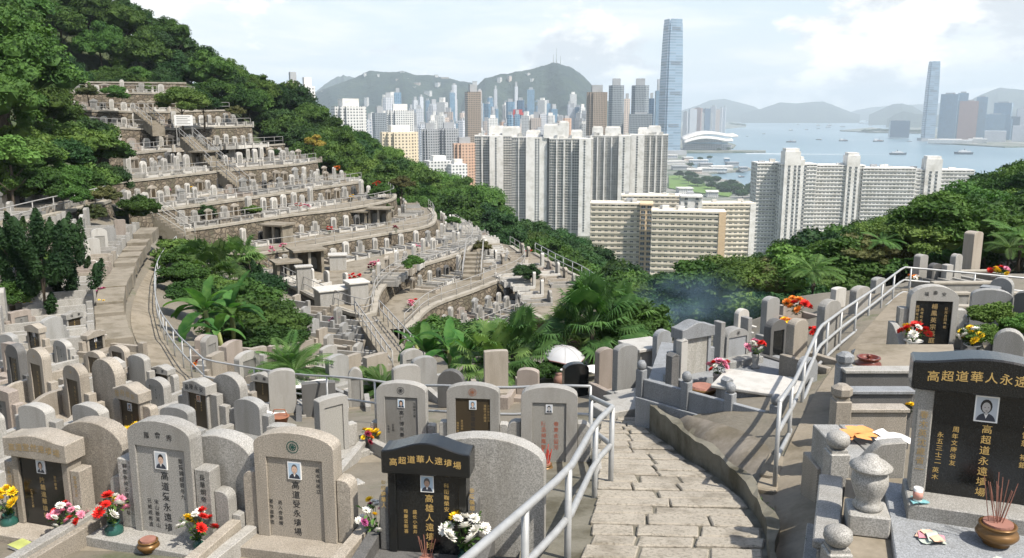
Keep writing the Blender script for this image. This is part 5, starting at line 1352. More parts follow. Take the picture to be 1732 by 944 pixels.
# ---------- the front graves, one by one
def front(px, pyb, pyt, wpx, rz, **kw):
    Yo = kw.pop('Y', None); p_ = hit(px, pyb, lift=.14 if kw.get('step', True) else 0) if Yo is None else atY(px, pyb, Yo); k = mpx(p_); name = kw.pop('name', 'grave'); label = kw.pop('label'); hx = kw.pop('dz', 0)
    st_ = .14 if kw.get('step', True) else 0
    return tomb(name, label, (p_.x, p_.y, p_.z + hx), R(rz), wpx*k/ math.cos(R(rz))*1.0, hgt(px, pyt, p_) - st_ - hx, **kw), p_
FG = 'graves nearest the steps'
g1, p1 = front(78, 892, 735, 112, -17, label='brown-stone grave with dark gold-lettered panel at the lower left corner', style='header', stone='granite_warm', panel='black', rise=.06, header_stone='brown' if False else 'granite_warm', title='高道堂然遠墳場', title_mat='gold_dull', ink='gold_dull',
    cols=[('陰雛遑華墳場', -.01, .30, .10), ('山紅林木本', -.375, .20, .06), ('敬遠林大安', .375, .20, .06), ('亡考先父之靈', -.22, .52, .045), ('慈祥安息', .21, .25, .05)], photo=(.12, .03), shoulders=[(.13, .72, .02, .0)], back=(.9, 1.32, .42, .2), plot=1.3, pw=.78, group=FG)
g2, p2 = front(281, 905, 713, 118, -17, label='speckled grey arched grave with vertical black lettering, red flowers and brown pot before it', style='arch', panel='granite', title='萬會秀', cols=[('高道爱永遠墳', .03, .26, .135), ('聊雯象倚丞建道旋址', -.44, .25, .062), ('黎賢錫經蓉冬九', .29, .10, .062), ('長華炯帝', .44, .25, .075), ('兄威成樂造', -.24, .62, .062), ('宋山爺某山', -.13, .62, .062)], photo=(.155, .05), shoulders=[(.19, .80, .03, .0), (.17, .56, .08, .8), (.1, .3, .12, .0)], plot=1.5, back=(.85, 1.22, .5, .22), ph=.77, pw=.78, group=FG)
g3, p3 = front(503, 912, 733, 140, -13, label='broad tan arched grave with green round emblem and black lettering', style='arch', stone='granite_warm', panel='granite_warm', emblem='green_glaze', cols=[('高道受永墳場', .0, .25, .125), ('戴本林居立', .27, .10, .058), ('逝入會當耀', -.20, .55, .06), ('累敏迦羅思', -.31, .55, .06)], photo=(.15, .04), shoulders=[(.16, .70, .03, .9)], plot=1.5, ph=.76, pw=.70, rise=.15, group=FG)
g4, p4 = front(724, 938, 747, 132, -8, label='polished black grave with gold title and portrait beside the pipe railing', style='header', stone='black', panel='black', title='高超道華人遠墳場', title_mat='gold', ink='gold', cols=[('高雄人遠墳墳', .02, .28, .115), ('御經緯華人', -.44, .12, .07), ('泰隆裝居士', .44, .16, .07), ('科衔鞠榮安', .23, .12, .07), ('殿慶曾新喜', -.27, .50, .06), ('盛长小紫井', -.16, .50, .06)], photo=(.135, .03), shoulders=[(.10, .62, .03, .9)], back=(1.25, 1.30, .52, .2), plot=1.2, pw=.80, rise=.10, kstone='granite_dark', group=FG)
SG = 'graves of the second row'
g5, p5 = front(680, 757, 648, 84, -8, label='grey arched grave with round emblem and woman portrait, left in the second row', emblem='ink', cols=[('高任博夾妻', .0, .27, .10), ('王绮瑜之墓', .25, .10, .055), ('松百明', -.17, .55, .05), ('永垂世', -.26, .58, .05)], photo=(.125, .04, {'woman': True}), shoulders=[(.14, .42, .05, .4)], plot=1.6, ph=.78, pw=.66, group=SG)
g6, p6 = front(800, 757, 651, 88, -6, label='grey arched grave with tan emblem and dark lettered panel, middle of the second row', emblem='terracotta', panel='brown', cols=[('曾谓橋墓', .0, .27, .10), ('金玉堂前', -.20, .45, .05, 'gold_dull'), ('德澤長存', -.28, .5, .05, 'gold_dull'), ('福蔭子孫綿遠', .22, .12, .055, 'gold_dull'), ('永念親恩浩蕩', .29, .12, .055, 'gold_dull')], photo=(.125, .04), shoulders=[(.14, .42, .05, .4)], plot=1.6, ph=.78, pw=.66, group=SG)
g7, p7 = front(928, 788, 655, 94, -4, label='wide grey arched grave with red lettering and small portrait at the railing corner', cols=[('陳丞棹鳳聲', -.09, .30, .085, 'red_ink'), ('春夏金留芳', .12, .30, .085, 'red_ink'), ('雷福', -.25, .66, .05)], panel='panel_light', photo=(.10, .03, {'grey': True}), shoulders=[(.2, .66, .05, .9)], plot=1.5, ph=.80, pw=.60, group=SG, kerb_h=.35)
LG = 'graves of the left field'
front(336, 722, 643, 44, -30, label='dark brown panelled grave with lettered grey cap beside an arched slab', style='header', stone='granite', panel='brown', rise=.07, title='墓陵永安', ink='gold_dull', cols=[('先考安息永', -.12, .2, .075), ('福壽康寧', .14, .25, .075)], photo=(.10, .05, {'orange': True}, .03), shoulders=[(.2, .7, .06, .0), (.18, .5, .1, .0)], back=(.75, 1.2, .5, .2), plot=1.3, pw=.84, group=LG)
front(222, 738, 651, 52, -30, label='brown hump-capped grave with small portrait and yellow flowers before it', style='header', stone='granite_warm', panel='brown', rise=.10, title='陸府佳城', title_mat='gold_dull', ink='gold_dull', cols=[('先父遺愛', .05, .4, .09), ('德厚', -.2, .5, .07)], photo=(.11, .06), shoulders=[(.2, .62, .05, .5)], plot=1.4, pw=.8, group=LG)
front(128, 712, 618, 42, -33, label='tall round-topped tan grave with dark panel in the left field', style='arch', stone='granite_warm', panel='brown', rise=.22, title='福', title_mat='gold_dull', ink='gold_dull', cols=[('先考陳公之墓', .08, .15, .085)], shoulders=[(.17, .62, .05, .0), (.15, .42, .1, .0)], back=(.8, 1.45, .62, .22), plot=1.5, group=LG, wall_curve=True)
front(67, 690, 590, 40, -33, label='round-topped tan grave with carved top and lower stone wings near left edge', style='arch', stone='granite_warm', panel='brown', rise=.22, title='壽', title_mat='gold_dull', ink='gold_dull', cols=[('先妣李氏之墓', .05, .15, .085)], shoulders=[(.17, .66, .05, .0), (.15, .46, .1, .0)], plot=1.5, group=LG, wall_curve=True)
front(28, 668, 583, 32, -33, label='black-fronted round-topped grave near the left edge under flowers', style='arch', stone='granite_dark', panel='black', rise=.2, ink='gold_dull', cols=[('先考妣之墓', .03, .15, .085)], shoulders=[(.17, .55, .05, .0)], plot=1.4, group=LG)
front(180, 690, 645, 36, -35, label='low bare granite grave with square shoulders behind the brown hump-capped one', style='plain', shoulders=[(.2, .4, .05, .0)], plot=1.2, group=LG)
front(-20, 790, 700, 46, -28, label='grey arched grave cut by left edge with pale vases', style='arch', plot=1.4, group=LG)
front(568, 765, 672, 40, 42, label='pale granite slab grave turned sideways beside the second row', style='flat', panel='panel_light', rise=.04, shoulders=[(.2, .4, .05, .0)], plot=1.6, group=SG, ph=.84, kerb_h=.25, kw=1.3)
front(475, 800, 722, 44, -14, label='low granite grave with long flat wall hidden behind the tan emblem grave', style='plain', rise=.03, shoulders=[(.4, .3, .04, .0)], plot=1.5, group=SG)
BG = 'graves just behind the brow railing'
front(480, 702, 626, 42, 18, label='blank grey arched slab grave just behind the brow railing', style='plain', rise=.13, step=False, plot=1.0, group=BG, posts=False)
front(541, 706, 648, 54, 14, label='wide dark grey square slab grave just behind the brow railing', style='plain', stone='granite_dark', rise=.02, step=False, plot=1.0, group=BG, posts=False)
front(603, 690, 624, 24, 12, label='narrow old carved grave with double arch near the brow railing', style='arch', rise=.25, panel='panel', step=False, plot=.8, group=BG, posts=False)
front(762, 690, 627, 44, -10, label='black weathered pointed grave among banana plants behind the second row', style='plain', stone='granite_dark', rise=.3, step=False, plot=None, group=BG, posts=False)
front(892, 668, 625, 36, -12, label='small pinkish arched grave left of the white umbrella', style='plain', stone='pink', rise=.10, plot=.9, group=BG)
front(975, 672, 615, 42, 14, label='low black curved slab grave under the white umbrella', style='plain', stone='black', rise=.16, step=False, plot=None, group=BG, posts=False)
front(1026, 658, 590, 28, 28, label='pinkish grey curved slab grave left of the pale one', style='plain', stone='pink', rise=.12, step=True, plot=.8, group=BG, posts=False)
front(1060, 672, 584, 36, 28, label='pale greenish grey curved slab grave on a plinth above the mossy steps', style='plain', stone='granite_grey', rise=.14, step=True, plot=.8, group=BG, posts=False)
front(1122, 640, 559, 28, 25, label='grey arched slab grave behind the large capped one', style='plain', stone='granite_blue', rise=.2, step=False, plot=.8, group=BG, posts=False)

# ---------- the grey granite enclosure right of the steps
dz_ = -5.15
def on(px, Y, z=dz_): v = atY(px, 600, Y); return Vector((v.x, Y, z))
A, B_, C_, D_ = on(1086, 14.6), on(1318, 12.75), on(1385, 17.2), on(1118, 18.6)
t_ = thing('granite_enclosure', 'pale grey granite parapet enclosure with square posts right of the stone steps', 'parapet', A)
ol = [(q.x-A.x, q.y-A.y) for q in (A, B_, C_, D_)]
MB().flat(ol, -1.2, .02).build('platform', M['granite_blue'], t_)
def along(P, Q, s): return P + (Q-P)*s
ang = math.atan2((B_-A).y, (B_-A).x); Mx = Matrix.Rotation(ang, 4, 'Z'); Lf = (B_-A).length
MB().box(-.05, Lf+.05, -.10, .10, -1.0, .12, 0, Mx).build('plinth', M['granite_blue'], t_, bevel=.01)
for s0, s1 in ((.02, .355), (.375, .68), (.70, .99)):
    MB().box(Lf*s0+.03, Lf*s1-.03, -.045, .045, .121, .46, 0, Mx).build('parapet_panel', M['granite_blue'], t_, bevel=.008)
for s in (.0, .365, .69, 1.0):
    MB().box(Lf*s-.075, Lf*s+.075, -.075, .075, .122, .62, 0, Mx).build('corner_post', M['granite_blue'], t_, bevel=.012)
    MB().lathe([(.06, .62), (.085, .66), (.085, .73), (.05, .78)], 8, 0, tuple(Mx @ Vector((Lf*s, 0, 0)))).build('post_cap', M['granite_blue'], t_, True)
def at_enc(px, Y, pyt, wpx, rz, **kw):
    p_ = on(px, Y, dz_ + .02); k = mpx(p_); st_ = .14 if kw.get('step', True) else 0
    return tomb('grave', kw.pop('label'), p_, R(rz), wpx*k/math.cos(R(rz)), hgt(px, pyt, p_)-st_, **kw), p_
EG = 'graves inside the granite enclosure'
at_enc(1178, 15.8, 545, 56, 30, label='tallest blue-grey capped slab grave inside the granite enclosure', style='header', stone='granite_blue', panel='panel_light', rise=.10, pw=.8, shoulders=[(.14, .45, .05, .0)], group=EG, t=.26)
at_enc(1247, 17.0, 556, 44, 30, label='grey arched grave with small round emblem beside pink flowers in the enclosure', style='arch', stone='granite_grey', panel='granite_blue', rise=.2, emblem='ink', ph=.7, pw=.8, shoulders=[(.12, .75, .05, .0)], group=EG, t=.26)
p_ = on(1285, 14.5, dz_+.02); t_ = thing('tomb_slab', 'low white-topped flat tomb inside the granite enclosure', 'tomb', p_, R(-28)); MB().box(-.62, .62, -.5, .5, 0, .34).build('chest', M['granite_blue'], t_, bevel=.01); MB().box(-.7, .7, -.56, .56, .341, .40).build('lid', M['granite_white'], t_, bevel=.012)
RG = 'graves behind the right railing'
for px, pyb, pyt, w, rz, lab, kw in [
    (1305, 575, 503, 26, 30, 'tall grey round-topped grave standing against the wood', dict(style='plain', stone='granite_grey', rise=.12)),
    (1315, 610, 541, 34, 32, 'dark shadowed arched grave with gold flowers at its foot', dict(style='arch', stone='granite_dark', panel='black', rise=.2)),
    (1352, 612, 541, 30, 32, 'tan vertical slab grave with weathered face and round top', dict(style='plain', stone='granite_warm', rise=.13)),
    (1257, 560, 523, 22, 32, 'small white round-topped grave behind the enclosure', dict(style='plain', stone='granite_white', rise=.2)),
    (1400, 650, 508, 36, 34, 'tall round-topped grey slab grave seen through the railing bars', dict(Y=17.8, style='plain', stone='granite', rise=.18)),
    (1368, 700, 606, 28, 36, 'low pale shoulder-shaped stone grave under the right railing', dict(Y=14.6, style='plain', stone='granite_blue', rise=.2)),
    (1418, 560, 487, 22, 30, 'square-topped pale grave beyond the right railing', dict(Y=24, style='plain', stone='granite_white', rise=.05)),
    (1452, 600, 485, 32, 34, 'pale round-topped slab grave close behind the right railing', dict(Y=21.5, style='plain', stone='granite', rise=.12)),
    (1484, 550, 470, 22, 32, 'grey slab grave with shoulders behind the right railing', dict(Y=25.5, style='plain', stone='granite_grey', rise=.08)),
    (1340, 540, 515, 40, 30, 'low brown box grave near orange flowers against the wood', dict(style='plain', stone='pink', rise=.01)),
]:
    front(px, pyb, pyt, w, rz, label=lab, group=RG, plot=.9, posts=False, t=.2, **kw)
UG = 'graves at the far right corner'
for px, pyb, pyt, w, rz, lab, kw in [
    (1559, 486, 431, 18, 26, 'grey round-topped pillar grave left of the low dark arch', dict(style='plain', rise=.08, t=.24)),
    (1583, 487, 446, 22, 22, 'low dark arched grave behind the corner railing', dict(style='arch', stone='granite_dark', panel='panel', rise=.14)),
    (1604, 487, 448, 14, 22, 'short grey block grave between arch and pillar', dict(style='plain', rise=.02)),
    (1618, 484, 430, 16, 26, 'slim pointed pillar grave left of the tallest pillar', dict(style='plain', stone='granite', rise=.12, t=.2)),
    (1648, 474, 392, 22, 30, 'tallest round-topped tan pillar grave at the right corner', dict(style='plain', stone='granite_warm', rise=.09, t=.36)),
    (1674, 456, 390, 16, 30, 'pale blue-grey pillar grave right of the tallest pillar', dict(style='plain', stone='granite_blue', rise=.08, t=.22)),
    (1664, 568, 486, 22, -40, 'blue-grey square-edged slab grave facing left by green plants', dict(style='plain', stone='granite_blue', rise=.01, t=.3)),
    (1684, 566, 470, 26, -40, 'grey round-topped slab grave directly behind the blue-grey one', dict(style='plain', stone='granite_grey', rise=.2, t=.22)),
    (1728, 590, 495, 30, -40, 'dark blue slab grave cut by the right edge', dict(style='plain', stone='granite_dark', rise=.1, t=.25)),
    (1700, 640, 560, 40, -30, 'low rounded granite grave behind the big black headstone', dict(style='plain', rise=.24, t=.25)),
]:
    front(px, pyb, pyt, w, rz, label=lab, group=UG, plot=1.0, step=False, posts=False, **kw)
for k_, (px, py, w, rz) in enumerate([(1640, 500, 130, 2), (1590, 520, 90, 2), (1640, 545, 110, -4), (1700, 450, 90, 4), (1615, 478, 120, 3), (1700, 520, 90, -5)]):
    p_ = hit(px, py); k = mpx(p_); t_ = thing('plot_wall', ['long concrete plot wall', 'short concrete plot wall', 'low concrete plot wall by the black arched grave', 'far concrete plot wall under the pillar graves', 'thin concrete plot wall along the corner railing', 'concrete plot wall near the right edge'][k_] + ' among the graves at right corner', 'low wall', p_, R(rz), 'plot walls at the right corner')
    MB().box(-w*k/2, w*k/2, -.08, .08, -.5, .34).build('wall', M['granite'], t_, bevel=.01); MB().box(-w*k/2-.04, w*k/2+.04, -.11, .11, .341, .41).build('coping', M['coping'], t_, bevel=.01)
# black grave with stepped pediment and two white vases
g13, p13 = front(1573, 590, 484, 76, -8, label='black panelled grave with granite pediment between two white flower vases', style='arch', stone='granite', panel='black', rise=.26, ph=.76, pw=.76, title='福壽安', title_mat='ink', ink='gold_dull', cols=[('楊鳳英宗兵庭', .02, .05, .13), ('先考妣合葬之墓地', -.22, .15, .07), ('民國年立石孫', -.31, .10, .07), ('公元吉日奉祀', .25, .12, .07)], shoulders=[(.16, .78, .05, .0)], plot=1.3, wall_curve=True, kerb_h=.28, t=.24, group=UG)
# the big black headstone at the right edge
pb = atY(1652, 846, 7.05) - Vector((0, 0, .14)); kk = mpx(pb)
gR = tomb('grave', 'big black headstone with gold title and granite side posts at the right edge', pb, R(-20), 1.10, hgt(1652, 606, pb)-.14, style='header', stone='granite', panel='black', header_stone='black', rise=.07, title='高超道華人永遠墳場', title_mat='gold', ink='gold', pw=.76, t=.24, cols=[('高超道永遠墳場', .02, .27, .105), ('千雷恕', .28, .26, .07), ('裕銀', .28, .56, .07), ('周年文康谷友', -.19, .36, .062), ('永五三士二', -.29, .43, .062), ('英木', -.30, .80, .065), ('春木英沈歲省一', -.475, .22, .085, 'gold_dull'), ('花開永念安息', .475, .30, .085, 'gold_dull')], photo=(.185, .02, {'grey': True}), plot=None, shoulders=(), bev=.012)
MB().box(-.72, 1.0, -1.75, .5, -.9, -.004).build('offering_ledge', M['granite_blue'], gR, bevel=.012)

# small things about the enclosure
for px, Y, w, h, mt, lb in [(1138, 15.4, .09, .62, 'granite_dark', 'short dark square pillar left of the tallest slab'), (1153, 15.6, .08, .85, 'granite_white', 'white square pillar between dark pillar and the tallest slab'), (1232, 14.3, .08, .5, 'granite_blue', 'low grey pillar right of the pink flowers in the enclosure')]:
    tag(MB().box(-w, w, -w, w, 0, h).prism([(-w*1.1, h+.001), (w*1.1, h+.001), (0, h+.06)], -w*1.1, w*1.1).build('stone_pillar', M[mt], None, bevel=.008, loc=on(px, Y, dz_+.021), rz=R(30)), lb, 'stone pillar', 'small pillars in the enclosure')
for k_, (a, b, Ya, Yb, lift) in enumerate([((1020, 674), (1090, 706), 15.3, 15.7, .0), ((1040, 664), (1096, 690), 16.2, 16.5, .16), ((1060, 660), (1106, 678), 17., 17.3, .32)]):
    A1, B1 = atY(*a, Ya), atY(*b, Yb); L1 = (B1-A1).length; z1 = (A1.z+B1.z)/2
    o = MB().box(0, L1, -.12, .5, -1.2, 0).build('kerb_step', M['granite'], None, bevel=.015, loc=(A1.x, A1.y, z1), rz=math.atan2((B1-A1).y, (B1-A1).x)); tag(o, ['lowest long granite kerb step', 'middle long granite kerb step', 'highest long granite kerb step'][k_] + ' left of the enclosure', 'kerb step', 'granite kerb steps left of the enclosure')
t_ = thing('tomb_slab', 'white-topped box tomb behind the pale greenish slab', 'tomb', atY(1090, 612, 21), R(25)); MB().box(-.4, .4, -.4, .4, -.3, .42).build('chest', M['granite'], t_, bevel=.01); MB().box(-.5, .5, -.5, .5, .421, .5).build('lid', M['granite_white'], t_, bevel=.012)
# ---------- plants of the hollow
def frond_fan(m, base, az, el, L, r, n=22, rg=random):
    """one fan leaf: stalk and a wheel of narrow pleated blades that droop at the tips"""
    d = Vector((math.cos(az)*math.cos(el), math.sin(az)*math.cos(el), math.sin(el))); hub = base + d*L - Vector((0, 0, L*.12*math.cos(el)))
    m.tube([base, (base+hub)/2 + Vector((0, 0, .05*L)), hub], .018*L, 4, 1, .010*L)
    s = d.cross(Vector((0, 0, 1)));
    if s.length < .1: s = Vector((1, 0, 0))
    s.normalize(); u = d
    tilt = rg.uniform(-.3, .3); nrm = s.cross(u); s = (s*math.cos(tilt) + nrm*math.sin(tilt)).normalized(); nrm = s.cross(u)
    for k in range(n):
        a = (k/(n-1)-.5)*2*2.25; dr = u*math.cos(a) + s*math.sin(a); R_ = r*(1 - .22*abs(a)/2.25)*rg.uniform(.92, 1.06)
        w = r*.042; side = (u*-math.sin(a) + s*math.cos(a))
        p1 = hub + dr*R_*.55; p2 = hub + dr*R_ - Vector((0, 0, R_*rg.uniform(.12, .5)))
        m.add([hub, p1 + side*w + nrm*w*.5, p2, p1 - side*w + nrm*w*.5], [(0, 1, 2, 3)], 0)
def fan_palm(loc, h, n, r, label, seed, group, name='fan_palm'):
    rg = random.Random(seed); g = thing(name, label, 'palm', loc, 0, group)
    MB().tube([(0, 0, -.5), (.03*h, 0, h*.5), (0, .02*h, h)], .13, 8, 0, .10).build('trunk', M['bark'], g, True)
    m = MB()
    for i in range(n):
        el = rg.uniform(-.3, 1.4); frond_fan(m, Vector((0, 0, h)), i*2.4 + rg.uniform(-.3, .3), el, r*rg.uniform(.8, 1.3), r*rg.uniform(.6, .85), 26, rg)
    m.build('fronds', [M['palm'], M['palm']], g); return g
def feather_palm(loc, h, n, L, label, seed, group, name='feather_palm', up=.9, mat='palm', lw=.035):
    rg = random.Random(seed); g = thing(name, label, 'palm', loc, 0, group)
    if h > .3: MB().tube([(0, 0, -.5), (.05*h, 0, h*.5), (0, 0, h)], .12, 8, 0, .09).build('trunk', M['bark'], g, True)
    m = MB()
    for i in range(n):
        az = i*2.4 + rg.uniform(-.2, .2); el = rg.uniform(.1, 1.3)*up + .1; l_ = L*rg.uniform(.8, 1.1); pts = []
        p = Vector((0, 0, h)); dirv = Vector((math.cos(az)*math.cos(el), math.sin(az)*math.cos(el), math.sin(el)))
        for k in range(13): pts.append(p.copy()); p = p + dirv*(l_/12); dirv = (dirv + Vector((0, 0, -.11))).normalized()
        m.tube(pts, .015, 4, 0, .004)
        for k in range(1, 12):
            for j in range(2):
                t = pts[k] + (pts[k+1]-pts[k])*(j*.5); d = (pts[k+1]-pts[k]).normalized(); s = d.cross(Vector((0, 0, 1))).normalized()
                ll = l_*.24*math.sin(PI*(k+j*.5)/12.5)**.6
                for sg in (-1, 1):
                    e = t + s*sg*ll*.85 + d*ll*.5 - Vector((0, 0, ll*.3)); w = d*lw*L*.5
                    m.add([t-w*.5, (t+e)/2 - w + Vector((0, 0, .04*ll)), e, (t+e)/2 + w + Vector((0, 0, .04*ll))], [(0, 1, 2, 3)])
    m.build('fronds', M[mat], g); return g
def banana(loc, h, n, L, label, seed, group):
    rg = random.Random(seed); g = thing('banana_plant', label, 'banana plant', loc, 0, group)
    MB().tube([(0, 0, -.5), (.04, .02, h*.5), (0, 0, h)], .13, 8, 0, .08).build('stem', plain('banana stem', (.17, .19, .06), .6, 0, .3) if 'banana stem' not in bpy.data.materials else bpy.data.materials['banana stem'], g, True)
    for i in range(n):
        az = i*2.4 + rg.uniform(-.4, .4); el = rg.uniform(.55, 1.4) if i < n*.7 else rg.uniform(.1, .5); l_ = L*rg.uniform(.75, 1.1); w_ = l_*rg.uniform(.13, .17)
        p = Vector((0, 0, h*.95)); d = Vector((math.cos(az)*math.cos(el), math.sin(az)*math.cos(el), math.sin(el))); pts = []
        bend = rg.uniform(.06, .17)
        for k in range(15): pts.append((p.copy(), d.copy())); p = p + d*(l_/14); d = (d + Vector((0, 0, -bend))).normalized()
        m = MB(); vs = []
        for k, (q, dd) in enumerate(pts):
            t = k/14; ww = .012 if t < .16 else w_*math.sin(PI*((t-.16)/.84)**.8)**.6 + .006
            s = dd.cross(Vector((0, 0, 1))).normalized(); nn = s.cross(dd); rag = rg.uniform(.82, 1.1)
            vs += [q - s*ww*rag + nn*ww*.35, q, q + s*ww*rag + nn*ww*.35]
        m.add(vs, [(3*k+a, 3*k+a+1, 3*k+a+4, 3*k+a+3) for k in range(14) for a in (0, 1)]); m.build('leaf', M['banana'], g, True)
    return g
PG = 'palms in the hollow'
def pl(px, py): return hit(px, py)
fan_palm(pl(365, 505), 1.4, 36, 1.3, 'large fan palm crowded behind the banana plants by the footpath', 1, PG)
fan_palm(pl(405, 490), 1.8, 32, 1.2, 'fan palm standing right of the large one behind banana plants', 2, PG)
fan_palm(pl(335, 480), 1.2, 28, 1.1, 'fan palm nearest the footpath bend behind the banana plants', 9, PG)
fan_palm(pl(1000, 622), 1.5, 40, 1.25, 'biggest fan palm behind the white umbrella', 3, PG)
fan_palm(pl(1040, 606), 1.3, 30, 1.0, 'fan palm right of the biggest one near the blue smoke', 4, PG)
fan_palm(pl(955, 625), 1.0, 24, .9, 'lower fan palm left behind the white umbrella', 14, PG)
fan_palm(pl(868, 645), 1.0, 34, 1.0, 'wide low fan palm left of the white umbrella', 5, PG)
fan_palm(pl(835, 650), .8, 24, .9, 'low fan palm touching the banana plants at centre', 15, PG)
fan_palm(pl(905, 490), 1.6, 22, .8, 'dry yellowing fan palm against the dark wood', 16, PG)
BGp = 'banana plants in the hollow'
for k_, (px, py, h, n, L, lb) in enumerate([(352, 585, 1.7, 10, 2.5, 'banana plant with upright leaves beside the footpath railing'), (395, 592, 1.9, 10, 2.4, 'banana plant with drooping torn leaves right of the upright one'), (372, 600, 1.0, 8, 1.7, 'low banana plant between the two tall ones by the path'), (725, 640, 1.0, 9, 1.9, 'banana plant left of the pair behind the second row'), (760, 640, 1.3, 10, 2.1, 'tall banana plant behind the grey emblem grave'), (792, 645, 1.1, 9, 2.0, 'banana plant with a broad upright leaf at centre'), (705, 628, 1.4, 8, 1.8, 'dark narrow banana plant beside the railed stone steps')]):
    banana(pl(px, py), h*.85, n, L*.8, lb, 40+k_, BGp)
feather_palm(pl(497, 650), .3, 26, 1.45, 'bright young feather palm behind the brow railing', 50, PG)
feather_palm(pl(485, 640), .3, 18, 1.2, 'smaller feather palm leaning left of the bright young one', 51, PG)
feather_palm(pl(648, 668), .1, 34, .9, 'bright green grassy palm clump behind the second row', 52, PG, lw=.06)
feather_palm(pl(632, 662), .1, 24, .8, 'grassy palm clump just left of the bright one', 53, PG, lw=.06)
feather_palm(atY(1372, 505, 40), 1.3, 22, 1.75, 'tall drooping feather palm against the wooded spur', 54, PG, up=.7)
feather_palm(atY(1490, 450, 42), 1.2, 16, 1.2, 'smaller yellowing feather palm above the right railing', 55, PG, up=.7)
feather_palm(atY(1722, 440, 38), 1.0, 18, 1.7, 'feather palm with dry fronds at the right edge', 56, PG, up=.8)
feather_palm(atY(1705, 440, 36), .5, 14, 1.2, 'low yellow-leaved palm by the pillar graves', 57, PG, up=.8)
# trees and bushes named one by one
def bush(px, py, h, r, key, label, name='garden_bush', cat='bush', Y=None, squash=1., trunk=False, grp='bushes among the graves', z=None):
    p_ = hit(px, py) if Y is None else atY(px, py, Y) if z is None else atz(px, py, z)
    return tree(name, key, p_, h, r, label, cat, grp, squash=squash, trunk=trunk)
SH = [(430, 585, 2.2, 2.3, 'broad', 'large leafy shrub mass right of the banana plants'), (465, 575, 2.0, 1.9, 'broad', 'leafy shrub right of the large shrub mass'), (410, 555, 2.4, 2.2, 'broad', 'tall shrub between fan palms and the box tombs'), (440, 545, 2.8, 1.9, 'dark', 'dark shrub behind the large leafy shrub mass'), (330, 545, 1.7, 1.4, 'shrub', 'shrub pressed against the footpath railing'), (312, 505, 1.7, 1.4, 'shrub', 'small shrub by the footpath railing bend'), (318, 460, 2.2, 1.8, 'broad', 'shrub where the footpath narrows under the wall'), (470, 610, 1.2, 1.3, 'shrub', 'low shrub left of the bright feather palm'), (300, 470, 1.4, 1.2, 'shrub', 'low shrub outside the footpath railing at the top'),
      (340, 520, 2., 1.5, 'broad', 'leafy shrub filling the gap under the fan palms'), (385, 535, 2.2, 1.8, 'broad', 'leafy shrub under the large fan palm'),
      (940, 575, 3.6, 2.0, 'dark', 'dark round tree left of the biggest fan palm'), (975, 560, 3.0, 1.7, 'dark', 'smaller dark tree behind the biggest fan palm'), (925, 600, 2., 1.4, 'broad', 'leafy bush below the dark round tree'), (1060, 600, 2.2, 1.7, 'broad', 'bush under the drifting blue smoke'), (1100, 580, 3., 2.0, 'broad', 'green tree in the blue smoke left'), (1140, 565, 3.0, 2.0, 'broad', 'green tree in the blue smoke right'), (1180, 560, 3.2, 2.2, 'shrub', 'round bush behind the enclosure graves'), (1230, 545, 3.6, 2.4, 'billow', 'billowing bush behind the capped slab grave'), (1280, 530, 3.2, 2.2, 'olive', 'olive bush behind the tall round-topped grave'), (1335, 520, 2.6, 2.0, 'shrub', 'green bush behind the orange flowers'), (1420, 505, 2.6, 2.0, 'shrub', 'green bush beyond the right railing'), (1450, 490, 3.2, 2.0, 'olive', 'olive bush beyond the right railing'), (1500, 470, 2.6, 1.8, 'olive', 'olive bush near the railing corner'), (1540, 455, 3., 2.0, 'broad', 'bushy shrub beyond the corner railing'), (1620, 440, 3.4, 2.2, 'broad', 'leafy shrub behind the pillar graves'), (1580, 445, 3., 1.9, 'shrub', 'light shrub behind the pillar graves'), (1715, 455, 2.6, 1.9, 'broad', 'leafy shrub at right edge behind pillars'),
      (1672, 600, .9, .55, 'shrub', 'fresh green plant beside the blue-grey slab grave'), (1655, 612, .6, .45, 'shrub', 'small light green plant behind the big black headstone'), (1728, 610, .8, .5, 'shrub', 'green plant cut by the right edge'),
      (20, 500, 2.0, 1.6, 'shrub', 'yellow-green bush at the left edge below the conifer'), (8, 545, 1.2, 1.0, 'shrub', 'low bush at left edge under the yellow one'),
      (820, 610, 2.0, 1.8, 'broad', 'leafy bush behind the wide low fan palm'), (745, 600, 2.2, 1.8, 'broad', 'dark leafy bush behind the banana plants'), (780, 585, 1.6, 1.5, 'shrub', 'bush below the eleventh terrace wall'), (895, 585, 1.8, 1.5, 'broad', 'bush below the east shelf wall'), (922, 648, .55, .6, 'shrub', 'low bush in the shadow of the white umbrella'), (905, 642, .5, .55, 'shrub', 'low bush left of the umbrella shadow'), (938, 640, .6, .5, 'shrub', 'small bush directly under the white umbrella')]
for px, py, h, r, key, lb in SH:
    if px > 1050 and py < 590:
        p_ = atY(px, py, 43); zg = H(p_.x, p_.y); tree('garden_bush', key, (p_.x, p_.y, min(zg, p_.z)), h + max(0, p_.z - zg) if zg < p_.z else h, r*1.1, lb, 'bush', 'bushes among the graves', squash=.8, trunk=False)
    else: bush(px, py, h, r, key, lb, squash=.8)
bush(240, 408, 2.9, 1.55, 'shrub', 'bright round green shrub by the stepped path', Y=60, z=None, squash=1.0, name='round_shrub')
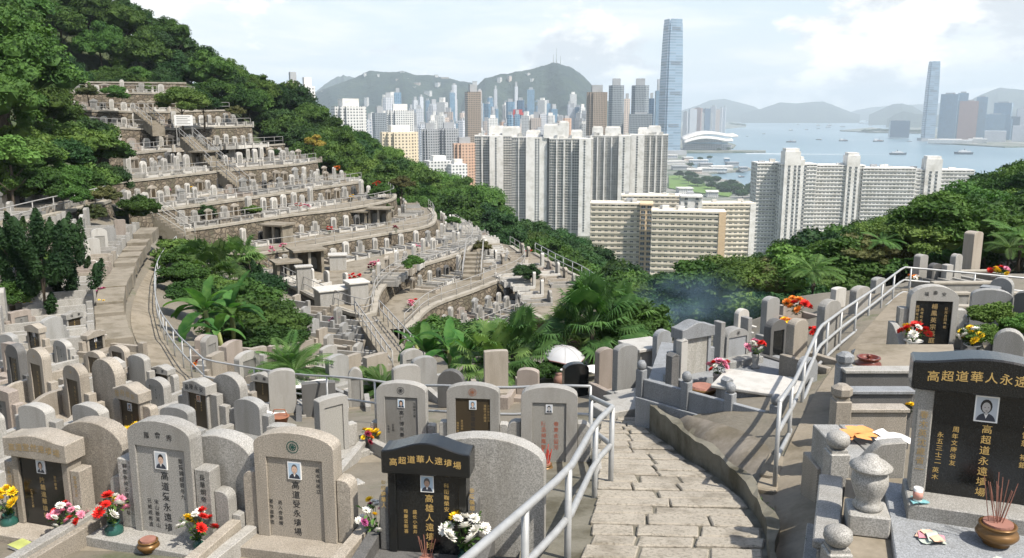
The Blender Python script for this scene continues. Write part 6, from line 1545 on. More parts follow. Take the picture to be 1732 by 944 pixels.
for px, py, Y, h, r, key, lb in [(308, 214, 103, 5.0, 3.2, 'broad', 'spreading green tree beside the notice board'), (345, 205, 106, 3.6, 2.4, 'dark', 'small dark tree right of the spreading tree'), (195, 178, 106, 2.0, 1.8, 'shrub', 'bush on the second terrace'), (150, 170, 106, 2.2, 1.8, 'olive', 'thin bush left on the second terrace'), (400, 207, 115, 2.4, 1.5, 'olive', 'spiky olive bush right of the third terrace'), (530, 268, 113, 3., 1.5, 'yellow', 'golden yellow bush at right end of fifth terrace'), (645, 372, 90, 1.6, 1.4, 'shrub', 'green bush between the two terrace shelters'), (648, 355, 92, 2.4, 1.4, 'shrub', 'dense bush at the right end of seventh terrace'), (680, 335, 98, 2.8, 1.7, 'olive', 'loose olive bush beyond the seventh terrace end'), (430, 392, 76, 2.2, .9, 'shrub', 'small round-headed tree on the seventh terrace'), (345, 375, 74, 1.6, 1.2, 'broad', 'bush against the sixth terrace wall'), (768, 393, 86, 1.7, .8, 'broad', 'small round bush inside the curving path'), (890, 480, 66, 1.6, 1.2, 'broad', 'bush beside the east shelf steps'), (700, 470, 62, 1.4, .9, 'shrub', 'creeping bush on the ninth terrace wall'), (815, 440, 76, 2., 1.2, 'olive', 'bush beyond the top of the steep wall steps'), (465, 268, 107, 1.2, .9, 'dark', 'small dark bush on the fourth terrace'), (455, 300, 104, 1.4, 1.0, 'dark', 'dark bush on the fifth terrace'), (180, 350, 57, 1.6, 1.3, 'olive', 'dry bush at the end of the high left bench'), (130, 355, 53, 1.2, 1.0, 'shrub', 'bush growing over the high bench wall'), (160, 380, 54, 1.5, 1.2, 'olive', 'dry bush on rocky slope under the high bench')]:
    bush(px, py, h, r, key, lb, Y=Y, squash=.85, name='terrace_bush', grp='bushes on the terraces', trunk=h > 2)
# the great trees at the left edge
for px, py, Y, h, r, key, v, lb in [(30, 330, 62, 12.5, 4.6, 'billow', 0, 'huge billowing tree rising above the left edge'), (75, 300, 70, 8.5, 3.6, 'billow', 0, 'billowing tree right of the huge one'), (-10, 330, 56, 8, 3.4, 'billow', 1, 'lighter billowing tree at the left edge'), (130, 322, 66, 6.0, 3.4, 'umbrella', 0, 'layered spreading tree at left beside terraces'), (165, 318, 70, 5.2, 3.2, 'umbrella', 0, 'layered spreading tree overhanging the fifth terrace'), (100, 328, 60, 4.6, 2.8, 'umbrella', 1, 'dark layered tree above the high left bench'), (60, 330, 56, 3.2, 2.2, 'shrub', 0, 'bushy tree behind the high bench graves'), (20, 330, 52, 3.0, 1.8, 'shrub', 1, 'light bushy tree behind the high bench graves'), (25, 165, 92, 10, 4.2, 'broad', 0, 'tall bushy tree left of the topmost terrace'), (10, 150, 96, 12, 5.2, 'broad', 1, 'tall broad tree at left edge above the terraces'), (50, 215, 84, 7, 3.4, 'dark', 0, 'dark tree left of the third terrace'), (45, 240, 78, 7, 3.4, 'broad', 2, 'bushy tree left of the fourth terrace'), (120, 285, 80, 4.6, 2.6, 'umbrella', 1, 'dark layered tree left of the fourth terrace'), (20, 235, 74, 9, 4.2, 'broad', 4, 'bushy tree at left edge among billowing ones'), (150, 290, 78, 5, 3.0, 'broad', 0, 'low bushy tree beside the fifth terrace wall'), (-60, 250, 70, 10, 4.5, 'broad', 1, 'broad tree cut by the left edge')]:
    p_ = atY(px, py, Y); z_ = H(p_.x, p_.y); tree('large_tree', key, (p_.x, p_.y, min(z_, p_.z)), h + max(0, p_.z - min(z_, p_.z)), r, lb, 'tree', 'large trees at the left edge', variant=v, squash=.95)
for k_, (px, py, Y, h, r, lb) in enumerate([(15, 345, 53, 2.4, 1.8, 'low shrub under the large trees at far left'), (60, 340, 54, 2.6, 2.0, 'second shrub under the large left trees'), (105, 335, 57, 2.6, 2.0, 'shrub under the layered tree by the high bench'), (150, 332, 60, 2.4, 2.0, 'shrub at the foot of the layered tree'), (185, 325, 64, 2.2, 1.8, 'shrub where the fifth terrace meets the large trees'), (40, 300, 60, 4, 2.6, 'tall leafy shrub deep under the huge billowing tree'), (100, 290, 66, 4, 2.8, 'tall leafy shrub between trunks at left'), (150, 270, 76, 3.6, 2.4, 'leafy shrub left of the fourth terrace railing'), (80, 225, 92, 4, 2.8, 'leafy shrub left of the third terrace railing'), (75, 190, 102, 3.4, 2.2, 'leafy shrub left of the second terrace railing')]):
    p_ = atY(px, py, Y); z_ = H(p_.x, p_.y); tree('terrace_bush', 'broad', (p_.x, p_.y, min(z_, p_.z)), h + max(0, p_.z-z_), r, lb, 'bush', 'shrubs under the large trees', trunk=False)
for k_, (px, py, Y, h, r, key, lb) in enumerate([(885, 400, 96, 7, 4.2, 'umbrella', 'dome-shaped dark tree beside the east shelf railing'), (960, 440, 86, 7.5, 4.8, 'umbrella', 'broad flat-domed tree right of the east shelf'), (850, 385, 104, 7, 3.8, 'billow', 'round light tree above the curving path end'), (830, 395, 98, 5.5, 2.6, 'dark', 'dark narrow tree above the curving path end'), (1050, 470, 78, 7, 3.6, 'dark', 'feathery dark tree in the valley near the smoke'), (1110, 490, 70, 6.5, 3.6, 'broad', 'light green tree in the valley near the smoke'), (1190, 500, 74, 6.5, 4.0, 'billow', 'billowing tree in the valley behind the enclosure')]):
    p_ = atY(px, py, Y); z_, h = cap_tree(p_.x, p_.y, H(p_.x, p_.y), h); tree('large_tree', key, (p_.x, p_.y, z_), h, r, lb, 'tree', 'large trees by the valley')
# the dark juniper on the left and two cypresses
def juniper(loc, h, r, n, label, seed, name='juniper_tree', tall=1.5):
    rg = np.random.default_rng(seed); g = thing(name, label, 'conifer', loc, 0, 'conifers'); VV, FF, o = [], [], 0
    for k in range(n):
        a = rg.uniform(0, 6.28); t = rg.random(); rr = r*math.sqrt(rg.random())*(1-.55*t); c = np.array([rr*math.cos(a), rr*math.sin(a), h*(.12+.68*t)])
        L = h*rg.uniform(.2, .36); m = 520; s = rg.random(m)
        rad = L*.26*np.sin(np.pi*np.clip(s*.92+.08, 0, 1))**.8*(1-.5*s)*rg.uniform(.5, 1.35, m); th = rg.uniform(0, 6.28, m)
        lean = np.array([math.cos(a)*.35, math.sin(a)*.35, 1.0])
        P_ = c + lean*(s*L)[:, None] + np.stack([np.cos(th)*rad, np.sin(th)*rad, np.zeros(m)], 1)
        N_ = np.stack([np.cos(th), np.sin(th), np.full(m, .9)], 1)
        v, q = leaf_cards(P_, N_, .07, rg, .6, .45); VV.append(v); FF.append(q+o); o += len(v)
        iv = IV*np.array([L*.15, L*.15, L*.42]) + c + lean*L*.45
        VV.append(iv); q = np.concatenate([IF, IF[:, 2:3]], 1); FF.append(q+o); o += len(iv)
    V = np.concatenate(VV); F4 = np.concatenate(FF); tri = F4[:, 2] == F4[:, 3]
    me = bpy.data.meshes.new('crown'); me.from_pydata(V.tolist(), [], [tuple(int(i) for i in f[:3]) for f in F4[tri]] + [tuple(int(i) for i in f) for f in F4[~tri]]); me.materials.append(M['juniper']); me.update()
    link('crown', me, g); MB().tube([(0, 0, -.4), (.05, 0, h*.4), (0, 0, h*.8)], .13, 6, 0, .05).build('trunk', M['bark'], g); return g
juniper(pl(78, 545), 4.0, 2.2, 36, 'dark upright-plumed juniper tree over the left field of graves', 3)
juniper(pl(20, 520), 3.4, 1.7, 20, 'dark juniper tree at left edge beside the large one', 4)
juniper(pl(125, 520), 2.2, 1.3, 14, 'small dark juniper drooping toward the footpath', 6)
juniper(pl(442, 520), 3.0, .7, 9, 'slim dark cypress right of the fan palms', 5, 'cypress_tree')
juniper(pl(428, 515), 2.2, .6, 7, 'short slim cypress left of the taller one', 7, 'cypress_tree')
# creepers hanging on the eighth terrace wall
for k_, (px, py) in enumerate([(583, 420), (625, 412), (655, 405)]):
    p_ = atY(px, py, [79, 84, 88][k_]); tree('hanging_creeper', 'shrub', p_ - Vector((0, .6, 1.6)), 1.8, 1.5, ['creeper hanging on the left of the eighth terrace wall', 'creeper hanging mid eighth terrace wall', 'creeper hanging on the right of the eighth terrace wall'][k_], 'creeper', 'creepers on the terrace walls', trunk=False, squash=.9)

# ---------- graves along the footpath, facing it, and in the hollow
p2 = resample(smooth([(279, 426), (246, 465), (224, 510), (219, 555), (248, 612)]), 60)
pw_ = np.array([tuple(hit(*q)) for q in p2])
PATHN = ['far end', 'upper bend', 'middle', 'lower bend']
pr_ = []
u = 1.0; d_ = np.r_[0, np.cumsum(np.linalg.norm(np.diff(pw_[:, :2], axis=0), axis=1))]; rg = random.Random(14); k_ = 0
protos2 = [dict(style='plain', stone='granite', rise=.12), dict(style='plain', stone='granite_warm', rise=.02), dict(style='arch', stone='granite', panel='panel', rise=.16), dict(style='plain', stone='pink', rise=.1), dict(style='plain', stone='granite_grey', rise=.15)]
DESC2 = ['grey arched grave', 'tan square grave', 'pale panelled grave', 'pinkish grave', 'grey round grave']
while u < d_[-1] - .5:
    j = int(np.searchsorted(d_, u)); x, y, z = pw_[j]; tv = pw_[min(j+1, 59)] - pw_[max(j-1, 0)]; tv = tv/np.linalg.norm(tv[:2])
    nx_, ny_ = tv[1], -tv[0]                       # toward the path's right
    if nx_ < 0: nx_, ny_ = -nx_, -ny_
    for off, rr in ((4.0, 0), (8.1, 1)):
        gx_, gy_ = x - nx_*off, y - ny_*off
        if rr == 1 and (rg.random() < .2 or pix((gx_, gy_, z))[0] < -20): continue
        i = rg.randrange(5); kw = dict(protos2[i])
        tomb('grave', f'{DESC2[i]}, {ordinal(k_)} from far end ' + ('facing the footpath' if rr == 0 else 'in the second rank from the footpath'), (gx_, gy_, H(gx_, gy_)), fwd_rz(nx_, ny_), rg.uniform(.65, .85), rg.uniform(.95, 1.5), plot=2.5, apron=1.05 if rr == 0 else 0, shoulders=[(.18, .5, .05, .0)] if rg.random() < .6 else (), kerb_h=rg.uniform(.2, .62), group='graves facing the footpath' if rr == 0 else 'graves in the second rank from the footpath', bev=0, kw=1.25, floor=rg.choice(['concrete_lt', 'granite', 'granite_white', 'granite_dark']), **kw)
    k_ += 1; u += rg.uniform(1.55, 1.95)
HG = 'graves in the sunken hollow'
k_ = 0
for (px, py, rz) in [(505, 530, 70), (520, 548, 70), (535, 566, 70), (548, 586, 70), (560, 606, 70), (468, 520, 60), (480, 540, 60), (575, 555, 75), (585, 572, 75), (595, 592, 75), (610, 612, 75), (600, 640, 60), (560, 632, 60), (440, 632, 40), (520, 620, 50), (575, 655, 40), (350, 612, 75), (362, 630, 75), (372, 650, 75), (400, 640, 70), (425, 655, 60), (640, 655, 50), (700, 660, 30), (720, 672, 20), (840, 668, 10), (690, 680, 20)]:
    i = rg.randrange(5); p_ = hit(px, py); ds = math.hypot(*p_.xy)
    tomb('grave', '', p_, R(rz + rg.uniform(-6, 6)), rg.uniform(.6, .8), rg.uniform(.75, 1.1), plot=2.0 if ds > 30 else 1.3, shoulders=[(.18, .4, .05, .0)] if rg.random() < .6 else (), kerb_h=rg.uniform(.25, .45), group=HG, bev=0, kw=1.2, floor=rg.choice(['concrete_lt', 'granite', 'granite_white', 'granite_dark']), **protos2[i])['desc'] = DESC2[i]
for (px, py, w, h, rz, lab, kw) in [(160, 447, .7, 1.25, 35, 'pale tall grave, first of the upright row behind the juniper', dict(style='plain', stone='granite_white', rise=.12)), (172, 440, .8, 1.6, 35, 'white tall arched grave, second of the upright row behind the juniper', dict(style='arch', stone='granite_white', panel='panel_light', rise=.2)), (190, 432, .6, 1.5, 35, 'grey narrow grave, third of the upright row behind the juniper', dict(style='plain', stone='granite_grey', rise=.15)), (207, 424, .6, 1.7, 35, 'brown tall pillar grave, fourth of the upright row behind the juniper', dict(style='plain', stone='pink', rise=.03)), (128, 452, .8, 1.3, 40, 'brownish brick-like grave left of the upright row', dict(style='plain', stone='pink', rise=.03)), (145, 452, .55, 1.2, 40, 'twin narrow white grave left of the upright row', dict(style='plain', stone='granite_white', rise=.1))]:
    tomb('grave', lab, hit(px, py), R(rz), w, h, plot=1.4, kerb_h=.35, group='upright row behind the juniper', bev=0, **kw)
hg = sorted([o for o in S.objects if o.get('desc')], key=lambda o: pix(o.location)[0])
for k_, o in enumerate(hg): o['label'] = f"{o['desc']}, {ordinal(k_)} from left in the sunken hollow"; del o['desc']
protos3 = [(dict(style='plain', stone='granite', rise=.12), 'blank grey arched grave'), (dict(style='header', stone='granite', panel='brown', rise=.07, ink='gold_dull', cols=[('先考妣之墓', 0, .12, .1)], title='福壽', title_mat='ink', pw=.8), 'grey capped grave with bronze panel'), (dict(style='arch', stone='granite', panel='panel_light', rise=.16, cols=[('李公之墓', 0, .12, .11), ('子孫立', .2, .3, .06)]), 'pale panelled grave with black lettering'), (dict(style='arch', stone='granite_warm', panel='brown', rise=.18, ink='gold_dull', cols=[('陳府佳城', 0, .12, .11)]), 'tan arched grave with gold lettering'), (dict(style='header', stone='granite_warm', panel='black', rise=.09, ink='gold', cols=[('永遠安息', 0, .12, .11)], pw=.8, photo=(.1, .03)), 'tan capped grave with black panel'), (dict(style='plain', stone='granite_grey', rise=.15), 'blank dark grey rounded grave'), (dict(style='arch', stone='granite_grey', panel='black', rise=.1, ink='gold', cols=[('先母王氏之墓', 0, .12, .1)]), 'dark grey arched grave with black panel'), (dict(style='flat', stone='pink', panel='panel', rise=.03, cols=[('林宅', 0, .12, .12)]), 'brownish square grave')]
LF = 'small graves of the left field'
lf = []
for (px, py, rz) in [(15, 620, -20), (60, 600, -25), (40, 570, 60), (95, 590, 65), (130, 575, 65), (165, 600, 70), (20, 545, 60), (60, 550, 60), (105, 625, -30), (160, 640, -30), (200, 632, -30), (235, 668, -30), (275, 672, -30), (20, 640, -25), (190, 665, -30), (5, 740, -25), (265, 700, -30), (150, 755, -25), (400, 715, -25), (420, 745, -25), (60, 760, -25), (300, 780, -22), (170, 800, -22), (445, 690, -20)]:
    kw3, d3 = protos3[rg.randrange(8)]; p_ = hit(px, py)
    o = tomb('grave', '', p_, R(rz + rg.uniform(-5, 5)), rg.uniform(.55, .75), rg.uniform(.6, .95), plot=1.2, shoulders=rg.choice([[(.16, .4, .05, .0)], [(.15, .5, .04, .8)], [(.12, .55, .04, .0), (.12, .35, .08, .0)], []]), kerb_h=rg.uniform(.2, .4), group=LF, bev=.006, kw=1.15, floor=rg.choice(['concrete_lt', 'granite', 'granite_white', 'granite_dark']), **kw3); lf.append((px, o, d3))
lf.sort(key=lambda q: q[0])
for k_, (px, o, d) in enumerate(lf): o['label'] = f'{d}, {ordinal(k_)} from left among small left field graves'

print('GRAVES', sum(1 for o in S.objects if o.get('category') == 'grave'), sum(1 for o in S.objects if o.name.startswith('hillside_grave')))

for k_, (x, y) in enumerate([(6.6, 9.5), (8.6, 9.6), (10.6, 9.4), (11.4, 13.0), (13.4, 13.2), (12.5, 17.5), (14.8, 17.2), (9.8, 17.0)]):
    kw3, d3 = protos3[(k_*3) % 8]; tomb('grave', f'{d3}, {ordinal(k_)} to the right of the big black headstone', (x, y, H(x, y)), R(-20), .75, 1.0 if y > 12 else .8, plot=1.6, shoulders=[(.16, .4, .05, .0)], group='graves right of the big black headstone', bev=.006, **kw3)
# ---------- flowers, vases, pots and offerings
FLC = {k: plain(k + ' petals', c, .6, 0, .15, .2) for k, c in dict(yellow=(.75, .50, .02), white=(.75, .73, .66), red=(.55, .02, .015), pink=(.65, .24, .33), purple=(.38, .08, .22), orange=(.70, .22, .03), maroon=(.20, .02, .04)).items()}
def mum_mesh(c, seed):                                        # a many-petalled round blossom of unit radius
    rg = random.Random(seed); m = MB()
    for ringi, (n, el, L) in enumerate([(13, .05, 1.), (12, .4, .92), (10, .8, .78), (7, 1.15, .6)]):
        for k in range(n):
            a = 2*PI*(k + .5*(ringi % 2))/n + rg.uniform(-.1, .1); e = el + rg.uniform(-.1, .1); l_ = L*rg.uniform(.88, 1.08)
            d = Vector((math.cos(a)*math.cos(e), math.sin(a)*math.cos(e), math.sin(e)*.85)); s = Vector((-math.sin(a), math.cos(a), 0))*.17
            up = Vector((0, 0, .07)); m.add([d*.1 - s*.4, d*l_*.65 - s + up, d*l_ + up*1.8, d*l_*.65 + s + up, d*.1 + s*.4], [(0, 1, 2, 3, 4)])
    m.lathe([(.02, -.18), (.22, -.02), (.2, .1)], 7, 1)
    return m.mesh('blossom', [FLC[c], M['leaf']])
MUM = {c: [mum_mesh(c, 3), mum_mesh(c, 9)] for c in FLC}
def leaves_mesh(seed, w=1., h=1., dens=46):
    rg = random.Random(seed); m = MB()
    for k in range(9): a = rg.uniform(0, 6.28); r = rg.uniform(.2, .8)*w; m.tube([(0, 0, 0), (r*.4*math.cos(a), r*.4*math.sin(a), h*.45), (r*math.cos(a), r*math.sin(a), h*.9)], .012, 4)
    for k in range(dens):
        a = rg.uniform(0, 6.28); r = rg.uniform(.1, .8)*w; z = rg.uniform(.1, .9)*h; c = Vector((r*math.cos(a)*z/h*1.2, r*math.sin(a)*z/h*1.2, z)); d = Vector((math.cos(a), math.sin(a), rg.uniform(-.7, .5))).normalized()*rg.uniform(.2, .36); s = d.cross(Vector((0, 0, 1))).normalized()*.085
        m.add([c, c+d*.5+s+Vector((0, 0, .03)), c+d, c+d*.5-s+Vector((0, 0, .03))], [(0, 1, 2, 3)])
    return m.mesh('leaves', M['leaf_light' if seed % 2 else 'leaf'])
LEAV = [leaves_mesh(k) for k in range(4)]
VASE = {
 'green': ('green_glaze', [(.5, 0), (.62, .03), (.5, .1), (.72, .35), (.95, .62), (.9, .85), (.55, 1.0), (.5, 1.1), (.68, 1.2), (.55, 1.2), (.42, 1.08)]),
 'tan': ('terracotta_tan', [(.6, 0), (.62, .1), (.7, .6), (.8, 1.1), (.95, 1.25), (.82, 1.25), (.7, 1.05)]),
 'white': ('porcelain', [(.75, 0), (.75, .06), (.35, .16), (.55, .3), (.85, .6), (.8, .8), (.45, .95), (.5, 1.05), (1.0, 1.2), (.86, 1.2), (.4, 1.0)]),
 'stone': ('granite', [(.7, 0), (.7, .18), (.45, .22), (.5, .5), (.62, .8), (.5, .95), (.66, 1.0), (.66, 1.2), (.5, 1.2), (.45, .95)]),
 'cream': ('porcelain', [(.5, 0), (.56, .1), (.62, .6), (.6, 1.0), (.72, 1.15), (.6, 1.15), (.5, .95)]),
}
M['terracotta_tan'] = plain('tan glazed clay', (.34, .19, .07), .4, 0, .2)
VM = {k: MB().lathe(pr, 18).mesh('vase', M[mt], True) for k, (mt, pr) in VASE.items()}
VNAME = dict(green='dark green glazed vase', tan='tan clay vase', white='white porcelain vase', stone='carved stone vase', cream='cream cylinder vase')
def flowers(p_, vase, vh, colors, n, spread, fh, fr, where, seed, lab_f, grp='bouquets on the graves'):
    rg = random.Random(seed); zt = p_.z
    if vase:
        v = link('flower_vase', VM[vase], None, p_); v.scale = (vh*.42, vh*.42, vh/1.2); tag(v, f'{VNAME[vase]} {where}', 'vase', 'flower vases'); zt += vh*.85
    g = thing('bouquet', f'{lab_f} {where}', 'flowers', (p_.x, p_.y, zt), rg.uniform(0, 6), grp)
    l_ = link('leaves', LEAV[seed % 4], g); l_.scale = (spread*1.15, spread*1.15, fh)
    for k in range(n):
        a = k*2.4 + rg.uniform(-.3, .3); r = spread*math.sqrt((k+.4)/n); c = colors[k % len(colors)]
        b = link('blossom', rg.choice(MUM[c]), g, (r*math.cos(a), r*math.sin(a), fh*(1.05 - .5*(r/spread)**2) + rg.uniform(-.12, .12)*fh))
        s = fr*rg.uniform(.75, 1.15); b.scale = (s, s, s); t = .9*r/spread; b.rotation_euler = (-t*math.sin(a), t*math.cos(a), a)
    return g
def fp(px, py, lift=.03): return hit(px, py, lift=lift)+Vector((0, 0, lift))
FL = [
 (18, 902, 'green', .24, ['yellow'], 9, .13, .22, .062, 'beside the black panel at the lower left corner', 'bright yellow chrysanthemums', .03),
 (118, 918, 'green', .12, ['pink', 'white', 'pink', 'red'], 18, .15, .24, .045, 'before the black panel at lower left', 'pink white and red flowers', .03),
 (195, 918, 'green', .25, ['red', 'white', 'yellow', 'red', 'pink'], 11, .13, .24, .055, 'left of the grey arched grave with the brown pot', 'red white and yellow flowers', .03),
 (336, 932, 'green', .14, ['white', 'red', 'yellow', 'red', 'white'], 12, .15, .22, .052, 'right of the grey arched grave with the brown pot', 'white yellow and red flowers', .03),
 (640, 938, 'tan', .18, ['white', 'white', 'purple', 'yellow', 'pink', 'white'], 18, .16, .32, .040, 'left of the polished black grave', 'white lilies with purple and pink sprays', .03),
 (787, 962, 'green', .2, ['white', 'white', 'white', 'yellow', 'white'], 13, .18, .30, .062, 'right of the polished black grave', 'large white and yellow chrysanthemums', .03),
 (884, 845, 'cream', .22, ['yellow', 'white', 'yellow'], 8, .09, .26, .05, 'beside the grave at the railing corner', 'tall yellow and white flowers', .03),
 (628, 768, 'stone', .16, ['yellow', 'yellow', 'orange', 'maroon'], 11, .14, .24, .055, 'left of the grave with the woman portrait', 'yellow and maroon flowers', .03),
 (716, 768, None, 0, ['pink', 'white', 'orange'], 7, .11, .16, .045, 'right of the grave with the woman portrait', 'small pink and white flowers', .03),
 (231, 752, 'stone', .10, ['yellow', 'orange', 'yellow'], 9, .16, .2, .07, 'in front of the brown hump-capped grave', 'yellow and orange flowers', .03),
 (258, 748, None, 0, ['red', 'orange'], 7, .12, .16, .06, 'right of the brown hump-capped grave', 'red flowers', .03),
 (424, 798, 'stone', .08, ['red', 'white', 'white', 'red'], 9, .13, .22, .06, 'between the grey arched and tan emblem graves', 'red rose and white flowers', .03),
 (24, 690, 'white', .1, ['pink', 'white'], 8, .16, .14, .06, 'before the black-fronted grave near left edge', 'pale pink and white flowers', .03),
 (66, 708, None, 0, ['pink', 'red', 'yellow'], 10, .18, .18, .07, 'before the round-topped carved grave near left edge', 'pink and yellow flowers', .03),
 (38, 552, None, 0, ['pink'], 14, .34, .34, .12, 'among pale graves below the juniper', 'big round pink flower bunch', .0),
 (42, 525, None, 0, ['yellow', 'yellow', 'orange'], 12, .36, .4, .12, 'among pale graves right under the juniper', 'big yellow flower bunch', .0),
 (1533, 585, 'white', .42, ['red', 'red', 'yellow', 'white', 'red'], 13, .26, .34, .11, 'left of the pediment grave', 'red and yellow flowers', .1),
 (1608, 592, 'white', .38, ['white', 'yellow', 'yellow', 'white'], 13, .26, .34, .11, 'right of the pediment grave', 'white and yellow flowers', .1),
 (1277, 622, 'stone', .3, ['pink', 'white', 'red'], 10, .22, .28, .09, 'beside the emblem grave in the enclosure', 'pink and white flowers', .3),
 (1345, 533, None, 0, ['orange', 'orange', 'red'], 12, .4, .4, .16, 'against the wood at right', 'orange flowers on a tall spray', .3),
 (1328, 560, None, 0, ['orange', 'yellow'], 9, .3, .3, .13, 'at the foot of the dark arched grave', 'orange and gold flowers', .2),
 (1378, 570, None, 0, ['red'], 6, .2, .2, .1, 'left of the railed round-topped slab', 'small red flowers', .2),
 (1312, 612, None, 0, ['pink', 'orange', 'white'], 9, .24, .2, .09, 'before the dark arched grave', 'pale pink flowers', .0),
 (1540, 700, None, 0, ['yellow'], 4, .06, .14, .045, 'beside the granite side post at right', 'yellow flower sprig', .5),
 (1545, 478, None, 0, ['orange', 'white'], 6, .2, .2, .1, 'by the corner railing post', 'small peach flowers', .2),
 (1690, 468, None, 0, ['red', 'yellow', 'pink'], 8, .3, .3, .12, 'at the foot of the pale pillar', 'red and yellow flowers', .2),
 (346, 622, None, 0, ['orange', 'red'], 9, .3, .26, .11, 'just outside the footpath railing', 'orange flower bunch', .1),
 (168, 508, 'tan', .3, ['maroon', 'purple'], 10, .32, .24, .12, 'at the footpath edge under the juniper', 'dark maroon flowers', .1),
 (174, 528, 'tan', .36, ['yellow'], 3, .22, .2, .08, 'at the footpath edge nearer the viewer', 'small leafy pot plant', .1),
]
for k_, (px, py, vs_, vh, cs, n, sp_, fh, fr, wh, lf_, lift) in enumerate(FL):
    if py > 715 and px < 900: sp_ *= 1.3; fh *= 1.3; fr *= 1.3; n = int(n*1.15)
    q_ = fp(px, py, lift)
    if vs_ == 'white' and vh > .3: q_ = p13 + Matrix.Rotation(R(-8), 4, 'Z') @ Vector((-.52 if px < 1570 else .52, -.62, .04))
    flowers(q_, vs_, vh, cs, n, sp_, fh, fr, wh, k_+3, lf_)
p_ = on(1216, 15.2, dz_+.02); flowers(p_, 'stone', .34, ['pink', 'white', 'red', 'pink'], 11, .2, .3, .085, 'between the two tall stones in the enclosure', 77, 'pink and white flowers')
# small bunches seen on the terraces
HB = [(462, 432, -11.0, 'pink'), (480, 425, -11.0, 'pink'), (707, 424, -12.2, 'pink'), (634, 455, -12.2, 'pink'), (628, 460, -12.2, 'maroon'), (596, 480, -12.2, 'red'), (603, 478, -12.2, 'red'), (557, 396, -11., 'red'), (670, 394, -11., 'maroon'), (322, 326, -7.9, 'yellow'), (332, 322, -7.9, 'pink'), (362, 318, -7.9, 'pink'), (432, 310, -7.9, 'orange'), (283, 330, -7.9, 'pink'), (312, 275, -6.1, 'orange'), (330, 275, -6.1, 'yellow'), (302, 240, -4.4, 'orange'), (359, 236, -4.4, 'orange'), (421, 228, -4.4, 'orange'), (570, 293, -6.1, 'orange'), (633, 318, -9.3, 'red'), (640, 316, -9.3, 'red'), (595, 340, -9.3, 'yellow'), (893, 433, -13.4, 'red'), (692, 525, -13.4, 'pink'), (700, 523, -13.4, 'red'), (565, 553, -12.4, 'pink'), (438, 262, -6.0, 'pink'), (505, 355, -9.3, 'red'), (520, 357, -9.3, 'pink')]
HB.sort()
for k_, (px, py, z, c) in enumerate(HB):
    p_ = atz(px, py, z); g = thing('bouquet', f'{ordinal(k_)} flower bunch from left among the terraces, {c}', 'flowers', p_, 0, 'flower bunches on the terraces'); rg = random.Random(k_)
    l_ = link('leaves', LEAV[k_ % 4], g); l_.scale = (.35, .35, .5)
    for j in range(9): b = link('blossom', MUM[c][j % 2], g, (rg.uniform(-.3, .3), rg.uniform(-.3, .3), rg.uniform(.3, .65))); b.scale = (.15,)*3
# incense pots
def pot(p_, r, mat, label, ashm='ash', lid=False, sticks=0, stick_lab='', red=False, h=.85, seed=1):
    g = thing('incense_pot', label, 'incense pot', p_, 0, 'incense pots')
    pr = [(.55, 0), (.62, .04), (.55, .1), (.85, .3), (1., .48), (.92, .66), (.72, .76), (.74, .82), (.88, .88), (.88, .94), (.72, .94), (.68, .8)]
    MB().lathe([(a*r, b*r*h*1.35) for a, b in pr], 22).build('bowl', M[mat], g, True)
    MB().lathe([(.0001, .0), (.7*r, .0), (.69*r, .02)], 18, 0, (0, 0, r*1.06)).build('ash', M[ashm], g)
    if lid: MB().lathe([(.8*r, 0), (.78*r, .05*r), (.3*r, .16*r), (.12*r, .2*r), (.12*r, .3*r), (.2*r, .4*r), (.1*r, .55*r)], 16, 0, (0, 0, 1.1*r)).build('lid', M[mat], g, True)
    rg = random.Random(seed)
    for k in range(sticks):
        a = rg.uniform(0, 6.28); rr = rg.uniform(0, .5)*r; L = rg.uniform(1.3, 2.6)*r; t = Vector((math.cos(a)*rg.uniform(0, .35), math.sin(a)*rg.uniform(0, .35), 1)).normalized()*L
        s_ = MB().tube([(0, 0, 0), tuple(t)], .0032 if not red else .006, 5).build('incense_stick', M['redstick' if red else 'stick'], None, loc=Vector(p_) + Vector((rr*math.cos(a), rr*math.sin(a), r*1.05)))
        tag(s_, stick_lab, 'incense stick', stick_lab)
M['stick'] = plain('brown incense stick', (.23, .10, .07), .8); M['redstick'] = plain('red incense stick', (.45, .05, .03), .7)
pot(fp(252, 932), .115, 'bronze', 'brown glazed incense pot with red ash before the grey arched grave')
pot(fp(722, 962), .10, 'granite', 'grey stone incense pot with sticks before the polished black grave', 'ash', sticks=9, stick_lab='thin incense stick in the grey stone pot', seed=4)
pot(fp(922, 798, .14), .115, 'bronze', 'round bronze incense pot with red sticks at the railing corner', sticks=14, stick_lab='short red incense stick in the round bronze pot', red=True, seed=2)
RZ = Matrix.Rotation(R(-20), 4, 'Z')
def onR(x, y, z=0.): return pb + RZ @ Vector((x, y, z))
pot(onR(.08, -.52), .165, 'bronze', 'large olive-brown incense pot before the big black headstone', 'ash', sticks=15, stick_lab='thin brown incense stick in the large pot at right', seed=7)
M['red_clay'] = plain('dark red glazed clay', (.12, .028, .016), .3, 0, .25)
pot(atY(1467, 634, 12.1), .19, 'red_clay', 'red-brown lidded pot on the concrete ledge right of the footpath', lid=True, h=1.15)
p_ = on(1191, 14.9, dz_+.02); g = thing('incense_bowl', 'wide rusty bronze bowl of burnt sticks before the tallest slab', 'bowl', p_, 0, 'incense pots'); MB().lathe([(.14, 0), (.26, .12), (.28, .17), (.24, .17)], 16).build('bowl', M['bronze'], g, True); MB().lathe([(.001, .14), (.25, .14), (.2, .2)], 14).build('ash', M['ash'], g)
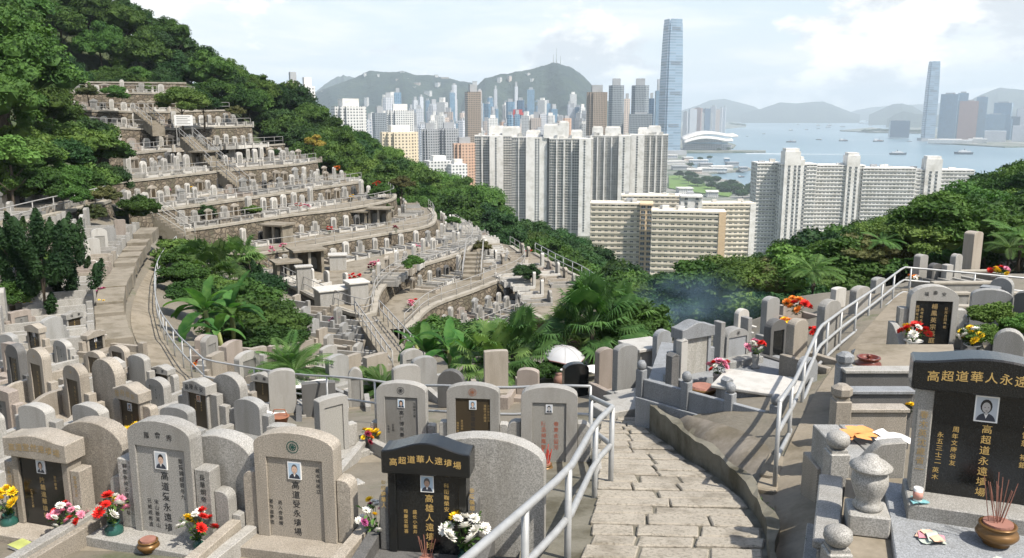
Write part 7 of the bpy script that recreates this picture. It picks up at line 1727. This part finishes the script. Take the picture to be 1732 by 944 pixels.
t_ = thing('flower_basket', 'terracotta basket on a low wall behind the brow railing', 'basket', fp(474, 718, .3)); MB().lathe([(.12, 0), (.17, .16), (.19, .17), (.15, .17)], 12).build('basket', M['terracotta'], t_, True); MB().tube([(-.16, 0, .15), (-.1, 0, .3), (.1, 0, .3), (.16, 0, .15)], .012, 6).build('handle', M['terracotta'], t_)
# a framed photograph leaning on the grey grave, a magazine, paper money and cups
t_ = thing('framed_photo', 'small framed black and white photograph leaning on the grey arched grave', 'picture frame', fp(274, 918, .03), R(-17)); o_ = portrait(t_, 0, .10, .13, .0, **{}) if False else portrait(t_, 0, .105, .13, .165/1.28*1.28, 0, grey=True); o_.rotation_euler = (-.25, 0, 0)
t_ = thing('magazine_stack', 'magazines with a coloured cover at the lower left corner', 'magazines', fp(36, 925), R(-30)); MB().box(-.11, .11, -.08, .08, 0, .03).build('pages', M['paper'], t_); q = MB().box(-.112, .112, -.082, .082, .0302, .034); q.build('cover', plain('printed cover green and yellow', (.35, .38, .12), .35, 0, .5), t_)
def sheets(p_, rz, n, cols, label, s=.15, seed=1, grp='papers and notes left on graves'):
    g = thing('paper_offering', label, 'paper', p_, rz, grp); rg = random.Random(seed)
    for k in range(n):
        m = MB(); N = 7; vs = []; a, b = rg.uniform(-.3, .3), rg.uniform(.04, .12); ox, oy = rg.uniform(-.4, .4)*s, rg.uniform(-.4, .4)*s; r_ = rg.uniform(0, 3)
        for i in range(N):
            for j in range(4):
                u, v = (i/(N-1)-.5)*2*s, (j/3-.5)*s; vs.append((ox + u*math.cos(r_) - v*math.sin(r_), oy + u*math.sin(r_) + v*math.cos(r_), .006 + .008*k + b*s*(1+math.sin(i*1.3+a*9+j*.7))))
        m.add(vs, [(i*4+j, i*4+j+1, i*4+j+5, i*4+j+4) for i in range(N-1) for j in range(3)]); m.build('sheet', cols[k % len(cols)], g, True)
note = [plain('pink note paper', (.55, .22, .26), .7, 0, .3), plain('green grey note paper', (.40, .45, .38), .7, 0, .3), plain('peach note paper', (.60, .38, .27), .7, 0, .3)]
sheets(onR(-.42, -.62), .6, 5, [note[1], note[2], note[0]], 'pink and green joss paper notes on the ledge at lower right', .10, 2)
sheets(onR(.10, -.92), .1, 3, [note[1], M['paper']], 'pale green joss paper notes below the large pot', .10, 5)
orp = plain('orange tissue paper', (.62, .26, .08), .8, 0, .3); whp = plain('white cloth', (.68, .66, .63), .8)
sheets(atY(1458, 742, 8.95) + Vector((0, 0, .03)), .2, 5, [orp], 'crumpled orange paper on the grey slabs right of the footpath', .17, 8)
sheets(atY(1512, 748, 8.85) + Vector((0, 0, .03)), .1, 3, [whp], 'folded white cloth on the grey slabs beside the orange paper', .18, 9)
t_ = thing('candle_cup', 'white printed cup standing on teal paper by the granite side post', 'cup', onR(-.50, -.22, .145)); MB().lathe([(.036, 0), (.038, .02), (.040, .13), (.034, .13), (.032, .02)], 16).build('cup', M['porcelain'], t_, True); MB().lathe([(.0405, .03), (.0412, .10)], 16).build('printed_band', plain('faded red print', (.5, .25, .2), .6, 0, .6), t_, True)
sheets(onR(-.50, -.22, .139), 0, 2, [plain('teal plastic sheet', (.18, .38, .40), .35)], 'teal plastic paper under the white cup', .075, 12)
# white covers lying over tombs on the left
for k_, (px, py, w, d, lb) in enumerate([(420, 700, 1.3, .8, 'white sheet lying over a grave behind the dark panelled grave'), (410, 770, .9, .6, 'white plastic sheet between the grey arched and tan graves'), (500, 650, 1.5, 1.0, 'white curled sheet roof behind the square dark slab'), (985, 625, 1.2, .9, 'white flat canopy sheet right of the umbrella'), (155, 570, 1.9, .5, 'pale slab cover over a plot beside the footpath')]):
    p_ = fp(px, py, .35); m = MB(); N = 9; vs = [((i/8-.5)*w, (j/4-.5)*d, .1*math.sin(i*.8+k_)*w*.5 + .05*math.cos(j*1.2)) for i in range(N) for j in range(5)]
    fs = [(i*5+j, i*5+j+1, i*5+j+6, i*5+j+5) for i in range(8) for j in range(4)]
    vs += [(x, y, z-.03) for x, y, z in vs]; fs += [tuple(45+q for q in f[::-1]) for f in fs]; m.add(vs, fs); tag(m.build('white_sheet', whp, None, True, loc=p_, rz=-.4), lb, 'sheet', 'pale covers over graves')
# the umbrella
p_ = hit(950, 640, lift=0); u_ = thing('umbrella', 'white umbrella with red rim opened over the graves at centre', 'umbrella', p_); k = mpx(p_); top = atY(952, 585, p_.y).z - p_.z; rad = 36*k
n = 16; vs = [(0, 0, top)]; rings = 5
for i in range(1, rings+1):
    a = i/rings*1.15
    for j in range(n): sc = 1 - .09*(j % 2)*i/rings; vs.append((rad*math.sin(a)/math.sin(1.15)*math.cos(2*PI*j/n)*sc, rad*math.sin(a)/math.sin(1.15)*math.sin(2*PI*j/n)*sc, top - rad*.47*(1-math.cos(a))/(1-math.cos(1.15))))
fs = [(0, 1+j, 1+(j+1) % n) for j in range(n)] + [(1+(i-1)*n+j, 1+i*n+j, 1+i*n+(j+1) % n, 1+(i-1)*n+(j+1) % n) for i in range(1, rings) for j in range(n)]
q = MB(); q.add(vs, fs); c_ = q.build('canopy', plain('white umbrella cloth', (.36, .365, .37), .6), u_, True); c_.rotation_euler = (.06, .08, 0)
q = MB(); b0 = 1+(rings-1)*n; q.add([vs[b0+j] for j in range(n)] + [(x*1.005, y*1.005, z-.025) for x, y, z in vs[b0:b0+n]], [(j, (j+1) % n, n+(j+1) % n, n+j) for j in range(n)]); c_ = q.build('rim', plain('faded pink rim', (.33, .16, .14), .7), u_); c_.rotation_euler = (.06, .08, 0)
for j in range(0, n, 2):
    c_ = MB().tube([Vector(vs[0]) + Vector((0, 0, .004))] + [Vector(vs[1+i*n+j])*1.0 + Vector((0, 0, .006)) for i in range(rings)], .006, 4).build('rib', M['steel_old'], u_); c_.rotation_euler = (.06, .08, 0)
MB().tube([(0, 0, -.1), (0, 0, top+.06)], .014, 6).build('shaft', M['steel'], u_)
t_ = tag(MB().lathe([(.09, 0), (.16, .12), (.17, .24), (.11, .34), (.09, .37), (.12, .4)], 14).build('clay_jar', plain('pinkish clay', (.20, .11, .08), .7, 0, .3), None, True, loc=hit(945, 652)), 'pinkish clay jar under the white umbrella', 'jar')

# ---------- balustrade, lantern and stepped plots at the right
zf = -3.62
def wx(px, Y): return atY(px, 700, Y).x
def post(px, Y, ztop, label, mat='granite', kind='ball', w=.10):
    x = wx(px, Y); g = thing('granite_post', label, 'stone post', (x, Y, ztop-1.2), 0, 'granite posts along the right footpath')
    hb = .17; MB().box(-w, w, -w, w, -.2, 1.2-hb-.03).build('shaft', M[mat], g, bevel=.012); MB().box(-w*.8, w*.8, -w*.8, w*.8, 1.2-hb-.03, 1.2-hb).build('neck', M[mat], g)
    if kind == 'ball': MB().lathe([(.05, 0), (.095, .03), (.118, .08), (.11, .135), (.07, .165), (.01, .175)], 16, 0, (0, 0, 1.2-hb)).build('finial', M[mat], g, True)
    else: MB().lathe([(.09, 0), (.125, .04), (.125, .12), (.06, .165), (.0001, .17)], 8, 0, (0, 0, 1.2-hb)).build('finial', M[mat], g)
P1, P2 = (1434, 6.45, -3.34), (1421, 8.15, -3.19)
post(*P1, 'granite post with ball finial at the bottom edge right of the footpath'); post(*P2, 'granite post with ball finial left of the stone lantern')
post(1421, 9.95, -3.27, 'brownish granite post with faceted cap right of the footpath', 'granite_warm', 'cap'); post(1422, 11.8, -3.40, 'grey granite post with rounded square cap by the lidded pot', 'granite_blue', 'cap')
post(1445, 13.2, -3.75, 'farther granite post with small urn cap near the railing', 'granite', 'cap')
x1, x2 = wx(1424, 6.45), wx(1413, 8.15); g = thing('granite_balustrade', 'solid granite balustrade with pale flat coping between two ball posts', 'balustrade', (x1, 6.56, -4.4)); L = 8.03-6.58; aa = math.atan2(-(x2-x1), 1.58); Mx = Matrix.Rotation(aa, 4, 'Z')
MB().box(-.07, .07, 0, L, -.2, .78, 0, Mx).build('panel', M['granite'], g, bevel=.01); MB().box(-.11, .11, 0, L, .782, .86, 0, Mx).build('coping', M['granite'], g, bevel=.014); MB().box(-.2, -.071, -.2, L+.4, -.2, .12, 0, Mx).build('plinth', M['granite'], g, bevel=.01)
g = thing('raised_plot', 'raised granite plot floor in front of the big black headstone', 'grave plot', (0, 0, 0)); MB().flat([(wx(1428, 5.0), 5.0), (7.5, 4.4), (7.5, 8.0), (wx(1440, 8.0), 8.0)], -4.5, zf).build('floor', M['concrete'], g)
# lantern-shaped urn on a block
p_ = Vector((wx(1481, 6.95), 6.95, zf)); g = thing('stone_lantern', 'round granite lantern urn with wide lid on a square block', 'stone urn', p_, R(-15)); MB().box(-.17, .17, -.17, .17, 0, .2).build('block', M['granite'], g, bevel=.015)
MB().lathe([(.115, 0), (.13, .03), (.11, .06), (.10, .09), (.13, .16), (.155, .24), (.15, .31), (.115, .345), (.12, .36)], 24, 0, (0, 0, .2)).build('body', M['granite'], g, True)
MB().lathe([(.10, 0), (.175, .012), (.18, .03), (.13, .07), (.07, .10), (.055, .125), (.0001, .13)], 24, 0, (0, 0, .561)).build('lid', M['granite'], g, True)
# scrolled wall, slabs and stepped walls behind
def wallx(pxa, pxb, Y, z0, z1, t, mat, name, label, cap=None, grp='stepped walls right of the footpath', rz=0):
    xa, xb = wx(pxa, Y), wx(pxb, Y); g = thing(name, label, 'low wall', (xa, Y, z0), R(rz), grp); MB().box(0, xb-xa, 0, t, -.5, z1-z0).build('wall', M[mat], g, bevel=.01)
    if cap: MB().box(-.02, xb-xa+.02, -.03, t+.03, z1-z0+.001, z1-z0+.05).build('coping', M[cap], g, bevel=.008)
xa, xb = wx(1438, 8.1), wx(1533, 8.1); Lw = xb-xa; sc_ = [(0, -.8), (Lw, -.8), (Lw, .42)] + [(Lw*(1-.28*k/6), .42 - .0*k) for k in range(1, 3)] + [(Lw*(.62-.5*k/8), .40 - .24*(.5-.5*math.cos(PI*k/8))) for k in range(9)] + [(0, .16)]
t_ = tag(MB().prism(sc_, 0, .14).build('scroll_wall', M['granite'], None, bevel=.012, loc=(xa, 8.06, zf-.05), rz=R(-4)), 'granite wall with scrolled top behind the stone lantern', 'low wall')
g = thing('grave_slab', 'pair of polished grey slabs under orange paper and white cloth', 'tomb', (wx(1432, 8.5), 8.4, zf)); wS = wx(1530, 8.5)-wx(1432, 8.5)
for k in range(2): MB().box(wS*k/2+.006, wS*(k+1)/2-.006, 0, 1.05, -.6, .02).build('slab', M['granite_grey'], g, bevel=.01)
wallx(1427, 1535, 9.9, -4.2, -3.62, .16, 'granite_warm', 'plot_wall', 'brown granite plot wall behind the orange paper', 'granite_warm')
wallx(1437, 1542, 10.7, -4.2, -3.66, .16, 'granite_dark', 'plot_wall', 'dark blue-grey plot wall with pale coping behind the brown one', 'granite_blue')
wallx(1425, 1600, 11.6, -4.4, -3.66, .18, 'granite_dark', 'plot_wall', 'tallest dark granite plot wall below the lidded pot', 'granite')
g = thing('concrete_ledge', 'stained concrete ledge carrying the red-brown lidded pot', 'ledge', (0, 0, 0)); MB().flat([(wx(1428, 11.8), 11.79), (wx(1610, 11.8), 11.79), (wx(1600, 13.2), 13.2), (wx(1440, 13.2), 13.2)], -5.2, -3.68).build('slab', M['concrete'], g)
wallx(1390, 1420, 9.1, -4.6, -4.0, .5, 'granite_warm', 'step_block', 'brown stone block beside the footpath left of the slabs', None)
# weeds in the cracks
for k_, (px, py, s) in enumerate([(1291, 872, .28), (1300, 880, .22), (1249, 832, .12), (1372, 925, .16), (1288, 862, .2)]):
    p_ = hit(px, py); m = MB(); rg = random.Random(k_)
    for j in range(16):
        a = rg.uniform(0, 6.28); d = Vector((math.cos(a)*.6, math.sin(a)*.6, rg.uniform(.6, 1.2))).normalized()*s*rg.uniform(.6, 1); w = Vector((-math.sin(a), math.cos(a), 0))*s*.05; m.add([(0, 0, 0), tuple(d*.6+w), tuple(d - Vector((0, 0, s*.2))), tuple(d*.6-w)], [(0, 1, 2, 3)])
    tag(m.build('weed_tuft', M['leaf_light'], None, loc=p_), ['fern tuft in the gutter beside the steps', 'fern tuft left of the rail foot', 'tiny weed at the mossy kerb wall', 'weed at the foot of the balustrade', 'small weed at the gutter end'][k_], 'weed', 'weeds in the cracks')
# blue smoke drifting over the valley edge
sv = bpy.data.materials.new('joss smoke'); sv.use_nodes = True; nt = sv.node_tree; nt.nodes.remove(nt.nodes['Principled BSDF'])
v_ = nt.nodes.new('ShaderNodeVolumePrincipled'); v_.inputs['Color'].default_value = (.50, .78, 1., 1)
tc = nt.nodes.new('ShaderNodeTexCoord'); nz_ = nt.nodes.new('ShaderNodeTexNoise'); nz_.inputs['Scale'].default_value = 1.6; nz_.inputs['Detail'].default_value = 3
gr = nt.nodes.new('ShaderNodeTexGradient'); gr.gradient_type = 'SPHERICAL'; nt.links.new(tc.outputs['Object'], gr.inputs[0]); nt.links.new(tc.outputs['Object'], nz_.inputs['Vector'])
mr = nt.nodes.new('ShaderNodeMapRange'); mr.inputs[1].default_value = .42; mr.inputs[2].default_value = .75; mr.inputs[4].default_value = .26; nt.links.new(nz_.outputs[0], mr.inputs[0])
mm_ = nt.nodes.new('ShaderNodeMath'); mm_.operation = 'MULTIPLY'; nt.links.new(gr.outputs['Fac'], mm_.inputs[0]); nt.links.new(mr.outputs[0], mm_.inputs[1]); nt.links.new(mm_.outputs[0], v_.inputs['Density']); nt.links.new(v_.outputs[0], nt.nodes['Material Output'].inputs['Volume'])
p_ = atY(1160, 512, 34); so = link('smoke', raw_mesh('smoke', IV, IF, sv, True), None, p_); so.scale = (3.6, 2.4, 1.6); tag(so, 'thin blue joss smoke drifting in front of the valley trees', 'smoke', None, 'stuff')
